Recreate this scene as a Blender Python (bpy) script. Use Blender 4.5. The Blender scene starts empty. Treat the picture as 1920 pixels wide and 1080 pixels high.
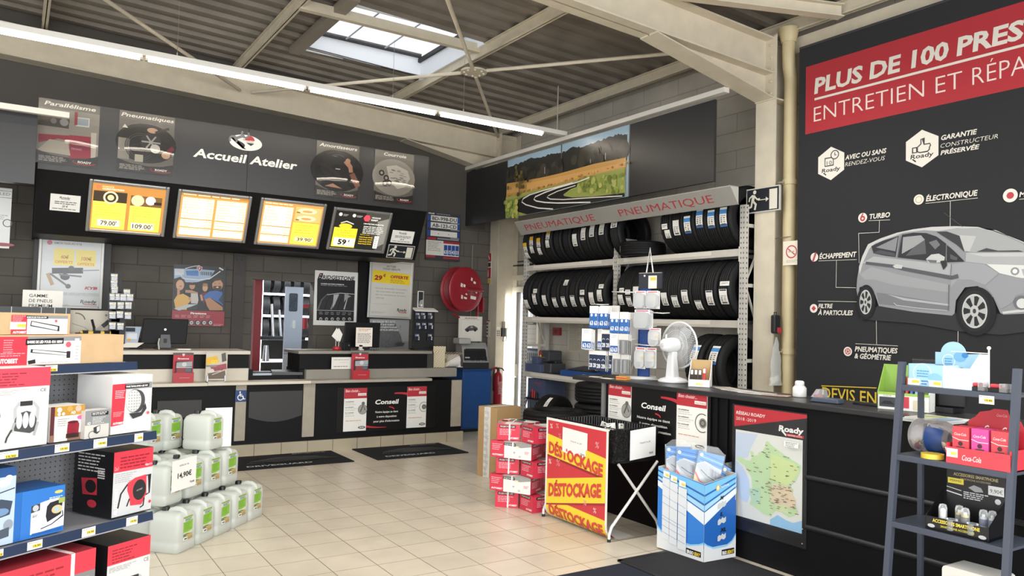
import bpy, bmesh, math, random
from mathutils import Vector, Matrix
random.seed(7)
sc = bpy.context.scene
COL = sc.collection
PI = math.pi
# ------------------------------------------------------------------ camera
EYE = Vector((0, 0, 1.55))
YAW, PIT, ROL, FOC = math.radians(32.962), math.radians(2.461), math.radians(1.5185), 1444.04
fw = Vector((math.sin(YAW)*math.cos(PIT), math.cos(YAW)*math.cos(PIT), math.sin(PIT)))
r0 = Vector((math.cos(YAW), -math.sin(YAW), 0)); u0 = r0.cross(fw)
CR = r0*math.cos(ROL)+u0*math.sin(ROL); CU = u0*math.cos(ROL)-r0*math.sin(ROL)
cam = bpy.data.cameras.new('camera'); camo = bpy.data.objects.new('camera', cam); COL.objects.link(camo)
cam.sensor_width = 36; cam.lens = FOC/1920*36; cam.clip_end = 100; cam.clip_start = .02
camo.matrix_world = Matrix(((CR.x, CU.x, -fw.x, EYE.x), (CR.y, CU.y, -fw.y, EYE.y), (CR.z, CU.z, -fw.z, EYE.z), (0, 0, 0, 1)))
sc.camera = camo
# ------------------------------------------------------------------ light and exposure
sc.view_settings.view_transform = 'Standard'; sc.view_settings.look = 'None'
sc.view_settings.gamma = 1; sc.view_settings.use_curve_mapping = False
sc.view_settings.exposure = 0.62
wd = bpy.data.worlds.new('sky'); sc.world = wd; wd.use_nodes = True
bg = wd.node_tree.nodes['Background']; bg.inputs[0].default_value = (.92, .96, 1, 1); bg.inputs[1].default_value = 1.05
def area(name, loc, rot, sx, sy, power, col=(1, 1, 1)):
    l = bpy.data.lights.new(name, 'AREA'); l.shape = 'RECTANGLE'; l.size = sx; l.size_y = sy; l.energy = power; l.color = col
    o = bpy.data.objects.new(name, l); o.location = loc; o.rotation_euler = rot; COL.objects.link(o); return o
# daylight of the glazed shop front behind the camera, and the tube rows that hang over the shop behind the camera
area('shopfront_daylight', (0, -3.6, 1.9), (math.radians(90), 0, math.radians(10)), 9, 3.2, 380, (.95, .98, 1))
area('shopfront_daylight', (-5.5, 2.5, 1.9), (math.radians(90), 0, math.radians(-90)), 8, 3.0, 70, (.95, .98, 1))
for ty in (.9, 4.3): area('tube_row_light', (1.7, ty, 3.85), (0, 0, 0), 7, .12, 88, (1, .97, .92))
# ------------------------------------------------------------------ pixel -> point on a known surface
def ray(x, y): return fw*FOC+CR*(x-960)-CU*(y-540)
def at_z(x, y, z=0): d = ray(x, y); return EYE+d*((z-EYE.z)/d.z)
def at_x(x, y, X): d = ray(x, y); return EYE+d*((X-EYE.x)/d.x)
def at_y(x, y, Y): d = ray(x, y); return EYE+d*((Y-EYE.y)/d.y)
# ------------------------------------------------------------------ materials
MATS = {}
def lin(h):
    o = []
    for i in (0, 2, 4):
        c = int(h[i:i+2], 16)/255
        o.append(c/12.92 if c <= .04045 else ((c+.055)/1.055)**2.4)
    return (*o, 1)
def M(h, r=.55, m=0., e=0., n=0., sc_=30., sp=.5):
    k = (h, r, m, e, n, sc_, sp)
    if k in MATS: return MATS[k]
    mt = bpy.data.materials.new('m_'+h); mt.use_nodes = True
    nt = mt.node_tree; b = nt.nodes['Principled BSDF']
    b.inputs['Base Color'].default_value = lin(h); b.inputs['Roughness'].default_value = r; b.inputs['Metallic'].default_value = m
    b.inputs['Specular IOR Level'].default_value = sp
    if e: b.inputs['Emission Color'].default_value = lin(h); b.inputs['Emission Strength'].default_value = e
    if n:
        tc = nt.nodes.new('ShaderNodeTexCoord'); nz = nt.nodes.new('ShaderNodeTexNoise'); nz.inputs['Scale'].default_value = sc_; nz.inputs['Detail'].default_value = 5
        rp = nt.nodes.new('ShaderNodeValToRGB'); c = lin(h)
        rp.color_ramp.elements[0].position = .3; rp.color_ramp.elements[1].position = .7
        rp.color_ramp.elements[0].color = (c[0]*(1-n), c[1]*(1-n), c[2]*(1-n), 1); rp.color_ramp.elements[1].color = (min(1, c[0]*(1+n)), min(1, c[1]*(1+n)), min(1, c[2]*(1+n)), 1)
        nt.links.new(tc.outputs['Object'], nz.inputs['Vector']); nt.links.new(nz.outputs['Fac'], rp.inputs[0]); nt.links.new(rp.outputs[0], b.inputs['Base Color'])
    MATS[k] = mt; return mt
def glass(name, col='ffffff', r=.02, alpha=.12, ior=1.45):
    """thin clear plastic or glass sheet: mostly see-through with a glossy coat"""
    k = ('g', name)
    if k in MATS: return MATS[k]
    mt = bpy.data.materials.new(name); mt.use_nodes = True; nt = mt.node_tree
    out = nt.nodes['Material Output']; b = nt.nodes['Principled BSDF']
    b.inputs['Base Color'].default_value = lin(col); b.inputs['Roughness'].default_value = r
    tr = nt.nodes.new('ShaderNodeBsdfTransparent'); mx = nt.nodes.new('ShaderNodeMixShader'); fr = nt.nodes.new('ShaderNodeFresnel'); ad = nt.nodes.new('ShaderNodeMath')
    ad.operation = 'ADD'; ad.inputs[1].default_value = alpha; ad.use_clamp = True; fr.inputs[0].default_value = ior
    nt.links.new(fr.outputs[0], ad.inputs[0]); nt.links.new(ad.outputs[0], mx.inputs[0]); nt.links.new(tr.outputs[0], mx.inputs[1]); nt.links.new(b.outputs[0], mx.inputs[2]); nt.links.new(mx.outputs[0], out.inputs[0])
    MATS[k] = mt; return mt
def milky(name, col, tl=.5):
    k = ('mk', name)
    if k in MATS: return MATS[k]
    mt = bpy.data.materials.new(name); mt.use_nodes = True; nt = mt.node_tree
    out = nt.nodes['Material Output']; b = nt.nodes['Principled BSDF']; b.inputs['Base Color'].default_value = lin(col); b.inputs['Roughness'].default_value = .35
    t = nt.nodes.new('ShaderNodeBsdfTranslucent'); t.inputs[0].default_value = lin(col); mx = nt.nodes.new('ShaderNodeMixShader'); mx.inputs[0].default_value = tl
    nt.links.new(b.outputs[0], mx.inputs[1]); nt.links.new(t.outputs[0], mx.inputs[2]); nt.links.new(mx.outputs[0], out.inputs[0])
    MATS[k] = mt; return mt
def clear_sheet(name, add=.01, r=.03, ior=1.45):
    """stiff clear sheet: see-through, mirror-like at a glance"""
    k = ('c', name)
    if k in MATS: return MATS[k]
    mt = bpy.data.materials.new(name); mt.use_nodes = True; nt = mt.node_tree; out = nt.nodes['Material Output']; nt.nodes.remove(nt.nodes['Principled BSDF'])
    tr = nt.nodes.new('ShaderNodeBsdfTransparent'); gl = nt.nodes.new('ShaderNodeBsdfGlossy'); gl.inputs['Roughness'].default_value = r; mx = nt.nodes.new('ShaderNodeMixShader'); fr = nt.nodes.new('ShaderNodeFresnel'); fr.inputs[0].default_value = ior; ad = nt.nodes.new('ShaderNodeMath'); ad.inputs[1].default_value = add; ad.use_clamp = True
    nt.links.new(fr.outputs[0], ad.inputs[0]); nt.links.new(ad.outputs[0], mx.inputs[0]); nt.links.new(tr.outputs[0], mx.inputs[1]); nt.links.new(gl.outputs[0], mx.inputs[2]); nt.links.new(mx.outputs[0], out.inputs[0])
    MATS[k] = mt; return mt
def opal(name, k_=.15):
    mt = bpy.data.materials.new(name); mt.use_nodes = True; nt = mt.node_tree; out = nt.nodes['Material Output']; b = nt.nodes['Principled BSDF']; b.inputs['Base Color'].default_value = (.9, .92, .95, 1); b.inputs['Roughness'].default_value = .4
    tr = nt.nodes.new('ShaderNodeBsdfTransparent'); mx = nt.nodes.new('ShaderNodeMixShader'); mx.inputs[0].default_value = k_
    nt.links.new(tr.outputs[0], mx.inputs[1]); nt.links.new(b.outputs[0], mx.inputs[2]); nt.links.new(mx.outputs[0], out.inputs[0]); return mt
# ------------------------------------------------------------------ mesh building
class MB:
    def __init__(s): s.v = []; s.f = []; s.fm = []; s.ml = []; s.sm = []
    def mi(s, m):
        if m not in s.ml: s.ml.append(m)
        return s.ml.index(m)
    def add(s, vs, fs, m, smooth=False, T=None):
        b = len(s.v); k = s.mi(m)
        for p in vs:
            p = Vector(p); s.v.append(T @ p if T is not None else p)
        for f in fs: s.f.append([b+i for i in f]); s.fm.append(k); s.sm.append(smooth)
        return s
    def box(s, a, b, m, T=None):
        x0, x1 = sorted((a[0], b[0])); y0, y1 = sorted((a[1], b[1])); z0, z1 = sorted((a[2], b[2]))
        vs = [(x0, y0, z0), (x1, y0, z0), (x1, y1, z0), (x0, y1, z0), (x0, y0, z1), (x1, y0, z1), (x1, y1, z1), (x0, y1, z1)]
        return s.add(vs, [(0, 3, 2, 1), (4, 5, 6, 7), (0, 1, 5, 4), (1, 2, 6, 5), (2, 3, 7, 6), (3, 0, 4, 7)], m, False, T)
    def hexa(s, vs, m): return s.add(vs, [(0, 3, 2, 1), (4, 5, 6, 7), (0, 1, 5, 4), (1, 2, 6, 5), (2, 3, 7, 6), (3, 0, 4, 7)], m)
    def cyl(s, p, q, r, m, n=16, r2=None, caps=True, smooth=True):
        p, q = Vector(p), Vector(q); r2 = r if r2 is None else r2
        z = (q-p).normalized(); x = z.orthogonal().normalized(); y = z.cross(x)
        vs = []
        for i in range(n):
            a = 2*PI*i/n; d = x*math.cos(a)+y*math.sin(a); vs += [p+d*r, q+d*r2]
        fs = [(2*i, 2*((i+1) % n), 2*((i+1) % n)+1, 2*i+1) for i in range(n)]
        s.add(vs, fs, m, smooth)
        if caps: s.add([vs[2*i] for i in range(n)], [tuple(range(n))[::-1]], m); s.add([vs[2*i+1] for i in range(n)], [tuple(range(n))], m)
        return s
    def tube(s, pts, r, m, n=8, closed=False):
        pts = [Vector(p) for p in pts]; N = len(pts); vs = []; px = None
        for i, p in enumerate(pts):
            if closed: t = pts[(i+1) % N]-pts[i-1]
            else: t = pts[min(i+1, N-1)]-pts[max(i-1, 0)]
            t.normalize()
            if px is None: px = t.orthogonal().normalized()
            px = (px-t*px.dot(t)).normalized(); py = t.cross(px)
            for j in range(n):
                a = 2*PI*j/n; vs.append(p+(px*math.cos(a)+py*math.sin(a))*r)
        fs = []
        for i in range(N if closed else N-1):
            for j in range(n):
                a = i*n+j; b = i*n+(j+1) % n; c = ((i+1) % N)*n+(j+1) % n; d = ((i+1) % N)*n+j; fs.append((a, b, c, d))
        s.add(vs, fs, m, True)
        if not closed: s.add(vs[:n], [tuple(range(n))[::-1]], m); s.add(vs[-n:], [tuple(range(n))], m)
        return s
    def lathe(s, prof, m, n=32, T=None, smooth=True, closed=False, mfn=None):
        """prof: [(radius, height)] round the local z axis"""
        vs = []; k = len(prof)
        for i in range(n):
            a = 2*PI*i/n
            for r, z in prof: vs.append((r*math.cos(a), r*math.sin(a), z))
        rng = range(k if closed else k-1)
        if mfn is None: s.add(vs, [(i*k+j, ((i+1) % n)*k+j, ((i+1) % n)*k+(j+1) % k, i*k+(j+1) % k) for i in range(n) for j in rng], m, smooth, T)
        else:
            for j in rng: s.add([vs[i*k+jj] for i in range(n) for jj in (j, (j+1) % k)], [(2*i, 2*((i+1) % n), 2*((i+1) % n)+1, 2*i+1) for i in range(n)], mfn(j), smooth, T)
        return s
    def prism(s, poly, h0, h1, m, ax='z', T=None):
        """poly in the plane normal to ax: z -> (x,y), y -> (x,z), x -> (y,z)"""
        g = {'z': lambda a, b, c: (a, b, c), 'y': lambda a, b, c: (a, c, b), 'x': lambda a, b, c: (c, a, b)}[ax]
        n = len(poly); vs = [g(a, b, h0) for a, b in poly]+[g(a, b, h1) for a, b in poly]
        fs = [tuple(range(n))[::-1], tuple(range(n, 2*n))]+[(i, (i+1) % n, n+(i+1) % n, n+i) for i in range(n)]
        if ax == 'y': fs = [f[::-1] for f in fs]
        return s.add(vs, fs, m, False, T)
    def rbox(s, a, b, r, m, axis='z', seg=4, T=None):
        """box with its four edges along axis rounded"""
        i, j, k = {'z': (0, 1, 2), 'y': (0, 2, 1), 'x': (1, 2, 0)}[axis]
        lo = [min(a[q], b[q]) for q in range(3)]; hi = [max(a[q], b[q]) for q in range(3)]; poly = []
        for cx, cy, st in ((hi[i]-r, hi[j]-r, 0), (lo[i]+r, hi[j]-r, 1), (lo[i]+r, lo[j]+r, 2), (hi[i]-r, lo[j]+r, 3)):
            for q in range(seg+1): t = (st+q/seg)*PI/2; poly.append((cx+r*math.cos(t), cy+r*math.sin(t)))
        return s.prism(poly, lo[k], hi[k], m, axis, T)
    def ball(s, c, r, m, n=14, k=10, sx=1, sy=1, sz=1):
        prof = [(math.sin(PI*i/k)*r, -math.cos(PI*i/k)*r) for i in range(k+1)]
        return s.lathe(prof, m, n, Matrix.Translation(c) @ Matrix.Diagonal((sx, sy, sz, 1)))
    def mesh(s, name):
        me = bpy.data.meshes.new(name); me.from_pydata([tuple(p) for p in s.v], [], s.f)
        for m in s.ml: me.materials.append(m)
        me.polygons.foreach_set('material_index', s.fm); me.polygons.foreach_set('use_smooth', s.sm); me.update(); return me
    def build(s, name, parent=None, loc=None, rot=None, bevel=0, seg=2):
        o = bpy.data.objects.new(name, s.mesh(name)); COL.objects.link(o)
        if parent: o.parent = parent
        if loc is not None: o.location = loc
        if rot is not None: o.rotation_euler = (0, 0, rot) if not hasattr(rot, '__len__') else rot
        if bevel: b = o.modifiers.new('b', 'BEVEL'); b.width = bevel; b.segments = seg; b.limit_method = 'ANGLE'; b.angle_limit = .7
        return o
def tag(o, label=None, cat=None, group=None, kind=None):
    if label: o['label'] = label
    if cat: o['category'] = cat
    if group: o['group'] = group
    if kind: o['kind'] = kind
    return o
def thing(name, label, cat, loc=(0, 0, 0), rot=0, group=None):
    o = bpy.data.objects.new(name, None); COL.objects.link(o); o.location = loc; o.empty_display_size = .05
    o.rotation_euler = (0, 0, rot) if not hasattr(rot, '__len__') else rot
    return tag(o, label, cat, group)
def struct(mb, name, **k): return tag(mb.build(name, **k), kind='structure')
def dup(o, loc=None, rot=None, label=None, group=None, parent=None):
    c = o.copy(); COL.objects.link(c)
    if parent: c.parent = parent
    if loc is not None: c.location = loc
    if rot is not None: c.rotation_euler = (0, 0, rot) if not hasattr(rot, '__len__') else rot
    if label: c['label'] = label
    if group: c['group'] = group
    for ch in list(o.children): dup(ch, parent=c)
    return c
# ------------------------------------------------------------------ printed matter: thin layers of ink on a face
GLY = {}
def glyphs(txt, bold, shear):
    k = (txt, bold, shear)
    if k not in GLY:
        c = bpy.data.curves.new('t', 'FONT'); c.body = txt; c.size = 1; c.offset = bold; c.shear = shear; c.resolution_u = 2; c.fill_mode = 'FRONT'
        o = bpy.data.objects.new('t', c); me = bpy.data.meshes.new_from_object(o)
        vs = [tuple(v.co) for v in me.vertices]; fs = [tuple(p.vertices) for p in me.polygons]
        bpy.data.objects.remove(o); bpy.data.curves.remove(c); bpy.data.meshes.remove(me)
        xs = [v[0] for v in vs] or [0, 1]
        GLY[k] = (vs, fs, min(xs), max(xs))
    return GLY[k]
CAP = .729
class Art:
    """x from 0 (left) to 1 (right), y from 0 (top) to 1 (bottom) of a face whose top left corner is O, U to the right, V up"""
    def __init__(s, mb, O, W, H, U=(1, 0, 0), V=(0, 0, 1), fn=None, r=.5, e=0, n=None, step=.00025):
        s.mb = mb; s.O = Vector(O); s.U = Vector(U); s.V = Vector(V); s.N = s.U.cross(s.V); s.W = W; s.H = H; s.k = 0; s.fn = fn; s.r = r; s.e = e; s.step = step
    def P(s, x, y):
        d = .0005+s.step*s.k
        if s.fn: return s.fn(x, y, d)
        return s.O+s.U*(x*s.W)-s.V*(y*s.H)+s.N*d
    def m(s, c, e=None):
        if not isinstance(c, str): return c
        return M(c, s.r, 0, s.e if e is None else e)
    def poly(s, pts, c, e=None):
        s.k += 1; s.mb.add([s.P(*p) for p in pts], [tuple(range(len(pts)))], s.m(c, e)); 
        return s
    def rect(s, x0, y0, x1, y1, c, e=None, ny=1):
        s.k += 1
        for i in range(ny):
            a = y0+(y1-y0)*i/ny; b = y0+(y1-y0)*(i+1)/ny
            s.mb.add([s.P(x0, b), s.P(x1, b), s.P(x1, a), s.P(x0, a)], [(0, 1, 2, 3)], s.m(c, e))
        return s
    def ell(s, cx, cy, rx, c, ry=None, n=24, a0=0, a1=2*PI, e=None):
        ry = rx*s.W/s.H if ry is None else ry
        full = abs(a1-a0) > 6.28
        pts = [(cx+rx*math.cos(a0+(a1-a0)*i/n), cy-ry*math.sin(a0+(a1-a0)*i/n)) for i in range(n if full else n+1)]
        return s.poly(pts, c, e)
    def line(s, pts, w, c, closed=False, w2=None):
        """w: width as a fraction of W; tapers to w2"""
        s.k += 1; q = [Vector((x*s.W, y*s.H)) for x, y in pts]; n = len(q); L = []; R = []
        for i, p in enumerate(q):
            a = q[i-1] if (i or closed) else p; b = q[(i+1) % n] if (i < n-1 or closed) else p
            t = (b-a); t = t.normalized() if t.length > 1e-9 else Vector((1, 0)); nn = Vector((-t.y, t.x)); ww = w if w2 is None else w+(w2-w)*i/(n-1)
            if 0 < i < n-1 or closed:
                e1 = (p-a).normalized(); cs = max(.35, abs(nn.dot(Vector((-e1.y, e1.x))))); ww = ww/cs
            h = ww*s.W/2; L.append(p+nn*h); R.append(p-nn*h)
        m = s.m(c)
        for i in range(n if closed else n-1):
            j = (i+1) % n
            s.mb.add([s.P(v.x/s.W, v.y/s.H) for v in (L[i], L[j], R[j], R[i])], [(0, 1, 2, 3)], m)
        return s
    def arc(s, cx, cy, rx, w, c, a0=0, a1=360, ry=None, n=20, w2=None):
        ry = rx*s.W/s.H if ry is None else ry
        return s.line([(cx+rx*math.cos(math.radians(a0+(a1-a0)*i/n)), cy-ry*math.sin(math.radians(a0+(a1-a0)*i/n))) for i in range(n+1)], w, c, w2=w2)
    def text(s, t, x, y, h, c, x1=None, al='l', bold=0., it=0., rot=0, e=None):
        """baseline y, cap height h (fraction of H); x1 fits the width from x to x1"""
        vs, fs, a, b = glyphs(t, bold, it); s.k += 1; ch = h*s.H/CAP
        if x1 is not None: kx = (x1-x)*s.W/(b-a); ox = x*s.W-a*kx
        else:
            kx = ch; w = (b-a)*kx; ox = x*s.W-a*kx-(0 if al == 'l' else w/2 if al == 'c' else w)
        cr, sr = math.cos(rot), math.sin(rot); cx0, cy0 = x*s.W, 0
        out = []
        for v in vs:
            X = ox+v[0]*kx; Yv = v[1]*ch
            if rot: dx, dy = X-cx0, Yv-cy0; X, Yv = cx0+dx*cr-dy*sr, dx*sr+dy*cr
            out.append(s.P(X/s.W, y-Yv/s.H))
        s.mb.add(out, fs, s.m(c, e)); return s
    def bars(s, x0, y0, x1, n, dy, h, c, jit=.35, seed=1):
        """lines of print too small to read in the photograph"""
        rn = random.Random(seed); s.k += 1; m = s.m(c)
        for i in range(n):
            xe = x1-(x1-x0)*jit*rn.random(); x = x0; y = y0+i*dy
            while x < xe:
                w = min((x1-x0)*(.08+.16*rn.random()), xe-x)
                s.mb.add([s.P(x, y+h), s.P(x+w, y+h), s.P(x+w, y), s.P(x, y)], [(0, 1, 2, 3)], m); x += w+(x1-x0)*.03
        return s
def roady(A, x, y, w, h, c='202124', red='c8303a', sub=True):
    """the workshop chain's word mark, as lettered on the signs"""
    A.text('Roady', x, y, h, c, x1=x+w, bold=.02, it=.12)
    A.line([(x+w*.13, y), (x+w*.26, y+h*.42)], h*.16*A.H/A.W, c)
    if sub: A.rect(x+w*.25, y+h*.3, x+w, y+h*.52, red)
def price_tag(A, x0, y0, x1, y1):
    A.rect(x0, y0, x1, y1, 'f1efe8'); w, h = x1-x0, y1-y0
    A.rect(x0+w*.35, y0+h*.38, x1-w*.06, y0+h*.72, 'f4d13e'); A.text('19,90', x0+w*.4, y0+h*.68, h*.24, '3a3426', x1=x1-w*.12, bold=.02)
    A.bars(x0+w*.06, y0+h*.12, x0+w*.8, 1, .1, h*.07, '9a968c')
def sheet(A, c='f3f1ea'): A.rect(0, 0, 1, 1, c)
def zoom(A, ox, oy, s, loc, rot):
    """lets a picture be drawn from measured points of the same plane"""
    T = Matrix.Translation(loc) @ (Matrix.Rotation(rot, 4, 'Z') if not hasattr(rot, '__len__') else Matrix.LocRotScale(None, __import__('mathutils').Euler(rot), None))
    o = T @ A.O; n = T.to_3x3() @ A.N; uu = T.to_3x3() @ A.U; vv = T.to_3x3() @ A.V
    def q(x, y):
        d = ray(ox+x/s, oy+y/s); p = EYE+d*((o-EYE).dot(n)/d.dot(n))-o
        return (min(1, max(0, p.dot(uu)/A.W)), min(1, max(0, -p.dot(vv)/A.H)))
    A.q = q; A.Q = lambda *l: [q(*p) for p in l]
    return A
def slot(kind, d, tl, br):
    if kind == 'y': a, b = at_y(*tl, d), at_y(*br, d); return Vector((a.x, d, b.z)), 0., b.x-a.x, a.z-b.z
    a, b = at_x(*tl, d), at_x(*br, d); return Vector((d, a.y, b.z)), -PI/2, a.y-b.y, a.z-b.z
def board(sl, t, edge, r=.5, e=0):
    loc, rot, W, Hh = sl; mb = MB(); mb.box((0, 0, 0), (W, t, Hh), M(edge, r))
    A = Art(mb, (0, 0, Hh), W, Hh, r=r, e=e)
    return mb, A
def place(mb, name, label, cat, sl, group=None, **k): return tag(mb.build(name, loc=sl[0], rot=sl[1], **k), label, cat, group)
# ================================================================== SETTING
WX, WY = 6.58, 10.25
CREAM = M('cfc5b0', .6, n=.07, sc_=6); DARKW = '4c4844'
def brick_mat(name, c1, mortar, bw, bh, ms, axes, rough=.8, bump=.25, off=.5, n=.12, loc=(0, 0, 0), sp=.3):
    mt = bpy.data.materials.new(name); mt.use_nodes = True; nt = mt.node_tree; b = nt.nodes['Principled BSDF']
    N = nt.nodes.new; L = nt.links.new
    tc = N('ShaderNodeTexCoord'); sx = N('ShaderNodeSeparateXYZ'); cb = N('ShaderNodeCombineXYZ'); mp = N('ShaderNodeMapping'); br = N('ShaderNodeTexBrick'); nz = N('ShaderNodeTexNoise'); mx = N('ShaderNodeMix'); bp = N('ShaderNodeBump')
    L(tc.outputs['Object'], sx.inputs[0]); L(sx.outputs[axes[0]], cb.inputs[0]); L(sx.outputs[axes[1]], cb.inputs[1]); L(cb.outputs[0], mp.inputs[0]); mp.inputs['Location'].default_value = loc
    L(mp.outputs[0], br.inputs[0]); br.inputs['Scale'].default_value = 1; br.inputs['Brick Width'].default_value = bw; br.inputs['Row Height'].default_value = bh; br.inputs['Mortar Size'].default_value = ms; br.offset = off; br.inputs['Mortar Smooth'].default_value = .15
    c = lin(c1); br.inputs['Color1'].default_value = (c[0]*(1-n), c[1]*(1-n), c[2]*(1-n), 1); br.inputs['Color2'].default_value = (c[0]*(1+n), c[1]*(1+n), c[2]*(1+n), 1); br.inputs['Mortar'].default_value = lin(mortar)
    nz.inputs['Scale'].default_value = 3; nz.inputs['Detail'].default_value = 8; L(tc.outputs['Object'], nz.inputs[0])
    mx.data_type = 'RGBA'; mx.blend_type = 'MULTIPLY'; mx.inputs[0].default_value = .35
    L(br.outputs[0], mx.inputs[6]); L(nz.outputs['Fac'], mx.inputs[7]); L(mx.outputs[2], b.inputs['Base Color'])
    b.inputs['Roughness'].default_value = rough; b.inputs['Specular IOR Level'].default_value = sp
    bp.inputs['Strength'].default_value = bump; bp.inputs['Distance'].default_value = .004; bp.invert = True; L(br.outputs['Fac'], bp.inputs['Height']); L(bp.outputs[0], b.inputs['Normal'])
    return mt
TILE = brick_mat('floor_tiles', 'e2d7c2', '5e5346', .288, .2965, .0022, (0, 1), .3, .3, 0, .035, (-2.862, -4.252, 0), .5)
mb = MB(); mb.box((-7, -5, -.12), (WX, WY, 0), TILE); struct(mb, 'floor')
BLK = brick_mat('painted_dark_blocks', '69635c', '524e49', .5, .205, .006, (0, 2), .75, .5, .5, .05, (0, -.06, 0))
BLW = brick_mat('painted_white_blocks', 'c6bfb2', 'a8a196', .6, .205, .005, (1, 2), .8, .5, .5, .04)
d0 = at_y(470, 600, WY).x; d1 = at_y(588, 600, WY).x; dz = at_y(530, 526, WY).z
mb = MB(); mb.box((-7, WY, 0), (d0, WY+.2, 4.9), BLK); mb.box((d1, WY, 0), (WX, WY+.2, 4.9), BLK); mb.box((d0, WY, dz), (d1, WY+.2, 4.9), BLK)
struct(mb, 'wall_back')
dy1, dy0 = at_x(952, 600, WX).y, at_x(952, 600, WX).y-.95; dh = at_x(968, 548, WX).z
mb = MB(); mb.box((-7, WY-.022, 2.95), (6.1, WY-.001, 4.9), M('48443f', .6, n=.06, sc_=1.5)); struct(mb, 'wall_back_cladding')
mb = MB(); mb.box((WX, -5, 0), (WX+.2, dy0, 4.75), BLW); mb.box((WX, dy1, 0), (WX+.2, WY+.2, 4.75), BLW); mb.box((WX, dy0, dh), (WX+.2, dy1, 4.75), BLW); struct(mb, 'wall_right')
# roof sheet: trapezoid ribs that run along x, with the opening of the skylight
def rz(x): return 4.60+.04*(6.2-x)
SKX = (2.78, 4.32); SKY = (7.42, 9.0)
ROOFM = M('7d766d', .65, n=.2, sc_=2.2)
mb = MB(); y = -5.0; pitch = .2635; prof = []
while y < WY+.3:
    for dy, h in ((0, 0), (.075, 0), (.105, .038), (.234, .038)): prof.append((y+dy, h))
    y += pitch
xs = (-7, SKX[0], SKX[1], WX+.1)
for i in range(len(prof)-1):
    for j in range(3):
        (ya, ha), (yb, hb) = prof[i], prof[i+1]
        if j == 1 and SKY[0] < (ya+yb)/2 < SKY[1]: continue
        v = [(xs[j], ya, rz(xs[j])+ha), (xs[j+1], ya, rz(xs[j+1])+ha), (xs[j+1], yb, rz(xs[j+1])+hb), (xs[j], yb, rz(xs[j])+hb)]
        mb.add(v+[(a, b, c+.02) for a, b, c in v], [(0, 3, 2, 1), (4, 5, 6, 7)], ROOFM)
struct(mb, 'ceiling')
# skylight: white upstand, black gasket, ribbed opal pane
mb = MB(); x0, x1 = SKX; y0, y1 = SKY; UPS = M('e6eaf0', .5)
for a, b, c, d in ((x0-.03, y0-.03, x0, y1+.03), (x1, y0-.03, x1+.03, y1+.03), (x0, y0-.03, x1, y0), (x0, y1, x1, y1+.03)): mb.box((a, b, rz(a)-.02), (c, d, rz(a)+.24), UPS)
win = struct(mb, 'window_1')
mb = MB()
for a, b, c, d in ((x0, y0, x0+.035, y1), (x1-.035, y0, x1, y1), (x0, y0, x1, y0+.035), (x0, y1-.035, x1, y1)): mb.box((a, b, rz(a)+.2), (c, d, rz(a)+.25), M('26282b', .6))
mb.build('window_gasket', win)
mb = MB(); zz = rz(3.5)+.25; mb.box((x0, y0, zz), (x1, y1, zz+.012), opal('opal_pane')); mb.build('window_pane', win)
mb = MB()
for i in (1, 2): xx = x0+(x1-x0)*i/3; mb.box((xx-.008, y0+.03, zz-.012), (xx+.008, y1-.03, zz), M('b9bec4', .5))
mb.build('window_bar', win)
# portal frames
def ibeam_x(mb, x0, x1, zb0, zb1, ht, y, fl, m):
    """I section along x; zb0/zb1 underside heights at both ends"""
    for o, h in ((0, .016), (ht-.016, .016)):
        mb.hexa([(x0, y-fl/2, zb0+o), (x1, y-fl/2, zb1+o), (x1, y+fl/2, zb1+o), (x0, y+fl/2, zb0+o), (x0, y-fl/2, zb0+o+h), (x1, y-fl/2, zb1+o+h), (x1, y+fl/2, zb1+o+h), (x0, y+fl/2, zb0+o+h)], m)
    mb.hexa([(x0, y-.008, zb0), (x1, y-.008, zb1), (x1, y+.008, zb1), (x0, y+.008, zb0), (x0, y-.008, zb0+ht), (x1, y-.008, zb1+ht), (x1, y+.008, zb1+ht), (x0, y+.008, zb0+ht)], m)
CX = 6.2
def portal(y, hx, zt):
    mb = MB()
    f = .24
    mb.box((CX, y-f/2, 0), (CX+.014, y+f/2, zt), CREAM); mb.box((WX-.024, y-f/2, 0), (WX-.01, y+f/2, zt), CREAM); mb.box((CX+.014, y-.006, 0), (WX-.024, y+.006, zt), CREAM)
    mb.box((CX+.014, y-f/2, 3.80), (WX-.024, y+f/2, 3.815), CREAM); mb.box((CX+.014, y-.02, 4.38), (WX-.024, y+f/2, 4.395), CREAM)
    c = struct(mb, 'column')
    mb = MB(); b0 = 4.055; xl = -7
    ibeam_x(mb, xl, CX-.02, b0+.04*(CX-xl), b0, .36, y, .22, CREAM)
    # haunch: sloping flange and web under the beam's end, end plate and bolts
    zh = 3.82; z1 = b0+.04*(CX-hx)
    mb.hexa([(hx, y-.11, z1-.012), (CX-.02, y-.11, zh-.012), (CX-.02, y+.11, zh-.012), (hx, y+.11, z1-.012), (hx, y-.11, z1), (CX-.02, y-.11, zh), (CX-.02, y+.11, zh), (hx, y+.11, z1)], CREAM)
    mb.hexa([(hx, y-.006, z1-.012), (CX-.02, y-.006, zh), (CX-.02, y+.006, zh), (hx, y+.006, z1-.012), (hx, y-.006, z1), (CX-.02, y-.006, b0+.01), (CX-.02, y+.006, b0+.01), (hx, y+.006, z1)], CREAM)
    mb.box((CX-.02, y-.12, 3.8), (CX, y+.12, 4.43), CREAM)
    for q in (3.86, 3.98, 4.1, 4.22, 4.34):
        for sy in (-.075, .075): mb.cyl((CX-.02, y+sy, q), (CX-.034, y+sy, q), .014, CREAM, 6)
    struct(mb, 'roof_beam')
portal(5.01, 4.62, 4.45); portal(10.10, 4.62, 4.45)
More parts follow.
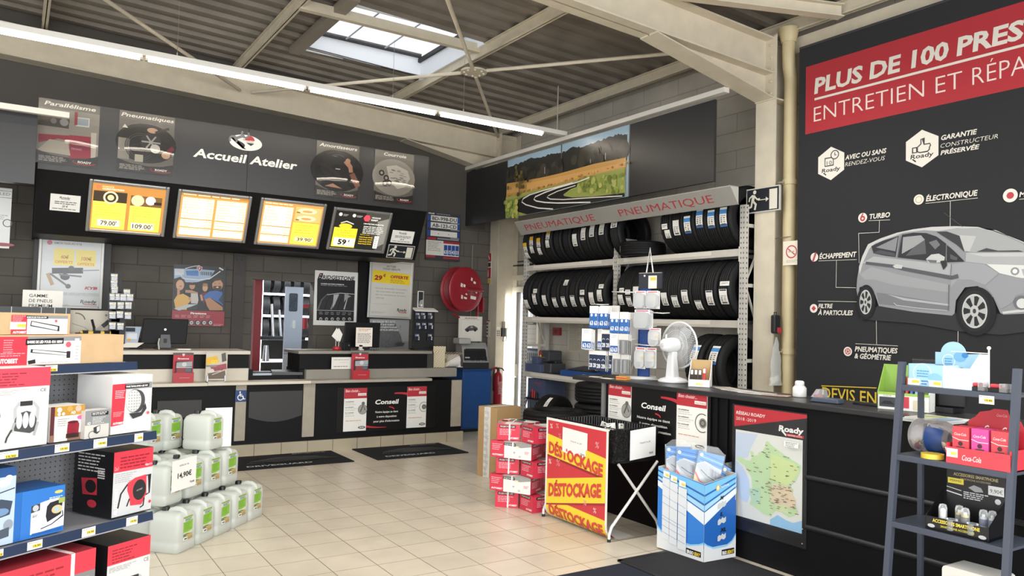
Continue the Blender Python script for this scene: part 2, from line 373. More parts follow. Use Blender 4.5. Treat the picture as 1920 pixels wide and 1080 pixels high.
for x in (-2.0, .17, 2.28, 4.36, 6.33):
    mb = MB(); zt = rz(x)
    mb.box((x-.03, -5, zt-.012), (x+.03, WY, zt), CREAM); mb.box((x-.03, -5, zt-.13), (x+.03, WY, zt-.118), CREAM); mb.box((x-.005, -5, zt-.13), (x+.005, WY, zt), CREAM)
    struct(mb, 'purlin_beam')
mb = MB()
mb.box((2.28, SKY[0]+.10, rz(3)-.12), (4.36, SKY[0]+.17, rz(3)-.02), CREAM); mb.box((SKX[0]-.16, SKY[0]-.3, rz(3)-.08), (SKX[0]-.035, SKY[1]+.02, rz(3)-.0), M('8f887c', .6))
struct(mb, 'trimmer_beam')
# wind bracing under the roof: two crossing rods, a round plate where they meet
for (xa, xb, lab) in ((2.45, 6.15, 'right'), (-1.6, 2.3, 'left')):
    mb = MB(); xm = (xa+xb)/2; zc = 4.38; ym = 7.55
    for sx, sy in ((xa, 5.1), (xb, 5.1), (xa, 10.0), (xb, 10.0)):
        d = (Vector((sx, sy, zc))-Vector((xm, ym, zc))).normalized(); mb.tube([Vector((xm, ym, zc))+d*.16, Vector((sx, sy, zc))], .021, CREAM, 8)
        mb.box((-.07, -.022, -.006), (.07, .022, .006), CREAM, Matrix.Translation(Vector((xm, ym, zc))+d*.15) @ Matrix.Rotation(math.atan2(d.y, d.x), 4, 'Z'))
    b = struct(mb, 'brace_beam')
    mb = MB(); mb.cyl((xm, ym, zc-.01), (xm, ym, zc+.01), .15, CREAM, 28, smooth=False)
    for k in range(8): a = k*PI/4+.4; mb.cyl((xm+.11*math.cos(a), ym+.11*math.sin(a), zc-.01), (xm+.11*math.cos(a), ym+.11*math.sin(a), zc-.025), .014, CREAM, 6)
    mb.build('gusset_plate', b)
# steel at the eaves by the right-hand column
p, q = at_z(1270, -6, 4.42), at_z(1577, 32, 4.42)
mb = MB(); d = (q-p).normalized(); T = Matrix.Translation((p+q)/2) @ Matrix.Rotation(math.atan2(d.y, d.x), 4, 'Z'); L = (q-p).length/2
mb.box((-L, -.05, -.01), (L, .05, .0), CREAM, T); mb.box((-L, -.005, 0), (L, .005, .1), CREAM, T); mb.box((-L, -.05, .1), (L, .05, .11), CREAM, T); struct(mb, 'eaves_beam')
mb = MB(); mb.box((WX-.16, -5, 4.28), (WX-.005, 4.85, 4.44), CREAM); mb.box((WX-.12, 3.75, 3.9), (WX-.01, 3.87, 4.28), CREAM); struct(mb, 'gutter_beam')
# rain pipe
mb = MB(); pz0, pz1 = at_x(1482, 148, 6.33).z, at_x(1474, 100, 6.33).z; pc = at_x(1479, 500, 6.36); px_, py_ = pc.x, pc.y; PVC = M('c6b68f', .45, n=.06, sc_=4)
mb.tube([(px_, py_, 0), (px_, py_, pz0), (px_-.01, py_, pz0+.05), (px_-.045, py_-.01, pz0+.12), (px_-.06, py_-.015, pz1), (px_-.06, py_-.015, 4.5)], .062, PVC, 20)
for z in (1.3, 2.96): mb.cyl((px_, py_, z), (px_, py_, z+.05), .071, PVC, 20)
mb.cyl((px_-.06, py_-.015, 4.36), (px_-.06, py_-.015, 4.5), .07, PVC, 20, r2=.1)
o = tag(mb.build('rain_pipe'), 'cream plastic rain pipe running down beside the right-hand steel column', 'pipe')
mb = MB()
for z in (1.3, 2.96): mb.tube([(px_-.075, py_+.0, z+.02), (px_-.09, py_+.1, z+.02)], .012, M('b8b09e', .4, .6), 8)
mb.build('pipe_clip', o)
# ------------------------------------------------------------------ tube light track
LY, LZ = 7.75, 3.87
t = thing('fluorescent_light_track', 'long white suspended track of glowing tube lights crossing below the roof', 'light', (0, LY, LZ))
xb = [-3.6, -2.12, -.6]+[at_y(px, py, LY).x for px, py in ((270, 106), (575, 172), (820, 217), (1020, 252))]
xe = at_y(1060, 262, LY).x
mb = MB(); mb.box((-3.7, -.04, .03), (xe, .04, .085), M('e4e0d8', .45)); mb.build('housing', t, bevel=.004)
TUBE = M('fff3e2', .4, 0, 16)
for i in range(len(xb)-1):
    a, b = xb[i]+.035, xb[i+1]-.035
    mb = MB(); mb.cyl((a, 0, 0), (b, 0, 0), .014, TUBE, 12); o = mb.build('tube', t)
    for x, sg in ((a, -1), (b, 1)): mb = MB(); mb.cyl((x, 0, 0), (x+sg*.025, 0, 0), .0145, M('b9b2a6', .3, .8), 12); mb.box((x+sg*.012-.012, -.014, 0), (x+sg*.012+.012, .014, .035), M('e2ddd2', .5)); mb.build('tube_holder', o)
mb = MB()
for x in (-1.2, 1.2, 3.4, 4.29): mb.cyl((x, 0, .085), (x, 0, rz(x)-LZ-.1), .002, M('9a958a', .4, .5), 6); mb.cyl((x, 0, .085), (x, 0, .12), .006, M('cfcac0', .4, .5), 8)
xx = at_y(1052, 240, LY).x; mb.cyl((xx-.06, 0, .085), (xx-.06, 0, rz(xx)-LZ-.1), .008, M('b5aea2', .5, .3), 8)
mb.build('suspension_rod', t)
# ------------------------------------------------------------------ black fascia with the road picture, over the tyre rack
FX = 5.75
zt = 3.80; zb = (at_x(950, 410, FX).z+at_x(1180, 368, FX).z)/2
def yx(px, py): return at_x(px, py, FX).y
yA, yB, yM, yC, yD = WY-.02, yx(951, 350), yx(1052, 330), yx(1180, 300), yx(1340, 220)
PAN = M('2b2b2c', .32, n=.03, sc_=3)
t = thing('fascia_board', 'row of glossy dark fascia panels carrying the picture of a country road', 'fascia', (FX, yA, zb), -PI/2)
def lx(y): return yA-y
mb = MB(); mb.box((0, 0, 0), (lx(yB)-.002, .03, zt-zb), PAN); mb.build('panel', t)
mb = MB(); mb.box((lx(yC)+.002, 0, 0), (lx(yD), .03, zt-zb), PAN); mb.build('panel', t)
mb = MB(); mb.box((lx(yB), 0, 0), (lx(yC), .03, zt-zb), PAN)
A = Art(mb, (lx(yB), 0, zt-zb), lx(yC)-lx(yB), zt-zb, r=.3); zoom(A, 940, 230, 5.685, (FX, yA, zb), -PI/2); Q = A.Q
A.rect(0, 0, 1, 1, 'adc4d3'); A.rect(0, 0, 1, .10, '9dbacd')
rn = random.Random(3)
def ridge(pts, rr, n):
    out = []
    for (x0, y0), (x1, y1) in zip(pts, pts[1:]):
        for i in range(n): f = i/n; out.append((x0+(x1-x0)*f, y0+(y1-y0)*f+rn.uniform(-rr, rr)))
    return out+[pts[-1]]
tr = ridge([A.q(68, 480), A.q(180, 440), A.q(300, 380), A.q(450, 365), A.q(540, 325), A.q(640, 320), A.q(700, 300), A.q(765, 250), A.q(840, 260), A.q(1000, 210), A.q(1130, 160), A.q(1250, 125), A.q(1345, 118)], .014, 7)
A.poly(tr+[A.q(1340, 400), A.q(68, 665)], '2e2d2b')
for i in range(46):
    x = rn.random(); y = .30-.06*x+rn.random()*.18; A.ell(x, y, .02+.025*rn.random(), rn.choice(['3a3832', '35322b', '46433a', '2a2a28', '3f3d33']), n=9)
A.poly(Q((68, 650), (420, 590), (640, 540), (1000, 440), (1340, 372), (1335, 560), (60, 800)), 'c99a55')
A.poly(Q((68, 690), (640, 575), (1335, 420), (1335, 470), (640, 640), (68, 760)), 'd6a665')
for i in range(60): x = rn.random(); A.rect(x, .615-.10*x+rn.uniform(-.01, .02), x+.012, .64-.10*x+rn.uniform(0, .02), rn.choice(['a87b3f', 'b98a48', 'dcb375']))
A.poly(Q((65, 800), (300, 740), (640, 660), (1000, 570), (1335, 480), (1335, 1100), (60, 1100)), 'a3a45c')
A.poly(Q((62, 830), (200, 800), (420, 735), (420, 800), (150, 1030), (62, 1036)), '8b9a4a')
A.poly(Q((1000, 575), (640, 690), (400, 742), (240, 800), (160, 850), (140, 900), (190, 950), (290, 1000), (620, 945), (1335, 810), (1335, 750), (1000, 790), (780, 800), (690, 785), (680, 770), (760, 710), (840, 680)), '2d2b2a')
A.poly(Q((1000, 575), (1060, 545), (1335, 500), (1335, 745), (1080, 775), (800, 797), (690, 785), (760, 720), (840, 690)), '97a052')
for i in range(70):
    f, g = rn.random(), rn.random(); p = A.q(840+480*f, 600+150*g-40*f*(1-g)); A.ell(p[0], p[1], .008+.01*rn.random(), rn.choice(['7d8a3d', 'a9b35f', '8c9a48', 'b5b568', '6d7838']), n=6)
for i in range(40):
    p = A.q(70+130*rn.random(), 850+150*rn.random()); A.ell(p[0], p[1], .008+.01*rn.random(), rn.choice(['7f9440', 'a5ad58', '8fa04a', 'bfb765']), n=6)
A.line(Q((590, 937), (430, 915), (300, 880), (255, 850), (270, 815), (340, 775), (480, 730), (640, 690), (800, 645)), .006, 'e9e4dc')
A.line(Q((990, 862), (640, 862), (500, 855), (410, 840), (385, 822), (400, 795), (500, 750), (640, 700), (850, 640), (980, 590)), .006, 'e9e4dc')
A.line(Q((1330, 787), (1000, 805), (700, 825), (560, 820), (525, 800), (545, 780), (640, 735), (830, 675)), .005, 'ddd8d0')
A.line(Q((230, 780), (225, 640), (215, 520)), .006, '4a3c2c')
for i in range(26): p = A.q(215+rn.gauss(0, 45), 560+rn.gauss(0, 75)); A.ell(p[0], p[1], .012, rn.choice(['5b5234', '6e6238', '40392a']), n=7)
for a in ((505, 550, 505, 480), (1155, 400, 1155, 330), (995, 440, 995, 395)): A.line(Q(a[:2], a[2:]), .003, 'cfcac0')
mb.build('road_picture', t)
mb = MB(); ALU = M('9c9a96', .35, .7)
mb.box((lx(yM)-.008, -.006, 0), (lx(yM)+.008, 0, zt-zb), M('56544f', .4)); mb.box((lx(yC)-.006, -.006, 0), (lx(yC)+.006, 0, zt-zb), M('77746e', .4)); mb.build('joint_trim', t)
mb = MB(); y0 = yx(1362, 172); mb.box((0, -.03, zt-zb+.035), (yA-y0, .04, zt-zb+.085), M('d8d4cb', .45)); o = mb.build('white_rail', t)
# the matching panel over the left end of the counter, with its own rail
GY = 8.72
xr = at_y(68, 270, GY).x; z1 = at_y(40, 200, GY).z; z0 = at_y(40, 343, GY).z
t = thing('fascia_board', 'dark glossy fascia panel at far left under a short white rail', 'fascia', (xr, GY, z0))
mb = MB(); mb.box((-2.4, 0, 0), (0, .12, z1-z0), PAN); mb.build('panel', t)
mb = MB(); xe = at_y(130, 210, GY-.12).x; za = at_y(65, 200, GY-.12).z; mb.box((-2.4, -.16, za-z0-.07), (xe-xr, -.10, za-z0-.015), M('d8d4cb', .45)); mb.box((-1.0, -.13, za-z0-.02), (-.9, .0, za-z0+.02), M('d8d4cb', .45)); mb.build('white_rail', t)
# ================================================================== HEADER OVER THE WORKSHOP COUNTER
HP, HB, HZ1, HZ2, HZ3 = 9.0, 9.305, 2.945, 2.325, 3.665
TILT = math.atan2(HB-HP, HZ1-HZ2)
hx0, hx1 = .155, 4.48
BLACK = M('121213', .5, n=.1, sc_=5, sp=.2); BLACKG = M('121213', .25)
t = thing('header_board', 'long black header board lettered Accueil Atelier above the back counter', 'sign', (hx0, HP, HZ2))
mb = MB(); mb.prism([(0, HZ3-HZ2), (0, HZ1-HZ2), (HB-HP, 0), (1.22, 0), (1.22, HZ3-HZ2)], 0, hx1-hx0, BLACK, 'x'); mb.build('body', t)
xm = at_y(463, 320, HP).x-hx0
HPAN = M('333334', .3, n=.05, sc_=2)
for a, b in ((0, xm-.002), (xm+.002, hx1-hx0-.0)):
    mb = MB(); mb.box((a, -.012, HZ1-HZ2), (b, 0, HZ3-HZ2), HPAN); mb.build('panel', t)
mb = MB(); A = Art(mb, (0, -.012, HZ3-HZ2), hx1-hx0, HZ3-HZ1); zoom(A, 0, 0, 3, (hx0, HP, HZ2), 0)
a, b = A.q(1085, 880), A.q(1672, 948)
A.text('Accueil Atelier', a[0], (a[1]+b[1])/2+.01, .135, 'f2efe8', x1=b[0], bold=.028, it=.16)
c = A.q(1383, 803); A.ell(c[0], c[1], .042, 'f2efe8', ry=.125, n=40)
A.poly([(c[0]-.042+.02*math.sin(i/10*PI)+.034*i/10, c[1]-.04+.16*i/10-.02) for i in range(11)]+[(c[0]+.002, c[1]+.11), (c[0]-.010, c[1]+.06), (c[0]-.022, c[1]-.02), (c[0]-.030, c[1]-.06)], '333334')
h = A.q(1405, 795); A.ell(h[0], h[1], .010, 'd9d0c4'); A.ell(h[0], h[1]-.012, .0125, 'c23a3d', a0=0, a1=PI); A.rect(h[0]-.018, h[1]-.016, h[0], h[1]-.006, 'c23a3d'); A.poly([(h[0]-.009, h[1]+.03), (h[0]+.012, h[1]+.03), (h[0]+.003, h[1]+.075)], '333334')
w = A.q(1330, 775); A.line([(w[0]-.005, w[1]+.02), (w[0]+.012, w[1]-.03), (w[0]+.02, w[1]-.055)], .007, '7d7d7c'); A.arc(w[0]+.022, w[1]-.075, .009, .005, '7d7d7c', 130, 400); A.arc(w[0]-.008, w[1]+.035, .009, .005, '7d7d7c', -40, 220)
mb.build('lettering', t)
# -- four picture posters on the header
def head_poster(tl, br, title, tx, pic, lab, s, ox, oy):
    sl = slot('y', HP-.013, tl, br); mb, A = board(sl, .004, '58544e', .22); sl = (sl[0]-Vector((0, .004, 0)), *sl[1:])
    zoom(A, ox, oy, s, sl[0], 0); A.rect(0, 0, 1, 1, '6a655d'); pic(A)
    A.rect(0, 0, 1, .13, '716c63'); A.text(title, tx[0], .092, .062, 'e9e4d8', x1=tx[1], bold=.022, it=.2)
    A.poly([(0, .80), (.25, .86), (.55, .88), (.8, .86), (1, .81), (1, 1), (0, 1)], '2c2b2a')
    A.bars(.04, .885, .52, 4, .022, .009, 'aaa59a', seed=len(title))
    A.arc(.78, .925, .19, .012, 'b5353a', 150, 345, ry=.035); A.text('ROADY', .67, .94, .034, 'ece7dd', x1=.90, bold=.03, it=.1)
    po = place(mb, 'poster', lab, 'poster', sl, 'photo posters on the header board'); mb = MB(); n = 48; W, Hh = sl[2], sl[3]; vs = []
    for i in range(n+1):
        for j in range(17): t_ = i/n; u_ = j/16; vs.append((W*u_, -.004-.035*(1-t_)-.104*t_**3-.010*(1-(2*u_-1)**2)*t_, Hh*(1-t_)))
    mb.add(vs, [(i*17+j, (i+1)*17+j, (i+1)*17+j+1, i*17+j+1) for i in range(n) for j in range(16)], clear_sheet('poster_sheet', 0, .008), True); tag(mb.build('clear_sheet', po), 'clear cover sheet added and curved to catch the tube reflection')  # sheet added over the poster, its curve shaped to mirror the tube as streaks
def pic_par(A):
    Q = A.Q
    A.rect(0, .13, 1, .8, '8b857b'); A.ell(.33, .3, .18, '2f2c2a', ry=.12); A.rect(0, .27, .5, .42, '46423d')
    A.poly(Q((115, 325), (330, 340), (325, 375), (250, 360), (115, 385)), '8e2a36'); A.poly(Q((325, 335), (475, 350), (470, 505), (320, 495)), '96283c')
    A.poly(Q((330, 370), (470, 380), (470, 440), (325, 430)), '7f2034'); A.text('TRONIC', .55, .74, .03, 'b98f92', bold=.02)
    A.poly(Q((372, 215), (462, 225), (458, 285), (368, 275)), 'c9c8c2'); A.poly(Q((380, 222), (455, 231), (451, 277), (376, 268)), '8f9aa0')
    A.poly(Q((360, 180), (382, 182), (378, 270), (358, 268)), '8e2a36'); A.poly(Q((470, 320), (508, 324), (500, 500), (468, 500)), 'b8b1a4')
    A.ell(.42, .33, .07, '8a8a88'); A.ell(.25, .33, .05, '77736d'); A.poly([(0, .82), (.2, .62), (.5, .64), (.55, .84)], 'aaa08f')
def pic_pne(A):
    A.ell(.5, .5, .55, '2a2826', ry=.33); A.rect(0, .45, .2, .8, '8d877b')
    for i in range(5): A.arc(.40, .56, .28-.02*i, .012, ['22201f', '4a4742', '2a2826', '55524c', '1c1b1a'][i], 60, 320)
    A.ell(.58, .47, .19, '3a3835'); 
    for i in range(6): a = i*PI/3; A.line([(.58, .47), (.58+.17*math.cos(a), .47+.12*math.sin(a))], .03, 'a5a39d')
    A.ell(.66, .57, .09, 'c9c4b6'); A.ell(.60, .27, .10, 'c8a184', ry=.045); A.line([(.65, .3), (.9, .2)], .05, '3b3835'); A.ell(.86, .66, .08, 'c8a184', ry=.06); A.line([(.9, .6), (.99, .52)], .08, '7d2731'); A.poly([(.1, .22), (.16, .28), (.06, .28)], 'd8d2c4'); A.rect(.3, .7, .45, .82, 'b6ae9c')
def pic_amo(A):
    A.ell(.5, .5, .62, '1d1d1e', ry=.38); A.ell(.5, .42, .4, '2a2a2b', ry=.25); A.arc(.5, .45, .3, .008, '6f6e6a', 60, 120)
    A.line([(.68, .3), (.8, .4), (.82, .5)], .12, 'b88a6d', w2=.09); A.ell(.74, .30, .06, 'c09478'); A.line([(.84, .52), (1, .75)], .13, '8a5d4a'); A.poly([(.22, .8), (.4, .74), (.62, .82)], 'b6826a'); A.rect(.45, .46, .56, .475, 'cfcdc8'); A.rect(.4, .24, .48, .248, '8a8984')
def pic_cou(A):
    A.ell(.5, .5, .55, '8f897f', ry=.36); A.poly([(.3, .3), (.55, .25), (.85, .33), (.92, .48), (.8, .66), (.6, .72), (.4, .6)], 'bcb6aa')
    rn = random.Random(2)
    for i in range(24): A.rect(*(lambda x, y: (x, y, x+.09, y+.012))(.35+.4*rn.random(), .3+.28*rn.random()), rn.choice(['777269', '8d887e', '5c5852']))
    for x, y in ((.18, .44), (.3, .53), (.38, .62), (.27, .64)): A.ell(x, y, .07, '3c3a37'); A.ell(x, y, .035, 'a29d93')
head_poster((73, 183), (182, 317), 'Parallélisme', (.09, .93), pic_par, 'glossy poster headed Parallélisme with a red wheel alignment machine', 3.6, 40, 160)
head_poster((224.5, 206), (323, 331), 'Pneumatiques', (.03, .985), pic_pne, 'glossy poster headed Pneumatiques with hands fitting a tyre', 3.6, 40, 160)
head_poster((594, 263), (670, 376), 'Amortisseurs', (.06, .95), pic_amo, 'glossy poster headed Amortisseurs with a hand before a black wheel', 3.6, 420, 240)
head_poster((703, 280), (772.5, 384.5), 'Courroie', (.22, .80), pic_cou, 'glossy poster headed Courroie with a cut-away engine', 3.6, 420, 240)
# -- four back-lit menu boards on the sloping face
SO = Vector((0, HP, HZ1)); SN = Vector((0, -math.cos(TILT), -math.sin(TILT)))
def at_s(x, y, off=0):
    d = ray(x, y); o = SO+SN*off; return EYE+d*((o-EYE).dot(SN)/d.dot(SN))
SILV = M('a9a8a6', .35, .75)
def sslot(tl, br, off=0):
    a, b = at_s(*tl, off), at_s(*br, off); v = Vector((0, -math.sin(TILT), math.cos(TILT)))
    return Vector((a.x, b.y, b.z)), (TILT, 0, 0), b.x-a.x, (a-b).dot(v)
def menu_board(tl, br, lab, draw, s, ox, oy, e):
    loc, rot, W, Hh = sslot(tl, br, .03); t = thing('menu_board', lab, 'menu board', loc, rot, 'framed menu boards on the header')
    mb = MB(); f = .035
    for a, b in (((0, 0), (f, Hh)), ((W-f, 0), (W, Hh)), ((f, 0), (W-f, f)), ((f, Hh-f), (W-f, Hh))): mb.box((a[0], -.012, a[1]), (b[0], .028, b[1]), SILV)
    mb.build('frame', t, bevel=.008)
    mb = MB(); mb.box((f, 0, f), (W-f, .02, Hh-f), M('8a6a3a', .4)); A = Art(mb, (f, 0, Hh-f), W-2*f, Hh-2*f, e=e, r=.3); zoom(A, ox, oy, s, loc, rot); draw(A); mb.build('lit_panel', t)
GOLD = 'f0b04a'
def menu1(A):
    Q = A.Q; A.rect(0, 0, 1, 1, 'b07a3e'); A.rect(.02, .17, .47, .98, 'f6d050'); A.rect(.52, .19, .96, .98, 'f6d050')
    A.rect(.02, .16, .47, .39, '3a3026'); A.ell(.25, .29, .10, 'e8d2a0'); A.ell(.25, .29, .075, '3a3026'); A.ell(.25, .29, .045, 'cbb78a'); A.rect(.52, .19, .96, .42, '6b4e30'); A.ell(.62, .3, .09, 'd9b892'); A.ell(.8, .28, .07, 'fff0cf'); A.rect(.85, .3, .96, .36, '2c2620')
    A.ell(.075, .075, .03, 'ff6a4a'); A.text('FORFAITS', .13, .075, .03, 'ffe7b0', x1=.28); A.text('CLIMATISATION', .13, .125, .035, 'fff4d8', x1=.42, bold=.02)
    A.bars(.06, .45, .42, 5, .055, .014, 'd8a836', seed=5); A.bars(.56, .47, .92, 4, .055, .014, 'd8a836', seed=6)
    A.rect(.10, .78, .40, .92, 'fff3cf'); A.rect(.56, .80, .88, .94, 'fff3cf'); A.text("79.00'", .14, .90, .10, '4a3a20', x1=.36, bold=.03); A.text("109.00'", .58, .92, .10, '4a3a20', x1=.86, bold=.03)
def menu_list(A, c0, c1, n, seed, y0=.1):
    A.rect(c0, y0, c1, .97, 'fbe6bd'); A.bars(c0+.01, y0+.03, c0+(c1-c0)*.7, n, (.86-y0)/n, .012, 'e0b568', jit=.6, seed=seed)
    for i in range(n): A.text(('29,60', '42,00', '78,00', '19,90', '59,00')[(i+seed) % 5], c1-.11, y0+.045+i*(.86-y0)/n, .028, '6b5230', x1=c1-.015)
    for f in (.55, .78): A.rect(c0, y0+(.97-y0)*f, c1, y0+(.97-y0)*f+.02, 'b07a3e')
def menu2(A): A.rect(0, 0, 1, 1, 'c08a4a'); A.rect(0, 0, 1, .06, 'a87438'); A.bars(.03, .02, .9, 1, .1, .02, 'ffe9bb'); menu_list(A, .03, .49, 12, 1); menu_list(A, .53, .98, 12, 3)
def menu3(A):
    A.rect(0, 0, 1, 1, 'c08a4a'); A.bars(.03, .03, .5, 1, .1, .02, 'ffe9bb'); menu_list(A, .03, .5, 10, 2); A.rect(.54, .06, .98, .42, 'd8a566')
    for y in (.15, .33): A.ell(.74, y, .16, 'f3cf9a', ry=.07); A.ell(.74, y+.01, .09, 'b98a55', ry=.03); A.rect(.56, y+.03, .62, y+.06, '7a5a38')
    A.rect(.53, .44, .98, .98, 'f3c94a'); A.bars(.58, .5, .92, 4, .06, .014, 'd5a32c', seed=9); A.rect(.60, .80, .92, .91, 'ffe9a8'); A.text("39.90'", .64, .895, .085, '4a3a20', x1=.9, bold=.03)
def menu4(A):
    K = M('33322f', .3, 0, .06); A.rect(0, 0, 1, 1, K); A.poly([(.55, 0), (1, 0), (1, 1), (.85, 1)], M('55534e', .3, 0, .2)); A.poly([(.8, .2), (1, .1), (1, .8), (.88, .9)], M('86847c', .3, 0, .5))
    for x, w in ((.09, .1), (.34, .12)): A.ell(x, .1, .035, 'd9d6cc', n=6); A.bars(x+.05, .09, x+.05+w, 2, .03, .012, 'b9b6ac', seed=3)
    A.ell(.585, .14, .065, 'd8404a', n=6, e=.9); A.text('VIDANGE', .67, .125, .035, 'f3efe4', x1=.84, bold=.02); A.text('ROADY', .67, .195, .045, 'f3efe4', x1=.80, bold=.03)
    A.ell(.22, .40, .12, 'e2b52c', ry=.07, e=.8); A.line([(.12, .33), (.22, .27), (.36, .33)], .02, 'c9c6bb')
    A.rect(.02, .45, .45, .97, 'f4cf33', e=.8); A.text('HUILE ROADY', .08, .54, .042, '5f4c18', x1=.38); A.text('5W30', .15, .60, .042, '5f4c18', x1=.32); A.text('+ FILTRE À HUILE', .05, .665, .036, '5f4c18', x1=.41)
    A.rect(.05, .72, .44, .94, 'fdf6df', e=.7); A.text('59', .13, .90, .14, '26221b', x1=.29, bold=.05); A.text('€', .31, .83, .07, '26221b', bold=.04)
    A.text("L'ENTRETIEN ESSENTIEL", .54, .30, .03, 'f3efe4', x1=.93, bold=.02); A.bars(.55, .35, .95, 5, .045, .02, 'd9d6cc', seed=8); A.text('Existe aussi :', .52, .60, .03, 'f4cf33', x1=.72)
    for i in range(4): A.text('Huile Roady '+('5W40', '10W40', '0W30', '5W30')[i], .51, .67+.06*i, .032, 'f4cf33', x1=.76, bold=.02)
    A.rect(.80, .60, .88, .94, 'f0ede2', e=.7); A.bars(.81, .62, .87, 8, .04, .02, '6a675e', seed=4)
menu_board((168, 335), (307.5, 444), 'back-lit orange menu board priced 79.00 and 109.00', menu1, 3.6, 40, 160, .72)
menu_board((335, 354), (459.5, 456), 'back-lit orange menu board with two columns of price lists', menu2, 3.6, 40, 160, .72)
menu_board((490, 370), (597, 467), 'back-lit orange menu board priced 39.90 with wiper pictures', menu3, 3.6, 420, 240, .72)
menu_board((627, 388), (719.5, 475.5), 'dark menu board with a yellow 59 euro oil offer', menu4, 3.6, 420, 240, .55)
def card(tl, br, lab, name='notice_card'):
    loc, rot, W, Hh = sslot(tl, br, .004); mb = MB(); mb.box((0, 0, 0), (W, .003, Hh), M('f2f0ea', .5)); A = Art(mb, (0, 0, Hh), W, Hh)
    roady(A, .3, .24, .36, .12, '2b2d33', '6f93a8'); A.bars(.15, .42, .9, 2, .11, .045, '55534e', jit=.1); A.text('20 €', .40, .76, .12, '3a3936', x1=.6, it=.2, bold=.02); A.bars(.08, .84, .9, 1, .1, .05, '8a8881')
    tag(mb.build(name, loc=loc, rot=rot), lab, 'card', 'white notice cards on the header')
card((95, 362.5), (149, 398.5), 'white notice card left of the 79.00 menu board'); card((737, 431), (772.5, 457.5), 'white notice card above the slanted running-man exit sign')
def exit_sign(loc, rot, W, Hh, lab, name='exit_sign'):
    t = thing(name, lab, 'sign', loc, rot, 'running-man exit signs'); mb = MB(); mb.box((0, 0, 0), (W, .02, Hh), M('c8c6bf', .5)); mb.build('body', t)
    mb = MB(); A = Art(mb, (0, -.001, Hh), W, Hh); A.rect(.025, .045, .975, .955, '1c2128'); w = 'ded9c9'
    A.rect(.70, .12, .93, .92, w); k = Hh/W
    A.ell(.26, .16, .05, w); A.line([(.235, .27), (.20, .52)], .085, w); A.line([(.235, .30), (.34, .46), (.42, .45)], .04, w); A.line([(.20, .28), (.11, .38), (.09, .52)], .04, w); A.line([(.215, .52), (.30, .66), (.27, .88)], .055, w); A.line([(.19, .52), (.16, .74), (.04, .80)], .052, w)
    A.line([(.36, .50), (.64, .50)], .02, w); A.poly([(.60, .40), (.685, .50), (.60, .60)], w); mb.build('pictogram', t); return t
sl = sslot((729.5, 458), (769, 486), .006); exit_sign(*sl[:2], sl[2]+.03, sl[3], 'dark exit sign with a running man on the sloping header face')
# ================================================================== COUNTER
CY = 8.655
t = thing('service_counter', 'long black reception counter with tiled plinth and pale ledge along the back', 'counter', (0, CY, 0))
PL = brick_mat('plinth_tiles', 'c2b69d', '4f463a', .2985, .5, .003, (0, 2), .3, .3, 0, .04, (-2.299, .25, 0), .5)
LEDGE = M('d6cfbf', .45, n=.04, sc_=8); LEDG = M('8f8a80', .4, n=.05, sc_=6); BEI = M('a89f8e', .5, n=.06, sc_=10)
xe = at_y(868, 820, CY).x; cl = -.6
def cx(px, py, dy=0): return at_y(px, py, CY+dy).x
mb = MB(); mb.box((cl, 0, 0), (xe, .7, .125), PL); mb.build('plinth', t)
mb = MB(); mb.box((cl, .03, .125), (xe-.02, .72, .775), BLACK); mb.build('front_panel', t)
xl = cx(811, 706, -.06)
xg0, xg1 = cx(466, 690, .2), cx(571, 690, .2)
mb = MB(); mb.box((cl, -.06, .778), (cx(390, 720, -.06), .70, .812), LEDGE); mb.box((cx(390, 720, -.06), -.06, .78), (xg1, .70, .812), LEDGE); mb.box((xg1, -.06, .78), (xl, .7, .812), M('a8a297', .35, n=.04, sc_=6)); mb.build('ledge', t, bevel=.006)
mb = MB(); mb.box((cl, .2, .812), (xg0, .66, .945), LEDGE); mb.box((cl, .205, .945), (xg0, .66, 1.10), BLACK); mb.build('upper_cabinet', t)
mb = MB(); mb.box((cl, .16, 1.10), (cx(470, 660, .16), .74, 1.14), M('d2ccc0', .4)); mb.build('upper_top', t, bevel=.006)
xr1 = cx(808, 660, .2); xr2 = cx(866, 690, .0)
mb = MB(); mb.box((xg1, .13, .812), (xr2, .72, .925), LEDG); mb.build('apron', t, bevel=.004)
mb = MB(); mb.box((cx(562, 665, .2), .2, .925), (xr1-.05, .66, 1.105), BLACK); mb.box((xr1-.05, .2, .925), (xr1+.02, .66, 1.11), M('4a4845', .4, .3)); mb.build('upper_cabinet', t)
mb = MB(); mb.box((cx(560, 660, .16), .16, 1.105), (xr1, .74, 1.14), M('9a958c', .35, .3)); mb.build('upper_top', t, bevel=.006)
for a, b in ((441.5, 461.5), (568.5, 590.5), (847, 865.5)):
    mb = MB(); mb.box((cx(a, 770), .01, .17 if a < 800 else .19), (cx(b, 770), .03, .778), BEI); mb.build('post', t, bevel=.003)
mb = MB(); mb.box((xg0+.02, .22, .812), (xg1-.02, .7, .86), BLACK); mb.box((xg0, .2, .812), (xg0+.05, .7, .93), BLACK); mb.box((xg1-.06, .2, .812), (xg1, .7, .93), BLACK); mb.build('desk', t)
x0, x1 = cx(467, 760), cx(567, 760); za, zb = at_y(470, 735, CY).z, at_y(517, 791, CY).z; zc = at_y(470, 783, CY).z
mb = MB(); mb.prism([(x0, za), (x0, zc)]+[(x0+(x1-x0)*i/12, zc-(zc-zb)*math.sin(PI*i/12)) for i in range(1, 12)]+[(x1, zc), (x1, za)], .012, .03, M('343332', .5), 'y'); mb.build('front_pocket', t)
x0, x1 = cx(285, 770), cx(378, 770); mb = MB(); mb.box((x0+.05, .012, .45), (x1, .03, .63), M('343332', .5)); mb.build('front_pocket', t)
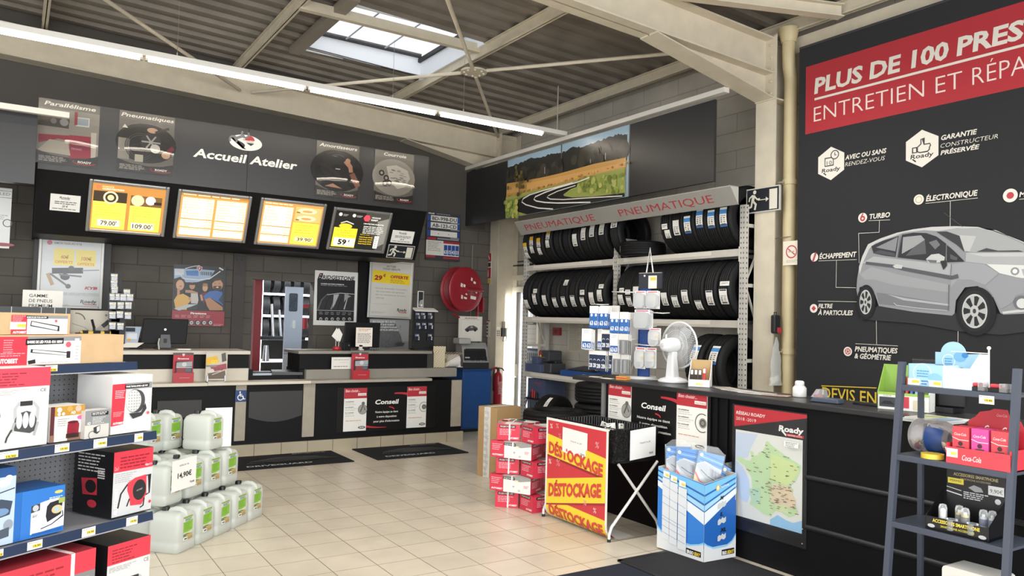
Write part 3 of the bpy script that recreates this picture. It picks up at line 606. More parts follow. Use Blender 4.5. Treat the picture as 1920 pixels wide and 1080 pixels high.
# wheelchair sticker
sl = slot('y', CY+.009, (441.5, 732), (461.5, 753)); mb, A = board(sl, .002, '2a4a86'); sl = (sl[0]-Vector((0, .001, 0)), *sl[1:])
A.rect(0, 0, 1, 1, '24427c'); A.ell(.42, .16, .07, 'f2f0ea'); A.line([(.42, .25), (.45, .5), (.66, .5), (.78, .78), (.9, .74)], .09, 'f2f0ea'); A.line([(.43, .36), (.62, .36)], .06, 'f2f0ea'); A.arc(.47, .62, .24, .08, 'f2f0ea', 110, 350)
place(mb, 'wheelchair_sticker', 'blue wheelchair sticker on a beige counter post', 'sticker', sl)
# "Conseil" boards
def conseil(sl, lab, p, q, lines, W):
    t = thing('advice_board', lab, 'board', sl[0], sl[1], 'black advice boards on the counters')
    mb = MB(); mb.box((0, 0, 0), (sl[2], .006, sl[3]), M('101011', .35)); A = Art(mb, (0, 0, sl[3]), sl[2], sl[3]); mb_ = mb
    c = (p[1]+q[0])/2
    A.text('Conseil', c-.12*W, .40, .105, 'f4f2ec', x1=c+.12*W, bold=.03, it=.12); y = .60
    for s_, k in lines: A.text(s_, c-k*W, y, .048, 'e9e6df', x1=c+k*W, bold=.015); y += .105
    red = 'c02f3a'
    A.arc(c+.10*W, .26, .16*W, .012, red, 100, 10, ry=.10, w2=.03); A.arc(c-.02*W, .84, .22*W, .03, red, 165, 275, ry=.09, w2=.004); A.arc(c+.01, .52, .06*W, .010, red, 80, -10, ry=.05)
    mb.build('panel', t)
    for k, (a, b) in enumerate((p, q)):
        mb = MB(); w = (b-a)*sl[2]; h = sl[3]*.96; mb.box((a*sl[2], -.004, sl[3]*.02), (b*sl[2], 0, sl[3]*.02+h), M('eeece5', .4)); A = Art(mb, (a*sl[2], -.004, sl[3]*.02+h), w, h)
        A.rect(0, 0, 1, .24, 'b8303c'); A.text('Bien choisir...', .05, .09, .065, 'f1c9c8', x1=.68, bold=.02, it=.15); A.rect(.60, .12, .97, .18, 'efe6dc'); A.text(('mon embrayage', 'mes freins')[k], .63, .167, .03, '8c2a33', x1=.94)
        for i, s_ in enumerate(('Les symptômes', 'La solution', 'Le conseil')): A.text(s_, .06, .32+.13*i, .026, '3c3a37', x1=.42, bold=.02); A.bars(.06, .345+.13*i, .6, 2, .035, .008, 'b3b0a8', seed=i)
        if k: A.arc(.86, .5, .22, .02, '4c4a47', 60, 300); A.ell(.88, .5, .12, '8a8781'); A.arc(.88, .5, .07, .03, '4c4a47')
        else: A.ell(.82, .5, .2, 'a19e97'); A.arc(.82, .5, .2, .015, '4c4a47'); A.line([(.72, .56), (.84, .40), (.93, .52)], .05, '5c5a55'); A.ell(.84, .36, .07, '6a6762')
        A.bars(.08, .75, .8, 1, .05, .012, 'd08a5a'); A.ell(.8, .92, .16, '3a3937', ry=.03); A.rect(.70, .908, .9, .932, 'd8d5ce'); mb.build('leaflet', t)
sl = slot('y', CY+.024, (633, 727), (815, 801))
conseil(sl, 'black Conseil board between two red-topped leaflets on the back counter', (.065, .285), (.695, .90), (('Notre équipe se tient', .115), ('à votre disposition', .10), ('pour plus d’information', .13)), 1)
# ================================================================== TYRES
RUB = M('121213', .6, n=.12, sc_=20, sp=.3); RUBW = M('161617', .5)
def tyre_mesh(R, W, rim, name='tyre', seg=72):
    h = W/2; prof = [(rim, -h*.62), (rim+.006, -h*.86), (rim+.03, -h*.96), (R-.075, -h), (R-.04, -h*.97), (R-.018, -h*.9), (R-.006, -h*.78)]
    for g in (-.48, -.16, .16, .48): prof += [(R, h*g-.007), (R-.008, h*g-.005), (R-.008, h*g+.005), (R, h*g+.007)]
    prof += [(R-.006, h*.78), (R-.018, h*.9), (R-.04, h*.97), (R-.075, h), (rim+.03, h*.96), (rim+.006, h*.86), (rim, h*.62), (rim+.012, 0)]
    mb = MB(); vs = []; k = len(prof)
    for i in range(seg):
        a = 2*PI*i/seg
        for j, (r, z) in enumerate(prof):
            if i % 2 and (j in (5, 6) or j in (k-8, k-7)): r -= .006
            vs.append((r*math.cos(a), r*math.sin(a), z))
    mb.add(vs, [(i*k+j, ((i+1) % seg)*k+j, ((i+1) % seg)*k+(j+1) % k, i*k+(j+1) % k) for i in range(seg) for j in range(k)], RUB, True)
    return mb.mesh(name)
TY = {}
def tyre(loc, R=.305, W=.2, rim=.2, labels=(), lab='', group=None, rot=(PI/2, 0, 0), name='tyre'):
    """labels: (angle from, angle to in degrees on the tread, offset along the axle, width, style)"""
    if (R, W, rim) not in TY: TY[(R, W, rim)] = tyre_mesh(R, W, rim)
    o = bpy.data.objects.new(name, TY[(R, W, rim)]); COL.objects.link(o); o.location = loc; o.rotation_euler = rot; tag(o, lab, 'tyre', group)
    for a0, a1, zo, w, st in labels:
        mb = MB(); A0, A1 = math.radians(a0), math.radians(a1)
        A = Art(mb, (0, 0, 0), w, R*abs(A1-A0), fn=lambda x, y, d: Vector(((R+.002+d)*math.cos(A0+(A1-A0)*y), (R+.002+d)*math.sin(A0+(A1-A0)*y), zo-w/2+w*x)), r=.4)
        A.rect(0, 0, 1, 1, 'efede6', ny=6)
        if st == 'y': A.rect(0, 0, 1, .45, 'e9b528', ny=4)
        if st == 'b': A.rect(0, .12, 1, .34, '4c93d6', ny=3); A.rect(0, .86, 1, 1, '3f6fb5', ny=2)
        if st == 'k': A.rect(.08, .03, .92, .11, '2b2b2c', ny=2)
        rn = random.Random(int(a0*7+zo*1000))
        if a1-a0 > 12:
            A.rect(.15, .42, .5, .46, '8d8a82'); A.rect(.55, .42, .85, .46, '8d8a82')
            for i in range(3):
                for j in range(2): A.rect(.15+.4*j, .52+.1*i, .38+.4*j, .57+.1*i, rn.choice(['3c3b39', '7b7870', 'c9a468', '5a5853']))
            A.rect(.2, .83, .85, .93, '55534e', ny=2)
        else: A.rect(.15, .3, .85, .42, '77746c'); A.rect(.15, .55, .6, .65, 'a5a299')
        mb.build('label', o)
    return o
# ------------------------------------------------------------------ the rack
RX = 6.06
STEEL = M('c2bfb7', .45, .1, n=.05, sc_=20); BEAMM = M('c3beb3', .45, n=.04, sc_=10)
yU = [at_x(p, 600, RX).y for p in (982, 1152, 1390)]
zT = at_x(1392, 384, RX).z; zTop, zMid, zLow = 2.333, 1.6155, .856; DEP = .42
t = thing('tyre_rack', 'tall grey perforated steel rack of tyres against the right-hand wall', 'rack', (RX, yU[0], 0), -PI/2)
def ry(y): return yU[0]-y
for y in yU:
    f = None
    mb = MB(); x = ry(y)
    mb.box((x-.035, .0, 0), (x+.035, .05, zT), STEEL); A = Art(mb, (x-.035, 0, zT), .07, zT); B = Art(mb, (x+.035, 0, zT), .05, zT, U=(0, 1, 0)); Cc = Art(mb, (x-.035, .05, zT), .05, zT, U=(0, -1, 0))
    n = int(zT/.05)
    for i in range(n):
        yy = (i+.4)/n; hh = .35/n
        for fx in (.26, .72): A.mb.add([A.P(fx-.09, yy), A.P(fx+.09, yy), A.P(fx+.05, yy+hh), A.P(fx-.05, yy+hh)], [(3, 2, 1, 0)], M('2a2927'))
        B.mb.add([B.P(.35, yy), B.P(.65, yy), B.P(.6, yy+hh), B.P(.4, yy+hh)], [(3, 2, 1, 0)], M('2a2927'))
    mb.build('upright', t)
    mb = MB(); mb.box((x-.035, DEP-.05, 0), (x+.035, DEP, zT), STEEL); mb.build('upright', t)
    mb = MB()
    for z in (.3, 1.2, 1.95, 2.55): mb.box((x-.012, .05, z), (x+.012, DEP-.05, z+.035), STEEL)
    for za, zb in ((.33, 1.2), (1.95, 1.24), (1.98, 2.55)):
        mb.hexa([(x-.01, .05, za), (x+.01, .05, za), (x+.01, DEP-.05, zb), (x-.01, DEP-.05, zb), (x-.01, .05, za+.035), (x+.01, .05, za+.035), (x+.01, DEP-.05, zb+.035), (x-.01, DEP-.05, zb+.035)], STEEL)
    mb.build('brace', t)
for b, levels in ((0, (zTop, zMid, zLow)), (1, (zTop, zMid, .80))):
    xa, xb = ry(yU[b])+.036, ry(yU[b+1])-.036
    for z in levels:
        mb = MB(); mb.box((xa, .0, z-.075), (xb, .05, z), BEAMM); A = Art(mb, (xa, 0, z), xb-xa, .075); A.rect(.09 if b == 0 else .06, .08, .88 if b == 0 else .80, .62, 'dbd5c8'); mb.build('beam', t, bevel=.003)
        mb = MB(); mb.box((xa, DEP-.05, z-.075), (xb, DEP, z), BEAMM); mb.build('beam', t)
        mb = MB(); mb.box((xa, .05, z-.03), (xb, DEP-.05, z), M('3a3936', .7)); mb.build('deck', t)
        for x in (xa, xb): mb = MB(); mb.box((x-.004, -.008, z-.13), (x+.004, .0, z+.02), BEAMM); mb.build('beam_hook', t)
# sign board on the rack
SGX = RX-.27
ya = at_x(977, 441, SGX).y; yb = at_x(1384, 383, SGX).y; zb = (at_x(977, 441, SGX).z+at_x(1384, 383, SGX).z)/2
pt, pt2 = at_y(967, 418, ya), at_y(1366, 348, yb); xt = (pt.x+pt2.x)/2; zt = (pt.z+pt2.z)/2
t = thing('tyre_sign', 'long grey tilted sign reading PNEUMATIQUE twice on top of the tyre rack', 'sign', (SGX, ya, zb), -PI/2)
L = ya-yb; dx, dz = (SGX)-xt, zt-zb
GREY = M('99968f', .5, n=.04, sc_=3)
mb = MB(); mb.hexa([(0, 0, 0), (L, 0, 0), (L, .012, 0), (0, .012, 0), (0, -dx, dz), (L, -dx, dz), (L, -dx+.012, dz), (0, -dx+.012, dz)], GREY)
V = Vector((0, -dx, dz)).normalized(); A = Art(mb, (0, -dx, dz), L, math.hypot(dx, dz), V=V); zoom(A, 0, 0, 1, (SGX, ya, zb), -PI/2)
for a, b in (((988, 433), (1117, 413)), ((1163, 405), (1340, 380))):
    qa, qb = A.q(*a), A.q(*b); A.text('PNEUMATIQUE', qa[0], .72, .46, 'b3353b', x1=qb[0], bold=-.004)
mb.build('front_panel', t)
mb = MB(); mb.add([(L, 0, 0), (L, -dx, dz), (L, .0, dz), (L+.003, 0, 0), (L+.003, -dx, dz), (L+.003, .0, dz)], [(0, 1, 2), (3, 5, 4), (0, 3, 4, 1), (1, 4, 5, 2), (2, 5, 3, 0)], M('b3b0a9', .5)); mb.build('end_panel', t)
mb = MB(); mb.box((0, -dx, dz), (L, .0, dz+.01), GREY); mb.build('top_panel', t)
rn = random.Random(11)
def row(pxs, py, z, R, W, rim, labs, gname, desc, where):
    for i, p in enumerate(pxs):
        y = at_x(p, py, RX-.09).y
        L_ = labs[i] if i < len(labs) else ()
        st = [s[4] for s in L_]
        d = 'black tyre '+('with yellow-topped label' if 'y' in st else 'with blue-striped label' if 'b' in st else 'with white label' if L_ else 'without label')+', '+where(i, len(pxs))+' on '+desc
        R2 = R*1.05; tyre((RX-.125+R2+.006*rn.random(), y, z+R2+.003), R2, W*.95, rim*1.05, L_, d, gname, (PI/2, 0, 0))
ORD = ['first', 'second', 'third', 'fourth', 'fifth', 'sixth', 'seventh', 'eighth', 'ninth', 'tenth', 'eleventh']
def nth(i, n): return ORD[i]+' from the left' if i < n-1 else 'last at the right end'
y_ = lambda a, z: ((a, a+22, z, .085, 'y'), (a+24, a+42, z-.01, .08, 'w'))
w_ = lambda a, st='w', l=28: ((a, a+l, 0, .09, st),)
row([987, 999, 1012, 1028, 1045, 1062, 1080, 1096, 1112, 1130], 480, zTop, .30, .172, .2, [y_(182, 0), y_(168, 0), y_(174, .0), y_(158, .02), (), (), w_(176), w_(164), w_(159), w_(157)], 'tyres on the top left shelf', 'the top left shelf', nth)
row([988, 1004.5, 1023, 1041, 1058, 1076, 1093, 1111, 1127], 560, zMid, .305, .185, .2, [w_(196, 'w', 24), ((170, 180, .03, .09, 'w'), (182, 208, 0, .085, 'k')), w_(186, 'w', 26), w_(192, 'k', 24), ((150, 164, .04, .085, 'w'), (190, 214, 0, .085, 'k')), w_(188, 'k', 26), ((176, 187, .02, .09, 'w'), (192, 214, 0, .085, 'k')), w_(182), ((165, 174, .03, .09, 'w'), (177, 202, 0, .09, 'w'))], 'tyres on the middle left shelf', 'the middle left shelf', nth)
row([1166, 1181, 1196, 1212, 1230, 1248, 1267, 1287, 1309, 1333, 1359], 560, zMid, .302, .182, .2, [((174, 184, .03, .08, 'w'), (188, 210, 0, .085, 'w')), ((178, 188, 0, .085, 'w'), (192, 214, 0, .085, 'k')), w_(172, 'w', 24), w_(176, 'w', 20), (), w_(186, 'w', 26), w_(192, 'k', 24), w_(182, 'k', 26), w_(202, 'k', 20), w_(184, 'k', 28), ((168, 176, .02, .12, 'w'), (182, 210, 0, .10, 'k'))], 'tyres on the middle right shelf', 'the middle right shelf', nth)
row([1249, 1270, 1291, 1314, 1336, 1359], 470, zTop, .315, .19, .2, [((182, 192, 0, .085, 'w'), (194, 210, .03, .08, 'w')), w_(178, 'w', 28), w_(173, 'b', 32), w_(163, 'b', 34), w_(168, 'b', 32), w_(166, 'b', 34)], 'tyres on the top right shelf', 'the top right shelf', nth)
yl = at_x(1210, 490, RX+.14).y
tyre((RX+.10, yl, zTop+.092), .265, .175, .17, ((160, 172, 0, .07, 'w'),), 'black tyre lying flat on the top shelf of the right bay', None, (0, 0, -.4))
tyre((RX+.13, at_x(1167, 470, RX+.0).y, zTop+.306), .30, .17, .19, ((150, 172, 0, .10, 'w'),), 'black tyre leaning over the tyre that lies flat on the top shelf', None, (PI/2-.06, 0, .10))
for i, p in enumerate((1316, 1352)):
    tyre((RX+.13, at_x(p, 680, RX-.05).y, .80+.338), .335, .235, .21, ((140, 174, .02, .10, 'b'),), ('wide black tyre with blue-striped label behind the white table fan, left of the pair', 'wide black tyre with blue-striped label beside the right rack upright, low down')[i], 'wide tyres on the low right shelf')
# tyres heaped on the floor in front of the bench
for k, l_ in enumerate(('lowest', 'second')): tyre((4.72, 6.38, .112+.219*k), .33, .215, .21, (), 'black tyre lying %s in the flat heap behind the red stack' % l_, None, (0, 0, .5*k))
tyre((4.71, 6.39, .552), .33, .215, .21, ((196, 204, 0, .05, 'w'),), 'black tyre lying on top of the flat heap behind the red stack', None, (0, 0, 1.))
for k, l_ in enumerate(('lowest', 'second', 'third', 'topmost')): tyre((5.56+.02*(k % 2), 6.62+.02*(k % 2), .113+.2235*k), .34, .22, .21, (), 'black tyre lying %s in the tall heap at the left end of the sales counter' % l_, None, (0, 0, .7*k))
tyre((5.44, 7.42, .345), .345, .24, .21, ((112, 150, .06, .05, 'w'),), 'black tyre standing upright with a long white label between the two tyre heaps', None, (PI/2, 0, .35))
# ================================================================== STUFF ON AND UNDER THE RACK BENCH
BLUEG = M('4a5470', .5, n=.05, sc_=6)
cb0 = yU[0]-.06; mb = MB(); mb.box((RX+.06, cb0-.42, 0), (RX+.40, cb0, .76), BLUEG); A = Art(mb, (RX+.06, cb0, .76), .42, .76, U=(0, -1, 0)); A.bars(.35, .06, .8, 1, .05, .015, 'b0444a'); A.text('ATELIER', .35, .11, .02, 'a8494d', x1=.75)
t = thing('tool_cabinet', 'blue-grey steel tool cabinet under the bench at the left end of the rack', 'cabinet', (0, 0, 0)); mb.build('body', t)
mb = MB(); mb.box((RX+.0, cb0-.3, .48), (RX+.06, cb0-.03, .50), M('18181a', .5)); mb.build('tool_rail', t)
mb = MB()
for k in range(5): mb.cyl((RX+.03, cb0-.27+.045*k, .32+.02*(k % 2)), (RX+.03, cb0-.27+.045*k, .48), .006, M('8e8f92', .3, .8), 8)
for k in range(4): mb.cyl((RX+.03, cb0-.26+.05*k, .5015), (RX+.03, cb0-.26+.05*k, .58+.02*(k % 3)), .014, M('a8333a' if k in (1, 2) else '26262a', .4), 10)
tag(mb.build('screwdriver_set'), 'red and black handled screwdrivers standing in the cabinet tool rail', 'tools')
zb = zLow+.003
def bench(px, py, xoff): return at_x(px, py, RX+xoff)
# grey clamp machine
p = bench(1032, 690, .2); t = thing('bench_machine', 'dark grey bench machine with a red and yellow sticker on the rack bench', 'machine', (p.x, p.y, zb), -PI/2)
G2 = M('3f4043', .5); mb = MB(); mb.rbox((-.17, -.12, 0), (.17, .14, .13), .02, G2, 'z'); mb.build('base', t, bevel=.008)
mb = MB(); mb.rbox((-.15, -.10, .15), (.10, .12, .30), .03, G2, 'y'); mb.rbox((-.15, 0, .13), (.12, .12, .16), .01, M('2c2d2f', .5), 'z'); A = Art(mb, (-.13, -.10, .30), .06, .15); A.rect(.1, .1, .9, .95, 'b8343a'); A.ell(.5, .55, .35, 'e8c52e'); mb.build('head', t, bevel=.008)
mb = MB(); mb.cyl((-.04, -.115, .2), (.04, -.115, .2), .012, M('8c8d8f', .3, .8), 10); mb.build('handle', t)
p = bench(1007, 692, .12); t = thing('blue_grey_case', 'long blue-grey tool case on the bench left of the grey machine', 'case', (p.x, p.y, zb), -PI/2)
mb = MB(); mb.box((-.19, -.1, 0), (.22, .14, .11), BLUEG); mb.build('body', t, bevel=.006); mb = MB(); mb.box((-.02, -.08, .11), (.12, .12, .21), BLUEG); mb.build('top_box', t, bevel=.006)
p = bench(1084, 700, .02); t = thing('plate_press', 'blue number-plate press with a black tray on the rack bench', 'machine', (p.x, p.y, zb), -PI/2)
BL = M('2b4f8c', .45); mb = MB(); mb.hexa([(-.36, -.02, 0), (.34, -.02, 0), (.34, .38, 0), (-.36, .38, 0), (-.36, -.02, .07), (.34, -.02, .07), (.34, .38, .12), (-.36, .38, .12)], BL); mb.build('body', t, bevel=.006)
mb = MB(); mb.hexa([(-.25, .03, .078), (.28, .03, .078), (.28, .30, .107), (-.25, .30, .107), (-.25, .03, .084), (.28, .03, .084), (.28, .30, .119), (-.25, .30, .119)], M('1a1a1c', .4)); mb.build('tray', t)
mb = MB(); mb.box((-.15, .31, .1), (.32, .36, .28), BL); mb.box((-.16, .31, .2), (.33, .37, .31), M('19191b', .5)); mb.build('back_stop', t)
mb = MB(); mb.box((.12, -.027, .01), (.26, -.02, .045), M('d4d2cb', .4)); A = Art(mb, (.12, -.027, .045), .14, .035); A.bars(.05, .3, .95, 1, .3, .3, '2c2c2e'); mb.build('type_plate', t)
# papers on the wall behind the bench
def wallpaper_x(tl, br, lab, draw, X=WX-.012, name='wall_notice', cat='notice', group=None, t=.004, edge='e6e2d6'):
    sl = slot('x', X, tl, br); mb, A = board(sl, t, edge); draw(A); return place(mb, name, lab, cat, sl, group)
def d_sheet1(A): A.rect(0, 0, 1, 1, 'd5d0c4'); A.rect(0, 0, 1, .18, '4b4e55'); A.bars(.08, .05, .9, 2, .06, .03, 'd5d0c4'); [A.line([(.05, y), (.95, y)], .01, '8a867c') for y in (.35, .55, .75, .9)]
def d_sheet2(A): A.rect(0, 0, 1, 1, '8c959d'); A.rect(0, 0, 1, .16, '2c3a55'); [A.rect(.05+.12*k, .3, .11+.12*k, .62+.1*(k % 3), '2b2c30') for k in range(8)]; A.rect(0, .8, 1, 1, '55606a')
wallpaper_x((985, 600), (1005, 648), 'small pale chart with dark heading on the wall above the bench', d_sheet1); wallpaper_x((984, 652), (1013, 684), 'blue-headed chart of tools on the wall behind the bench', d_sheet2)
def d_list(A): A.rect(0, 0, 1, 1, 'bdb5a2'); A.bars(.08, .04, .95, 26, .035, .010, '6e675a', seed=5)
wallpaper_x((1066, 604), (1092, 662), 'long yellowed price list hanging on the wall above the plate press', d_list)
sl = slot('x', WX-.05, (1036, 614), (1048, 629)); mb = MB(); mb.box((0, 0, 0), (sl[2], .049, sl[3]), M('8e2f33', .5)); A = Art(mb, (0, 0, sl[3]), sl[2], sl[3]); A.rect(.25, .25, .75, .75, '5f2226'); place(mb, 'alarm_box', 'small dark red alarm call box on the wall above the bench', 'alarm', sl, bevel=.004)
# ================================================================== RIGHT-HAND COUNTER
KX = 4.18
yL = at_x(1076, 706, KX).y; yP = at_x(1131, 740, KX).y; yR = 1.2
t = thing('sales_counter', 'long black sales counter with horizontal rails running along the right side', 'counter', (KX, yP, 0), -PI/2)
def ky(y): return yP-y
KB = M('0a0a0c', .55, n=.12, sc_=8, sp=.2); KT = M('2a2a2c', .35, n=.06, sc_=10)
mb = MB(); mb.rbox((ky(yL), -.03, 1.055), (ky(yR), .46, 1.09), .03, KT, 'z'); mb.build('worktop', t, bevel=.006)
yg = at_x(1512, 900, KX).y
mb = MB(); mb.box((.02, .012, 0), (ky(yg), .06, 1.055), KB); mb.build('front_panel', t); mb = MB(); mb.box((ky(yg)+.004, .0, 0), (ky(yR), .05, 1.055), KB); mb.build('front_panel', t)
mb = MB(); mb.box((.02, .06, .0), (.06, .42, 1.055), KB); mb.build('side_panel', t)
for z in (.633, .328):
    mb = MB(); mb.cyl((ky(yg)+.004, .0, z), (ky(yR), .0, z), .018, M('1c1c1f', .4), 12); mb.build('rail', t)
mb = MB(); mb.box((-.012, -.01, .0), (.022, .012, 1.055), M('8d8c89', .4, .3)); mb.build('post', t)
for a in (1343, 1362): mb = MB(); y = at_x(a, 800, KX).y; mb.box((ky(y)-.012, -.004, 0), (ky(y)+.012, .012, 1.05), KB); mb.build('post', t)
sl = slot('x', KX-.004, (1139, 714), (1331, 846)); za = at_x(1141, 716, KX).z; zb_ = za-.42
sl = (Vector((KX-.004, sl[0].y, zb_)), sl[1], sl[2], za-zb_)
def fx(px): return (sl[0].y-at_x(px, 780, KX).y)/sl[2]
conseil(sl, 'black Conseil board between two leaflets on the right-hand counter', (fx(1141.5), fx(1184)), (fx(1270), fx(1327)), (('Notre équipe se tient', .16), ('à votre disposition', .135), ('pour plus d’information', .17)), 1)
# map poster in its clear holder
sl = slot('x', KX-.006, (1374, 756), (1511, 1030)); zt = (at_x(1374, 752, KX).z+at_x(1512, 780, KX).z)/2; zb_ = at_x(1510, 1029, KX).z
sl = (Vector((KX-.006, sl[0].y, zb_)), sl[1], sl[2], zt-zb_)
t = thing('map_poster', 'framed network map of France on the front of the right-hand counter', 'poster', sl[0], sl[1])
mb = MB(); mb.box((0, 0, 0), (sl[2], .006, sl[3]), M('232326', .3)); mb.build('holder', t)
mb = MB(); A = Art(mb, (0, -.001, sl[3]), sl[2], sl[3], r=.3); zoom(A, 1360, 740, 3.375, sl[0], sl[1]); Q = A.Q
A.poly(Q((58, 65), (520, 130), (487, 890), (100, 785), (75, 600)), '2f2f31')
A.poly(Q((58, 65), (520, 130), (520, 150), (58, 200)), 'c4323f'); A.rect(*A.q(57, 66), A.q(519, 0)[0], A.q(57, 66)[1]+.012, 'c4323f')
a = A.q(70, 118); b = A.q(255, 140); A.text('RÉSEAU ROADY', a[0], a[1]+.004, .026, 'f4f0ea', x1=b[0], bold=.02, it=.1); A.text('2018 -2019', a[0], a[1]+.05, .026, 'f4f0ea', x1=A.q(195, 160)[0])
a = A.q(338, 222); b = A.q(497, 246); A.text('Roady', a[0], a[1]+.006, .044, 'f6f3ee', x1=b[0], bold=.04, it=.1); A.line([(a[0]+.04, a[1]), (a[0]+.1, a[1]+.035)], .02, 'f6f3ee'); A.rect(a[0]+.1, a[1]+.018, b[0], a[1]+.038, 'c4323f'); A.text("CENTRES AUTO", a[0]+.115, a[1]+.034, .012, 'f0dcd8', x1=b[0]-.02, bold=.02)
ml, mt_, mr, mb2 = A.q(68, 218)[0], A.q(68, 218)[1], A.q(492, 288)[0], A.q(483, 888)[1]
A.rect(ml, mt_, mr, mb2-.01, 'e4e5df'); w, h = mr-ml, mb2-.01-mt_
def mp(x, y): return (ml+w*x, mt_+h*y)
A.poly([mp(*p) for p in ((0, .03), (.35, .02), (.25, .18), (.2, .30), (0, .36))], 'cdd9ea'); A.poly([mp(*p) for p in ((0, .36), (.12, .42), (.22, .55), (.24, .72), (.20, .82), (.08, .80), (0, .62))], 'c6d6ee')
A.poly([mp(*p) for p in ((.55, .94), (.66, .87), (.78, .90), (.88, .91), (1, .86), (1, 1), (.55, 1))], '9cc8e8')
FR = [(.50, .07), (.54, .10), (.60, .13), (.66, .155), (.74, .19), (.84, .225), (.985, .275), (.97, .33), (.93, .42), (.88, .48), (.83, .53), (.88, .55), (.87, .60), (.92, .66), (.91, .72), (.95, .78), (.90, .83), (.82, .86), (.72, .83), (.63, .83), (.58, .87), (.57, .91), (.45, .90), (.34, .86), (.24, .83), (.28, .72), (.27, .60), (.26, .52), (.20, .46), (.16, .41), (.07, .375), (.03, .355), (.03, .325), (.10, .315), (.18, .335), (.25, .335), (.26, .28), (.23, .22), (.28, .225), (.30, .265), (.36, .255), (.36, .225), (.43, .19), (.46, .15), (.47, .09)]
A.poly([mp(*p) for p in FR], 'c6dfb1'); A.poly([mp(*p) for p in ((.55, .2), (.9, .27), (.95, .35), (.8, .52), (.55, .5))], 'd3e3a6')
A.poly([mp(*p) for p in ((.58, .53), (.83, .53), (.87, .60), (.92, .66), (.90, .74), (.70, .80), (.55, .72))], 'e6d6b8'); A.poly([mp(*p) for p in ((.22, .66), (.40, .62), (.40, .8), (.28, .82))], 'bcd9c0'); A.poly([mp(*p) for p in ((.62, .76), (.80, .74), (.82, .82), (.66, .83))], 'd5e2b4')
rn = random.Random(4)
def inside(x, y):
    c = False
    for i in range(len(FR)):
        (x1, y1), (x2, y2) = FR[i-1], FR[i]
        if (y1 > y) != (y2 > y) and x < (x2-x1)*(y-y1)/(y2-y1)+x1: c = not c
    return c
n = 0
while n < 110:
    x, y = rn.random(), rn.random()
    if n > 70: x, y = .55+.38*rn.random(), .52+.28*rn.random()
    if inside(x, y):
        n += 1; p = mp(x, y); A.rect(p[0], p[1], p[0]+.022+.02*rn.random(), p[1]+.0045, rn.choice(['5d6a52', '8a4b48', '6d6a64', '9b5a44']))
p = mp(.78, .03); A.rect(p[0], p[1], ml+w*.98, p[1]+.04, 'f4f4f0'); A.bars(p[0]+.02, p[1]+.006, ml+w*.97, 3, .012, .005, '77746c')
p = mp(.0, .55); A.rect(p[0], p[1], p[0]+.06, p[1]+.18, 'dfe0d4'); A.bars(p[0]+.005, p[1]+.01, p[0]+.055, 14, .012, .005, 'a9a796')
mb.build('print', t)
mb = MB(); mb.box((-.004, -.008, 0), (sl[2]+.004, -.0045, sl[3]), clear_sheet('holder_sheet', 0, .05, 1.12)); mb.build('cover_sheet', t)
mb = MB()
for x in (.02, sl[2]-.02):
    for z in (.03, .12): mb.cyl((x, -.008, z), (x, -.012, z), .004, M('d0d0d0', .3, .6), 8)
tag(mb.build('fixing_pin', t))
# ================================================================== BANNER
BX = 6.26
yl_ = at_x(1497, 300, BX).y; ztop = at_x(1497, 92, BX).z; L = yl_-1.35; Hh = ztop-.72
t = thing('wall_banner', 'huge black fabric banner with red heading and silver car on the right wall', 'banner', (BX, yl_, .72), -PI/2)
mb = MB(); CLOTH = M('303032', .85, n=.04, sc_=60, sp=.2); mb.box((0, 0, 0), (L, .012, Hh), CLOTH)
A = Art(mb, (0, 0, Hh), L, Hh, r=.75, step=.0002); loc = (BX, yl_, .72); zoom(A, 1280, 0, 3, loc, -PI/2); Q = A.Q
RED = 'ab2b34'; a = A.q(694, 378); b = A.q(691, 751); xr = 1.0
A.rect(a[0], a[1], xr, (b[1]+A.q(1920, 495)[1])/2, RED)
OFF = 'ddd8cd'
def line_text(s, p0, cap0, p1, **k):
    """p0: lower left of the first letter, cap0: its upper left, p1: lower right of the last"""
    q0, qc, q1 = A.q(*p0), A.q(*cap0), A.q(*p1); A.text(s, q0[0], (q0[1]+q1[1])/2, q0[1]-qc[1], k.pop('c', OFF), x1=q1[0], **k); return q0, qc, q1
q0 = A.q(740, 522); qc = A.q(745, 435); q1 = A.q(1920, 215); ych = (q0[1]+A.q(1500, 330)[1])/2
xe = A.q(1497, 335)[0]; A.text('PLUS DE 100', q0[0], ych, q0[1]-qc[1], OFF, x1=xe, bold=.035, it=.08)
xs = A.q(1541, 320)[0]; ee = A.q(1835, 245)[0]; g1, g2 = glyphs('PRE', .035, .08), glyphs('PRESTATIONS', .035, .08)
A.text('PRESTATIONS', xs, ych, q0[1]-qc[1], OFF, x1=xs+(ee-xs)*(g2[3]-g2[2])/(g1[3]-g1[2]), bold=.035, it=.08)
u0 = A.q(742, 553); u1 = A.q(1918, 262); um = (u0[1]+u1[1])/2; A.rect(u0[0], um-.003, .99, um+.003, OFF)
q0 = A.q(738, 678); qc = A.q(740, 590); yb_ = (q0[1]+A.q(1570, 505)[1])/2; A.text('ENTRETIEN ET', q0[0], yb_, (q0[1]-qc[1]), 'e6d5cd', x1=A.q(1572, 500)[0], bold=-.012)
A.text('RÉPARATION', A.q(1630, 480)[0], yb_, q0[1]-qc[1], 'e6d5cd', x1=A.q(1630, 480)[0]+(A.q(1880, 425)[0]-A.q(1630, 480)[0])*3.3, bold=-.012)
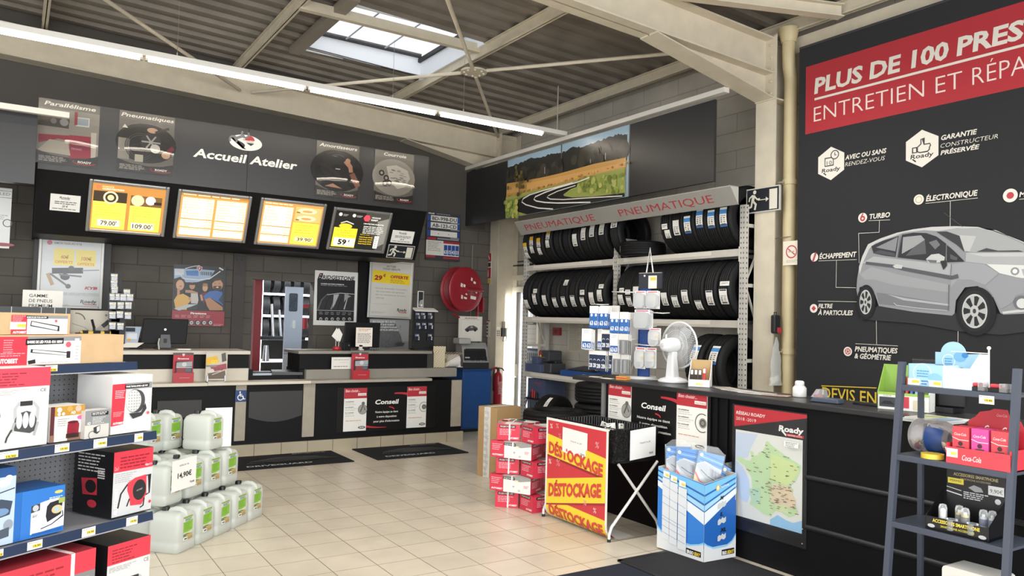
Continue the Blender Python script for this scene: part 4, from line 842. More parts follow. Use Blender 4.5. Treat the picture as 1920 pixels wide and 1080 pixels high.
def hexlogo(cx_, top, bot):
    c = A.q(*cx_); tp = A.q(*top); bt = A.q(*bot); ry_ = (bt[1]-tp[1])/2; rx_ = ry_*A.H/A.W
    A.poly([(c[0]+rx_*math.sin(i*PI/3), (tp[1]+bt[1])/2-ry_*math.cos(i*PI/3)) for i in range(6)], 'e2ddd2'); cy = (tp[1]+bt[1])/2
    A.text('Roady', c[0]-rx_*.62, cy+ry_*.48, ry_*.24, '333335', x1=c[0]+rx_*.62, bold=.02, it=.1); A.line([(c[0]-rx_*.5, cy+ry_*.5), (c[0]-rx_*.32, cy+ry_*.66)], rx_*.07, '333335')
    return c[0], cy, rx_, ry_
x, y, rx_, ry_ = hexlogo((835, 918), (838, 825), (836, 1013))
A.line([(x-rx_*.4, y-ry_*.35), (x+rx_*.15, y-ry_*.35), (x+rx_*.15, y+ry_*.12), (x-rx_*.4, y+ry_*.12)], rx_*.06, '3b3b3d', closed=True); A.text('10', x-rx_*.28, y+ry_*.06, ry_*.24, '3b3b3d', x1=x+rx_*.06); A.ell(x+rx_*.25, y-ry_*.48, rx_*.25, 'e2ddd2'); A.arc(x+rx_*.25, y-ry_*.48, rx_*.25, rx_*.06, '3b3b3d'); A.line([(x+rx_*.25, y-ry_*.62), (x+rx_*.25, y-ry_*.46), (x+rx_*.36, y-ry_*.46)], rx_*.05, '3b3b3d')
x, y, rx_, ry_ = hexlogo((1347, 836), (1349, 730), (1343, 942))
T_ = lambda l: [(x+rx_*a, y+ry_*b) for a, b in l]
A.line(T_([(-.5, -.1), (-.28, -.1), (-.28, .16), (-.5, .16)]), rx_*.06, '3b3b3d', closed=True); A.line(T_([(-.24, -.1), (-.05, -.25), (-.05, -.5), (.08, -.52), (.12, -.2), (.42, -.2), (.46, -.1), (.40, .0), (.40, .1), (.3, .2), (-.1, .2), (-.24, .14)]), rx_*.06, '3b3b3d', closed=True)
def cap(s, l, r, t_, base, bold=.03, it=.2, c=OFF):
    a_, b_ = A.q(*l), A.q(*r); yy = (a_[1]+b_[1])/2; hh = abs(A.q(*t_)[1]-A.q(l[0], l[1])[1]); A.text(s, a_[0], yy, hh, c, x1=b_[0], bold=bold, it=it)
cap('AVEC OU SANS', (915, 897), (1148, 862), (917, 871), 0); cap('RENDEZ-VOUS', (915, 934), (1140, 903), (917, 910), 0, -.005)
cap('GARANTIE', (1455, 788), (1658, 755), (1457, 760), 0); cap('CONSTRUCTEUR', (1452, 833), (1776, 778), (1454, 808), 0, -.005); cap('PRÉSERVÉE', (1452, 871), (1672, 838), (1454, 846), 0)
zoom(A, 1280, 360, 3, loc, -PI/2)
def dot(p, r, c2='c0525a'):
    c = A.q(*p); rx_ = r/3*at_x(1280+p[0]/3, 500, BX).length/FOC/A.W*.92; A.ell(c[0], c[1], rx_, 'e2ddd2'); return c[0], c[1], rx_
def cap2(s, l, r, hpx, bold=.03, it=.18, c=OFF): cap(s, l, r, (l[0], l[1]-hpx), 0, bold, it, c)
def hl(p, q_, w=.0011): A.line(A.Q(p, q_), w, OFF)
d_ = dot((1330, 43), 27); A.arc(d_[0], d_[1], d_[2]*.6, d_[2]*.2, 'c9b79a')
cap2('ÉLECTRONIQUE', (1370, 50), (1662, 22), 30); hl((1368, 65), (1662, 34)); hl((1508, 52), (1507, 195))
d_ = dot((1845, 20), 34); A.ell(d_[0], d_[1], d_[2]*.5, 'b8404a'); cap2('MOTEUR', (1895, 28), (2090, 8), 28); hl((1895, 42), (2100, 20))
d_ = dot((1015, 145), 26); A.arc(d_[0], d_[1]+.002, d_[2]*.4, d_[2]*.35, 'b8404a'); A.line([(d_[0]-d_[2]*.4, d_[1]), (d_[0]+d_[2]*.1, d_[1]-d_[2]*.9*A.W/A.H)], d_[2]*.3, 'b8404a')
cap2('TURBO', (1054, 150), (1170, 143), 28); hl((1050, 162), (1170, 157)); hl((1110, 160), (1108, 227)); hl((1108, 227), (993, 233)); hl((993, 233), (996, 400))
d_ = dot((744, 367), 24); A.line([(d_[0]-d_[2]*.4, d_[1]+.012), (d_[0]+d_[2]*.4, d_[1]-.012)], d_[2]*.5, 'a85058')
cap2('ÉCHAPPEMENT', (772, 374), (982, 367), 28); hl((768, 388), (983, 380)); hl((869, 385), (866, 537)); hl((866, 537), (978, 539))
hl((765, 614), (982, 618)); d_ = dot((741, 655), 24); A.poly([(d_[0]-d_[2]*.6, d_[1]), (d_[0], d_[1]-d_[2]*.6*A.W/A.H), (d_[0]+d_[2]*.6, d_[1]), (d_[0], d_[1]+d_[2]*.6*A.W/A.H)], 'b8404a')
cap2('FILTRE', (767, 652), (848, 654), 24); cap2('À PARTICULES', (765, 690), (962, 694), 26)
hl((1093, 708), (1095, 856)); hl((976, 853), (1215, 866)); d_ = dot((933, 897), 25); A.arc(d_[0], d_[1], d_[2]*.6, d_[2]*.18, 'b8404a'); [A.line([(d_[0], d_[1]), (d_[0]+d_[2]*.6*math.sin(k*1.2566), d_[1]-d_[2]*.6*math.cos(k*1.2566)*A.W/A.H)], d_[2]*.16, 'b8404a') for k in range(5)]
cap2('PNEUMATIQUES', (973, 895), (1214, 908), 28); cap2('& GÉOMÉTRIE', (971, 935), (1178, 946), 28)
hl((1555, 705), (1552, 960)); hl((1480, 966), (1710, 975)); cap2('SUSPENSION MOTEUR', (1400, 1000), (1672, 1010), 30)
zoom(A, 1500, 690, 3, loc, -PI/2)
hl((125, 100), (435, 112), .002); A.line(A.Q((125, 100), (435, 112)), .0025, 'd9b93a')
cap2('DEVIS EN', (130, 185), (435, 190), 68, .01, 0, 'd9b93a'); cap2('LIGNE', (130, 260), (435, 264), 55, .01, 0, 'd9b93a')
# the car picture
zoom(A, 1580, 380, 4.153, loc, -PI/2); Q = A.Q
S0, S1, S2, S3 = '8e8f92', 'a9aaab', '77787c', 'c3c2bf'
A.poly(Q((140, 860), (300, 800), (900, 860), (1480, 870), (1480, 1000), (1240, 1030), (900, 1000), (560, 940), (150, 910)), '2c2d30')
A.poly(Q((115, 680), (120, 600), (135, 500), (160, 420), (205, 325), (300, 280), (430, 235), (560, 208), (700, 190), (880, 184), (1060, 190), (1180, 215), (1300, 260), (1412, 305), (1480, 340), (1600, 400), (1660, 520), (1660, 800), (1560, 860), (1260, 872), (1235, 860), (1180, 740), (1060, 650), (960, 660), (890, 760), (880, 860), (860, 880), (560, 850), (290, 805), (260, 720), (200, 640), (140, 660), (128, 760)), S0)
A.poly(Q((205, 325), (300, 280), (430, 235), (560, 208), (700, 190), (880, 184), (1060, 190), (1180, 215), (1300, 260), (1412, 305), (1480, 345), (1200, 215), (900, 200), (750, 222), (640, 215), (480, 235), (260, 318), (215, 360), (165, 470), (140, 560), (135, 500), (160, 420)), S3)
A.poly(Q((160, 470), (250, 420), (600, 460), (860, 480), (1100, 480), (1000, 560), (910, 590), (480, 520), (220, 480)), S1)
A.poly(Q((140, 560), (230, 500), (440, 560), (840, 640), (840, 700), (400, 640), (260, 600), (180, 600)), '9a9b9d')
A.poly(Q((270, 700), (360, 710), (840, 790), (830, 840), (560, 815), (290, 790)), S2); A.poly(Q((350, 712), (500, 745), (840, 790), (838, 805), (480, 760)), 'adaeae')
A.poly(Q((860, 480), (965, 465), (1110, 480), (1220, 550), (1120, 640), (1000, 600), (900, 600), (850, 660)), '9b9ca0')
A.poly(Q((970, 390), (1420, 370), (1600, 420), (1640, 500), (1400, 490), (1130, 480), (965, 460)), S1); A.poly(Q((990, 395), (1400, 390), (1580, 425), (1400, 420), (1100, 420)), 'bcbcba')
A.poly(Q((1130, 480), (1480, 490), (1480, 590), (1390, 588), (1230, 550)), 'd6d6d2'); A.ell(*A.q(1350, 535), .009, '8b8c8e'); A.ell(*A.q(1350, 535), .005, 'e6e6e2'); A.poly(Q((1400, 520), (1470, 510), (1480, 580), (1420, 575)), 'a9aaaa')
A.poly(Q((1230, 560), (1480, 600), (1480, 700), (1360, 720), (1330, 780), (1240, 830), (1180, 730), (1120, 650)), '939498'); A.poly(Q((1250, 850), (1480, 820), (1480, 845), (1260, 866)), 'c6c6c3'); A.ell(*A.q(1400, 780), .016, '6b6c70'); A.ell(*A.q(1405, 785), .011, 'd0d0cc')
A.poly(Q((232, 340), (330, 295), (455, 258), (420, 425), (330, 412), (250, 395)), '313236'); A.poly(Q((270, 350), (440, 268), (420, 380)), '85868a'); A.poly(Q((250, 392), (300, 370), (415, 395), (418, 420)), '4b4c50')
A.poly(Q((472, 250), (560, 235), (660, 238), (740, 265), (815, 320), (810, 460), (690, 455), (440, 428)), '2f3033'); A.poly(Q((480, 270), (620, 255), (650, 290), (560, 350), (470, 400)), '9a9b9c'); A.poly(Q((560, 350), (650, 290), (660, 400), (500, 415)), '58595d'); A.poly(Q((680, 310), (740, 290), (770, 330), (730, 365)), '6f7074')
A.poly(Q((822, 330), (880, 380), (960, 460), (820, 465)), '2d2e31'); A.poly(Q((845, 400), (905, 430), (900, 450), (850, 440)), '55565a')
A.poly(Q((740, 228), (880, 205), (1060, 198), (1180, 220), (1300, 270), (1412, 320), (1460, 370), (1300, 388), (1000, 388), (900, 330)), 'a2a3a3'); A.poly(Q((920, 255), (1050, 262), (1000, 380), (960, 380)), 'b9b9b7'); A.poly(Q((740, 228), (820, 225), (920, 260), (960, 385), (900, 330)), '3a3b3e'); A.poly(Q((1050, 385), (1130, 355), (1220, 375), (1380, 372), (1420, 384)), '434448')
A.line(Q((190, 470), (400, 495), (480, 515), (860, 585), (910, 572)), .007, '55565a', w2=.010); A.poly(Q((400, 495), (430, 480), (480, 490), (470, 515), (420, 512)), 'c3c3c0')
A.poly(Q((660, 440), (700, 405), (760, 398), (808, 425), (800, 460), (740, 470), (680, 470)), 'c0c0bd'); A.poly(Q((665, 445), (745, 450), (740, 470), (690, 468)), '6a6b6e'); A.poly(Q((770, 455), (815, 450), (825, 490), (795, 525)), '2f3033')
A.line(Q((410, 780), (430, 800), (600, 822), (825, 842)), .0018, 'b8b8b6'); A.line(Q((838, 640), (835, 840)), .0016, '5d5e62'); A.line(Q((858, 480), (850, 580)), .0014, '67686c'); A.line(Q((800, 80), (945, 190)), .0012, '4d4e50'); A.line(Q((455, 258), (430, 425)), .004, '85868a')
def pic_wheel(cx_, cy_, rx_, ry_, tw):
    c = A.q(cx_, cy_); e = A.q(cx_+rx_, cy_); f = A.q(cx_, cy_+ry_); a_ = e[0]-c[0]; b_ = f[1]-c[1]
    A.ell(c[0]+a_*tw*.3, c[1], a_*1.55, '17181a', ry=b_*1.42, n=36); A.ell(c[0], c[1], a_*1.2, '222326', ry=b_*1.2, n=36); A.ell(c[0], c[1], a_, 'c6c6c3', ry=b_, n=36); A.ell(c[0], c[1], a_*.93, 'b2b2b0', ry=b_*.93, n=36)
    for k in range(7):
        t_ = k*2*PI/7+.45; A.poly([(c[0]+a_*r_*math.cos(t_+d), c[1]+b_*r_*math.sin(t_+d)) for r_, d in ((.30, -.30), (.86, -.24), (.90, 0), (.86, .24), (.30, .30))], '26272a')
    A.ell(c[0], c[1], a_*.34, 'b9b9b6', ry=b_*.34); A.ell(c[0], c[1], a_*.14, '3a3b3d', ry=b_*.14)
pic_wheel(190, 775, 47, 95, .3); pic_wheel(1040, 845, 100, 133, .35)
mb.build('cloth', t)
mb = MB(); mb.cyl((0, .006, Hh), (L, .006, Hh), .012, M('3a3a3c', .5), 10); mb.build('top_hem', t)
# sign on the right column, notice on the pipe
sl = slot('x', CX-.02, (1400, 354), (1462, 400)); za = (at_x(1400, 356, CX-.02).z+at_x(1462, 346, CX-.02).z)/2; zb_ = (at_x(1400, 401, CX-.02).z+at_x(1462, 394, CX-.02).z)/2
exit_sign((CX-.022, sl[0].y, zb_), -PI/2, sl[2], za-zb_, 'dark running-man exit sign fixed flat across the right-hand steel column')
y0 = at_x(1467, 450, CX+.02)
def d_nosmoke(A):
    A.rect(0, 0, 1, 1, 'e9e2d0'); A.arc(.5, .45, .30, .06, 'c23b52'); A.line([(.3, .32), (.7, .58)], .06, 'c23b52'); A.rect(.32, .42, .66, .47, 'b3aa9a'); A.bars(.2, .8, .9, 2, .06, .025, 'b9b09e')
xp = px_-.075; sl = slot('x', xp, (1468.5, 453), (1500, 496)); mb, A = board(sl, .003, 'e9e2d0'); d_nosmoke(A); place(mb, 'no_smoking_notice', 'white notice with red no-smoking circle fixed to the cream pipe', 'notice', sl)
mb = MB(); z = at_x(1445, 450, xp).z; mb.tube([(xp+.02, 5.12, z-.01), (xp+.01, 4.99, z+.01), (xp-.003, sl[0].y-.09, z+.015)], .004, M('9a958a', .4, .6), 6); tag(mb.build('wire_bracket'), 'thin bent wire reaching from the steel column to the no-smoking notice', 'wire')
# handheld lamp and bag on the column
c = at_x(1453, 606, CX+.1); Y = 5.01-.128
p = at_y(1451, 606, Y); t = thing('wall_torch', 'small black and red inspection lamp hanging on the right-hand steel column', 'lamp', (p.x, Y, p.z-.1), 0)
mb = MB(); mb.rbox((-.05, -.05, 0), (.04, 0, .18), .02, M('26282a', .4), 'y'); mb.build('body', t, bevel=.01); mb = MB(); mb.rbox((-.012, -.06, .005), (.04, -.05, .06), .01, M('b43a44', .35), 'y'); mb.build('red_lens', t); mb = MB(); mb.tube([(-.02, -.02, .18), (-.02, -.02, .205), (.01, -.02, .205), (.01, -.02, .18)], .005, M('26282a', .4), 6); mb.build('hook', t)
p = at_y(1450, 690, Y); q_ = at_y(1468, 635, Y); t = thing('plastic_bag', 'clear plastic bag with a white label hanging on the right-hand steel column', 'bag', (p.x, Y-.03, at_y(1450, 722, Y).z), 0)
mb = MB(); hb = at_y(1450, 632, Y).z-at_y(1450, 722, Y).z; PLA = glass('bag_film', 'e9ebe6', .18, .38)
for s_ in (-1, 1):
    vs = []; n = 8
    for i in range(n+1):
        f = i/n; w = .085*(1-f)**.6*(1-.15*math.sin(f*9))+.012
        for j in range(5): u_ = j/4*2-1; vs.append((u_*w+.02*f*0, -s_*.03*(1-u_*u_)*(1-f)+.006*math.sin(i*2.3+j*1.7), f*hb))
    mb.add(vs, [(i*5+j, i*5+j+1, (i+1)*5+j+1, (i+1)*5+j) for i in range(n) for j in range(4)], PLA, True)
mb.build('film', t); mb = MB(); mb.box((-.075, -.012, .03), (.05, -.002, .09), M('ece9e0', .5), Matrix.Rotation(-.25, 4, 'Y')); A = Art(mb, (0, 0, 0), 1, 1); mb.build('label', t)
# ================================================================== DOORS
DG = M('3b3836', .6)
mb = MB(); mb.box((d0-.05, WY-.02, 0), (d0+.03, WY+.2, dz+.05), DG); mb.box((d1-.03, WY-.02, 0), (d1+.05, WY+.2, dz+.05), DG); mb.box((d0-.05, WY-.02, dz-.02), (d1+.05, WY+.2, dz+.05), DG); dr = struct(mb, 'door_1')
# the grey half-glazed leaf stands open in the store beyond
LYD = 10.62
xa, xb = at_y(534, 600, LYD).x, at_y(567, 600, LYD).x; lt = at_y(550, 538, LYD).z
LEAF = M('b9c6d8', .35, .1); mb = MB(); mb.box((xa, LYD, .02), (xb, LYD+.04, lt), LEAF); A = Art(mb, (xa, LYD, lt), xb-xa, lt-.02, r=.4); A.rect(0, .48, 1, 1, 'c6cbd0'); A.rect(0, .475, 1, .485, '8d97a5'); lf = mb.build('door_leaf', dr)  # lighter lower half: a reflection put into the leaf's colour
mb = MB(); mb.rbox((at_y(542, 560, LYD).x, LYD-.008, at_y(550, 584, LYD).z), (at_y(558, 560, LYD).x, LYD-.001, at_y(550, 550, LYD).z), .02, M('4a5563', .15, .3, n=.3, sc_=40), 'y'); mb.build('door_window', dr)
mb = MB(); mb.rbox((at_y(547, 600, LYD).x, LYD-.03, at_y(550, 616, LYD).z), (at_y(553, 600, LYD).x, LYD-.001, at_y(550, 600, LYD).z), .02, M('e4e8ec', .3), 'y'); mb.build('door_handle', dr)
# store room beyond
mb = MB(); S_ = M('8f8d88', .8); mb.box((1.2, 18.6, 0), (8.0, 18.7, 3), M('2a2a2b', .8)); struct(mb, 'wall_store')
mb = MB(); mb.box((1.2, WY+.2, -.12), (8.0, 18.7, 0), M('8d877c', .6)); struct(mb, 'floor_store')
mb = MB(); mb.box((1.2, WY+.2, 2.95), (8.0, 18.7, 3.05), M('cfcbc2', .7)); mb.box((1.1, WY+.2, -.1), (1.2, 18.7, 3.05), M('cfcbc2', .7)); mb.box((8.0, WY+.2, -.1), (8.1, 18.7, 3.05), M('cfcbc2', .7)); struct(mb, 'ceiling_store')
area('store_room_light', (3.4, 11.6, 2.9), (0, 0, 0), 1.4, .5, 130, (.9, .95, 1)); area('store_room_light', (4.4, 15.6, 2.9), (math.radians(25), 0, 0), 2.4, .6, 420, (.9, .95, 1))
mb = MB(); x0 = at_y(474, 600, 10.55).x; mb.box((x0, 10.5, 0), (x0+.10, 10.6, 2.6), M('8f2630', .5)); struct(mb, 'column_store')
RK = M('dfe3e8', .4)
t = thing('storage_rack', 'white steel rack full of tyres seen through the workshop doorway', 'rack', (at_y(482, 600, 17.5).x, 17.5, 0)); rwid = 1.3
zs = [at_y(505, y, 17.5).z for y in (549, 590, 633, 675)]
for x in (0.06, rwid): mb = MB(); mb.box((x, -.02, 0), (x+.05, .03, 2.9), RK); mb.build('upright', t)
for z in zs: mb = MB(); mb.box((0, -.01, z-.05), (rwid+.05, .4, z), RK); mb.build('shelf', t)
k = 0
for si, z in enumerate(zs[:3]):
    for i in range(5):
        k += 1; o = tyre((at_y(482, 600, 17.5).x+.20+.225*i, 17.68, z+.224), .22, .17, .14, (), 'black tyre in the store room rack, %s shelf, %s' % (('upper', 'middle', 'lower')[si], nth(i, 6)), 'tyres in the store room rack', (PI/2, 0, PI/2-.0))
# tyre changer in the doorway
t = thing('tyre_changer', 'tyre-fitting machine with black arms and silver cylinder in the doorway', 'machine', (at_y(500, 690, 10.9).x, 11.0, 0)); CHR = M('c3c8cd', .25, .8); BK = M('1b1b1d', .45)
mb = MB(); mb.box((-.12, -.15, 0), (.62, .35, .72), BK); mb.build('body', t, bevel=.02)
mb = MB(); mb.cyl((.27, -.1, .72), (.27, -.1, 1.22), .045, CHR, 16); mb.cyl((-.02, -.1, .9), (-.02, -.1, 1.12), .05, CHR, 16, r2=.03); mb.build('cylinder', t)
mb = MB(); mb.box((-.22, -.14, 1.20), (.52, -.08, 1.25), BK); mb.box((.35, -.12, 1.25), (.40, -.08, 1.62), BK); mb.tube([(.40, -.1, 1.5), (.3, -.12, 1.45), (.28, -.12, 1.38), (.36, -.12, 1.34)], .018, BK, 8); mb.build('arm', t)
mb = MB(); mb.cyl((0.07, -.12, 1.22), (.03, -.12, 1.7), .02, CHR, 10); mb.cyl((.18, -.12, 1.22), (.14, -.12, 1.62), .018, CHR, 10); mb.cyl((-.18, -.12, .72), (-.2, -.12, 1.2), .02, BK, 8); mb.build('lever', t)
mb = MB(); mb.cyl((.50, -.1, 1.36), (.50, -.1, 1.52), .05, M('a52a35', .4), 12); mb.box((.40, -.12, 1.66), (.56, -.06, 1.71), M('a52a35', .4)); mb.build('red_handle', t)
# exit door in the right wall: cream frame, leaf standing open to the daylight
CRM = M('d3c9b2', .5); fr = .10
mb = MB(); mb.box((WX-.03, dy1-.06, 0), (WX+.2, dy1, dh+.30), CRM); mb.box((WX-.03, dy0, 0), (WX+.2, dy0+.06, dh+.3), CRM); mb.box((WX-.03, dy0, dh), (WX+.2, dy1, dh+.08), CRM); mb.box((WX-.045, dy0-.02, dh+.18), (WX, dy1, dh+.26), CRM); d2 = struct(mb, 'door_2')
mb = MB(); mb.box((WX+.04, dy1-.13, 0), (WX+.1, dy1-.06, dh), M('2c3850', .3)); mb.build('door_gasket', d2)
yl = at_x(970, 640, WX).y
mb = MB(); mb.box((WX+.05, dy1-.55, 0), (WX+.10, dy1-.13, dh), M('f4f6f8', .4)); mb.build('door_leaf', d2)
area('doorway_daylight', (WX-.16, dy1-.22, 1.0), (0, math.radians(-90), 0), 1.9, .10, 5, (.9, .95, 1))
hz = at_x(967, 700, WX).z; mb = MB(); mb.box((WX-.02, dy1-.24, hz-.05), (WX+.05, dy1-.14, hz+.14), M('cfc6b2', .4)); mb.tube([(WX-.03, dy1-.20, hz+.12), (WX-.07, dy1-.20, hz+.10), (WX-.07, dy1-.18, hz-.04), (WX-.05, dy1-.36, hz-.05)], .012, M('dcdad2', .3), 8); mb.build('door_handle', d2)
# flat pilaster and dark boards on the back wall
mb = MB(); mb.box((at_y(437, 500, WY).x, WY-.03, 0), (at_y(459, 500, WY).x, WY, 3.3), M('4a4643', .7)); pl = struct(mb, 'trim_1')
mb = MB()
for px, py in ((444, 474), (453, 474), (444, 487), (453, 487)): p = at_y(px, py, WY-.03); mb.cyl((p.x, WY-.03, p.z), (p.x, WY-.036, p.z), .012, M('2b2927', .5), 8)
tag(mb.build('trim_bolt', pl), kind='stuff')
mb = MB(); mb.box((at_y(671, 500, WY).x, WY-.05, 0), (at_y(692, 500, WY).x, WY, 2.36), BLACK); struct(mb, 'trim_2')
mb = MB(); mb.box((at_y(62, 500, 10.1).x, 10.1, 0), (at_y(207, 500, 10.1).x, WY, 2.40), M('333131', .5)); struct(mb, 'trim_3')
mb = MB(); p = at_y(887, 430, WY-.02); mb.tube([(p.x, WY-.02, .9), (p.x, WY-.02, 2.7)], .008, M('7d7a75', .5), 6); tag(mb.build('conduit'), 'thin grey conduit running up the dark wall beside the hose reel', 'conduit')
mb = MB(); yy = dy1-.08; za = at_x(950, 420, WX).z; zc = at_x(950, 500, WX).z; mb.tube([(WX-.015, yy, 3.2), (WX-.015, yy, zc+.05), (WX-.015, yy-.04, zc), (WX-.015, yy-.6, zc)], .014, M('242424', .6), 8); mb.tube([(WX-.015, yy-.07, 3.2), (WX-.015, yy-.07, zc+.1), (WX-.015, yy-.1, zc+.06), (WX-.015, yy-.6, zc+.06)], .008, M('242424', .6), 8); tag(mb.build('black_cable'), 'black cables running down and along the white wall above the exit door', 'cable')
# ================================================================== POSTERS ON THE BACK WALL
PY = WY-.012
def wall_poster(tl, br, name, lab, draw, s, ox, oy, Y=PY, t=.006, edge='e9e7e0', r=.35, rot=0, cat='poster'):
    sl = slot('y', Y, tl, br); mb, A = board(sl, t, edge, r); zoom(A, ox, oy, s, sl[0], 0); draw(A); return place(mb, name, lab, cat, sl)
def d_fire(A):
    Q = A.Q; A.rect(0, 0, 1, 1, '1b1c1f'); A.poly(Q((50, 180), (400, 190), (640, 210), (560, 330), (380, 380), (220, 380), (140, 300), (50, 330)), '9fb4cc'); A.poly(Q((60, 185), (200, 190), (190, 270), (60, 280)), 'cfd5da'); A.poly(Q((220, 215), (400, 210), (400, 290), (230, 280)), '4f7fc0')
    A.rect(*A.q(430, 225), *A.q(600, 285), '5b6b7d'); [A.line(Q((440+30*k, 225), (440+30*k, 285)), .008, 'c5ccd2') for k in range(5)]
    A.line(Q((90, 220), (200, 330), (400, 345), (560, 330), (720, 220)), .02, 'd5d8da'); A.line(Q((210, 180), (330, 150), (420, 125)), .012, 'e5e5e5'); A.line(Q((700, 170), (760, 205)), .03, 'dadada'); A.line(Q((160, 300), (250, 310), (400, 320)), .01, '8fa5bd')
    A.poly(Q((375, 160), (415, 145), (458, 160), (450, 205), (415, 230), (385, 205)), 'd8d8d8'); A.poly(Q((385, 165), (415, 153), (448, 165), (442, 200), (415, 220), (392, 200)), 'b02a38'); A.text('F', *A.q(402, 205), .045, 'ecdcdc', bold=.03)
    skin, hair = 'c99774', '3a2a22'
    A.poly(Q((70, 350), (130, 315), (200, 340), (205, 430), (190, 470), (170, 590), (90, 600), (62, 450)), hair); A.ell(*A.q(135, 420), .075, 'd2a384', ry=.085); A.rect(*A.q(95, 470), *A.q(130, 570), 'c08f70'); A.poly(Q((45, 640), (90, 570), (180, 545), (260, 590), (290, 640), (240, 720), (230, 780), (70, 775)), 'e0b25e'); A.poly(Q((250, 600), (330, 590), (320, 630), (260, 640)), skin); A.line(Q((125, 440), (160, 435)), .012, '8f3a3a')
    A.poly(Q((210, 490), (300, 495), (400, 530), (370, 545), (210, 530)), 'b88a6c'); A.ell(*A.q(310, 430), .055, 'c0906f', ry=.06); A.poly(Q((265, 420), (270, 385), (345, 385), (350, 420)), hair); A.poly(Q((290, 540), (390, 540), (400, 640), (380, 720), (290, 700)), 'c9c4bc'); A.poly(Q((250, 680), (390, 690), (380, 775), (250, 775)), '2b2d33')
    A.ell(*A.q(495, 465), .05, 'd0a07c', ry=.055); A.poly(Q((455, 440), (470, 395), (530, 400), (540, 470), (525, 440)), 'a5794c'); A.poly(Q((430, 540), (500, 520), (540, 540), (480, 700), (440, 640)), '6a2733'); A.poly(Q((420, 560), (450, 560), (470, 640), (440, 650)), skin)
    A.ell(*A.q(675, 415), .105, 'c09070', ry=.105); A.poly(Q((595, 400), (600, 340), (680, 315), (750, 340), (755, 400), (720, 350), (640, 360)), hair); A.poly(Q((610, 440), (650, 430), (675, 445), (700, 430), (735, 440), (720, 495), (670, 510), (625, 490)), '4a342a'); A.line(Q((655, 455), (690, 455)), .018, 'e6d8cf'); A.rect(*A.q(630, 395), *A.q(650, 402), '3a2a22'); A.rect(*A.q(690, 395), *A.q(712, 402), '3a2a22')
    A.poly(Q((470, 580), (560, 510), (640, 500), (745, 520), (755, 720), (700, 680), (590, 620), (490, 640)), '3f6bab'); A.poly(Q((495, 630), (560, 600), (640, 660), (750, 740), (750, 785), (560, 785), (520, 720)), 'b98662'); A.poly(Q((690, 640), (755, 540), (755, 700)), '27344a')
    A.poly(Q((45, 760), (240, 700), (390, 695), (300, 730), (120, 790)), 'c5c9cc')
    A.rect(0, A.q(60, 785)[1], 1, 1, 'a32634'); a = A.q(285, 840); A.text('Firestone', a[0], a[1], .032, 'f2e6e2', x1=A.q(515, 840)[0], bold=.05); [A.bars(A.q(60+90*k, 855)[0], a[1]+.02, A.q(135+90*k, 855)[0], 2, .025, .009, 'd9a9a8', seed=k) for k in range(6)]
    for k in range(4): c = A.q(290+92*k, 965); A.ell(c[0], c[1], .055, '1d1d1f', ry=.045); A.ell(c[0]+.01, c[1], .034, 'c9cacb', ry=.032); A.ell(c[0]+.01, c[1], .012, '3a3a3c', ry=.01)
    A.bars(A.q(615, 985)[0], A.q(615, 985)[1], .98, 2, .02, .007, 'd9a9a8')
wall_poster((326.5, 495), (419.5, 612), 'car_poster', 'red-footed poster of four people riding in a car on the dark wall', d_fire, 7.714, 320, 480)
def d_bridge(A):
    Q = A.Q; A.rect(0, 0, 1, 1, 'eeece6'); A.poly(Q((270, 308), (618, 325), (604, 700), (262, 690)), '161618'); a = A.q(300, 300); b = A.q(614, 305); A.text('RIDGESTONE', A.q(318, 300)[0], .152, .072, '1b1b1d', x1=b[0], bold=.025, it=.15)
    c = A.q(275, 295); A.line([(c[0]+.01, .155), (c[0]+.05, .055)], .03, '1b1b1d'); A.line([(c[0]+.05, .06), (c[0]+.10, .06), (c[0]+.09, .10), (c[0]+.03, .105), (c[0]+.08, .115), (c[0]+.07, .15), (c[0]+.0, .152)], .03, '1b1b1d'); A.poly([(c[0]+.01, .12), (c[0]+.05, .05), (c[0]+.07, .06)], 'c23440')
    a = A.q(302, 352); A.text('GAMME DE PNEUS PREMIUM', a[0], a[1]+.01, .02, 'e4e4e4', x1=A.q(515, 358)[0], bold=.03); A.bars(a[0], a[1]+.025, A.q(555, 370)[0], 1, .02, .008, '9b9b9b')
    A.poly(Q((265, 580), (300, 500), (360, 455), (480, 435), (610, 445), (605, 610), (265, 600)), '2b2b2d')
    for k in range(6): A.line(Q((275+60*k, 590), (310+58*k, 500), (370+45*k, 440)), .03, ['6b6b6c', '19191b', '8d8d8d', '1d1d1f', 'b9b9b9', '232325'][k], w2=.01)
    A.poly(Q((420, 455), (470, 450), (430, 545), (410, 580)), 'b5b5b5'); A.poly(Q((520, 445), (580, 470), (540, 490), (515, 525)), '9d9d9d'); A.line(Q((360, 455), (480, 440), (610, 450)), .012, 'd0d0d0')
    A.line(Q((262, 597), (607, 607)), .008, 'd6d6d6'); [A.ell(*A.q(300+53*k, 678), .035, 'b9b9b9') for k in range(6)]; [A.ell(*A.q(300+53*k, 680), .018, '3a3a3c') for k in range(6)]; [A.bars(A.q(285+53*k, 610)[0], A.q(285, 612)[1], A.q(325+53*k, 610)[0], 2, .03, .012, '9b9b9b', seed=k) for k in range(6)]
wall_poster((591, 506.5), (668.5, 611), 'tyre_poster', 'white-bordered black tyre poster reading BRIDGESTONE right of the doorway', d_bridge, 4.911, 540, 460)
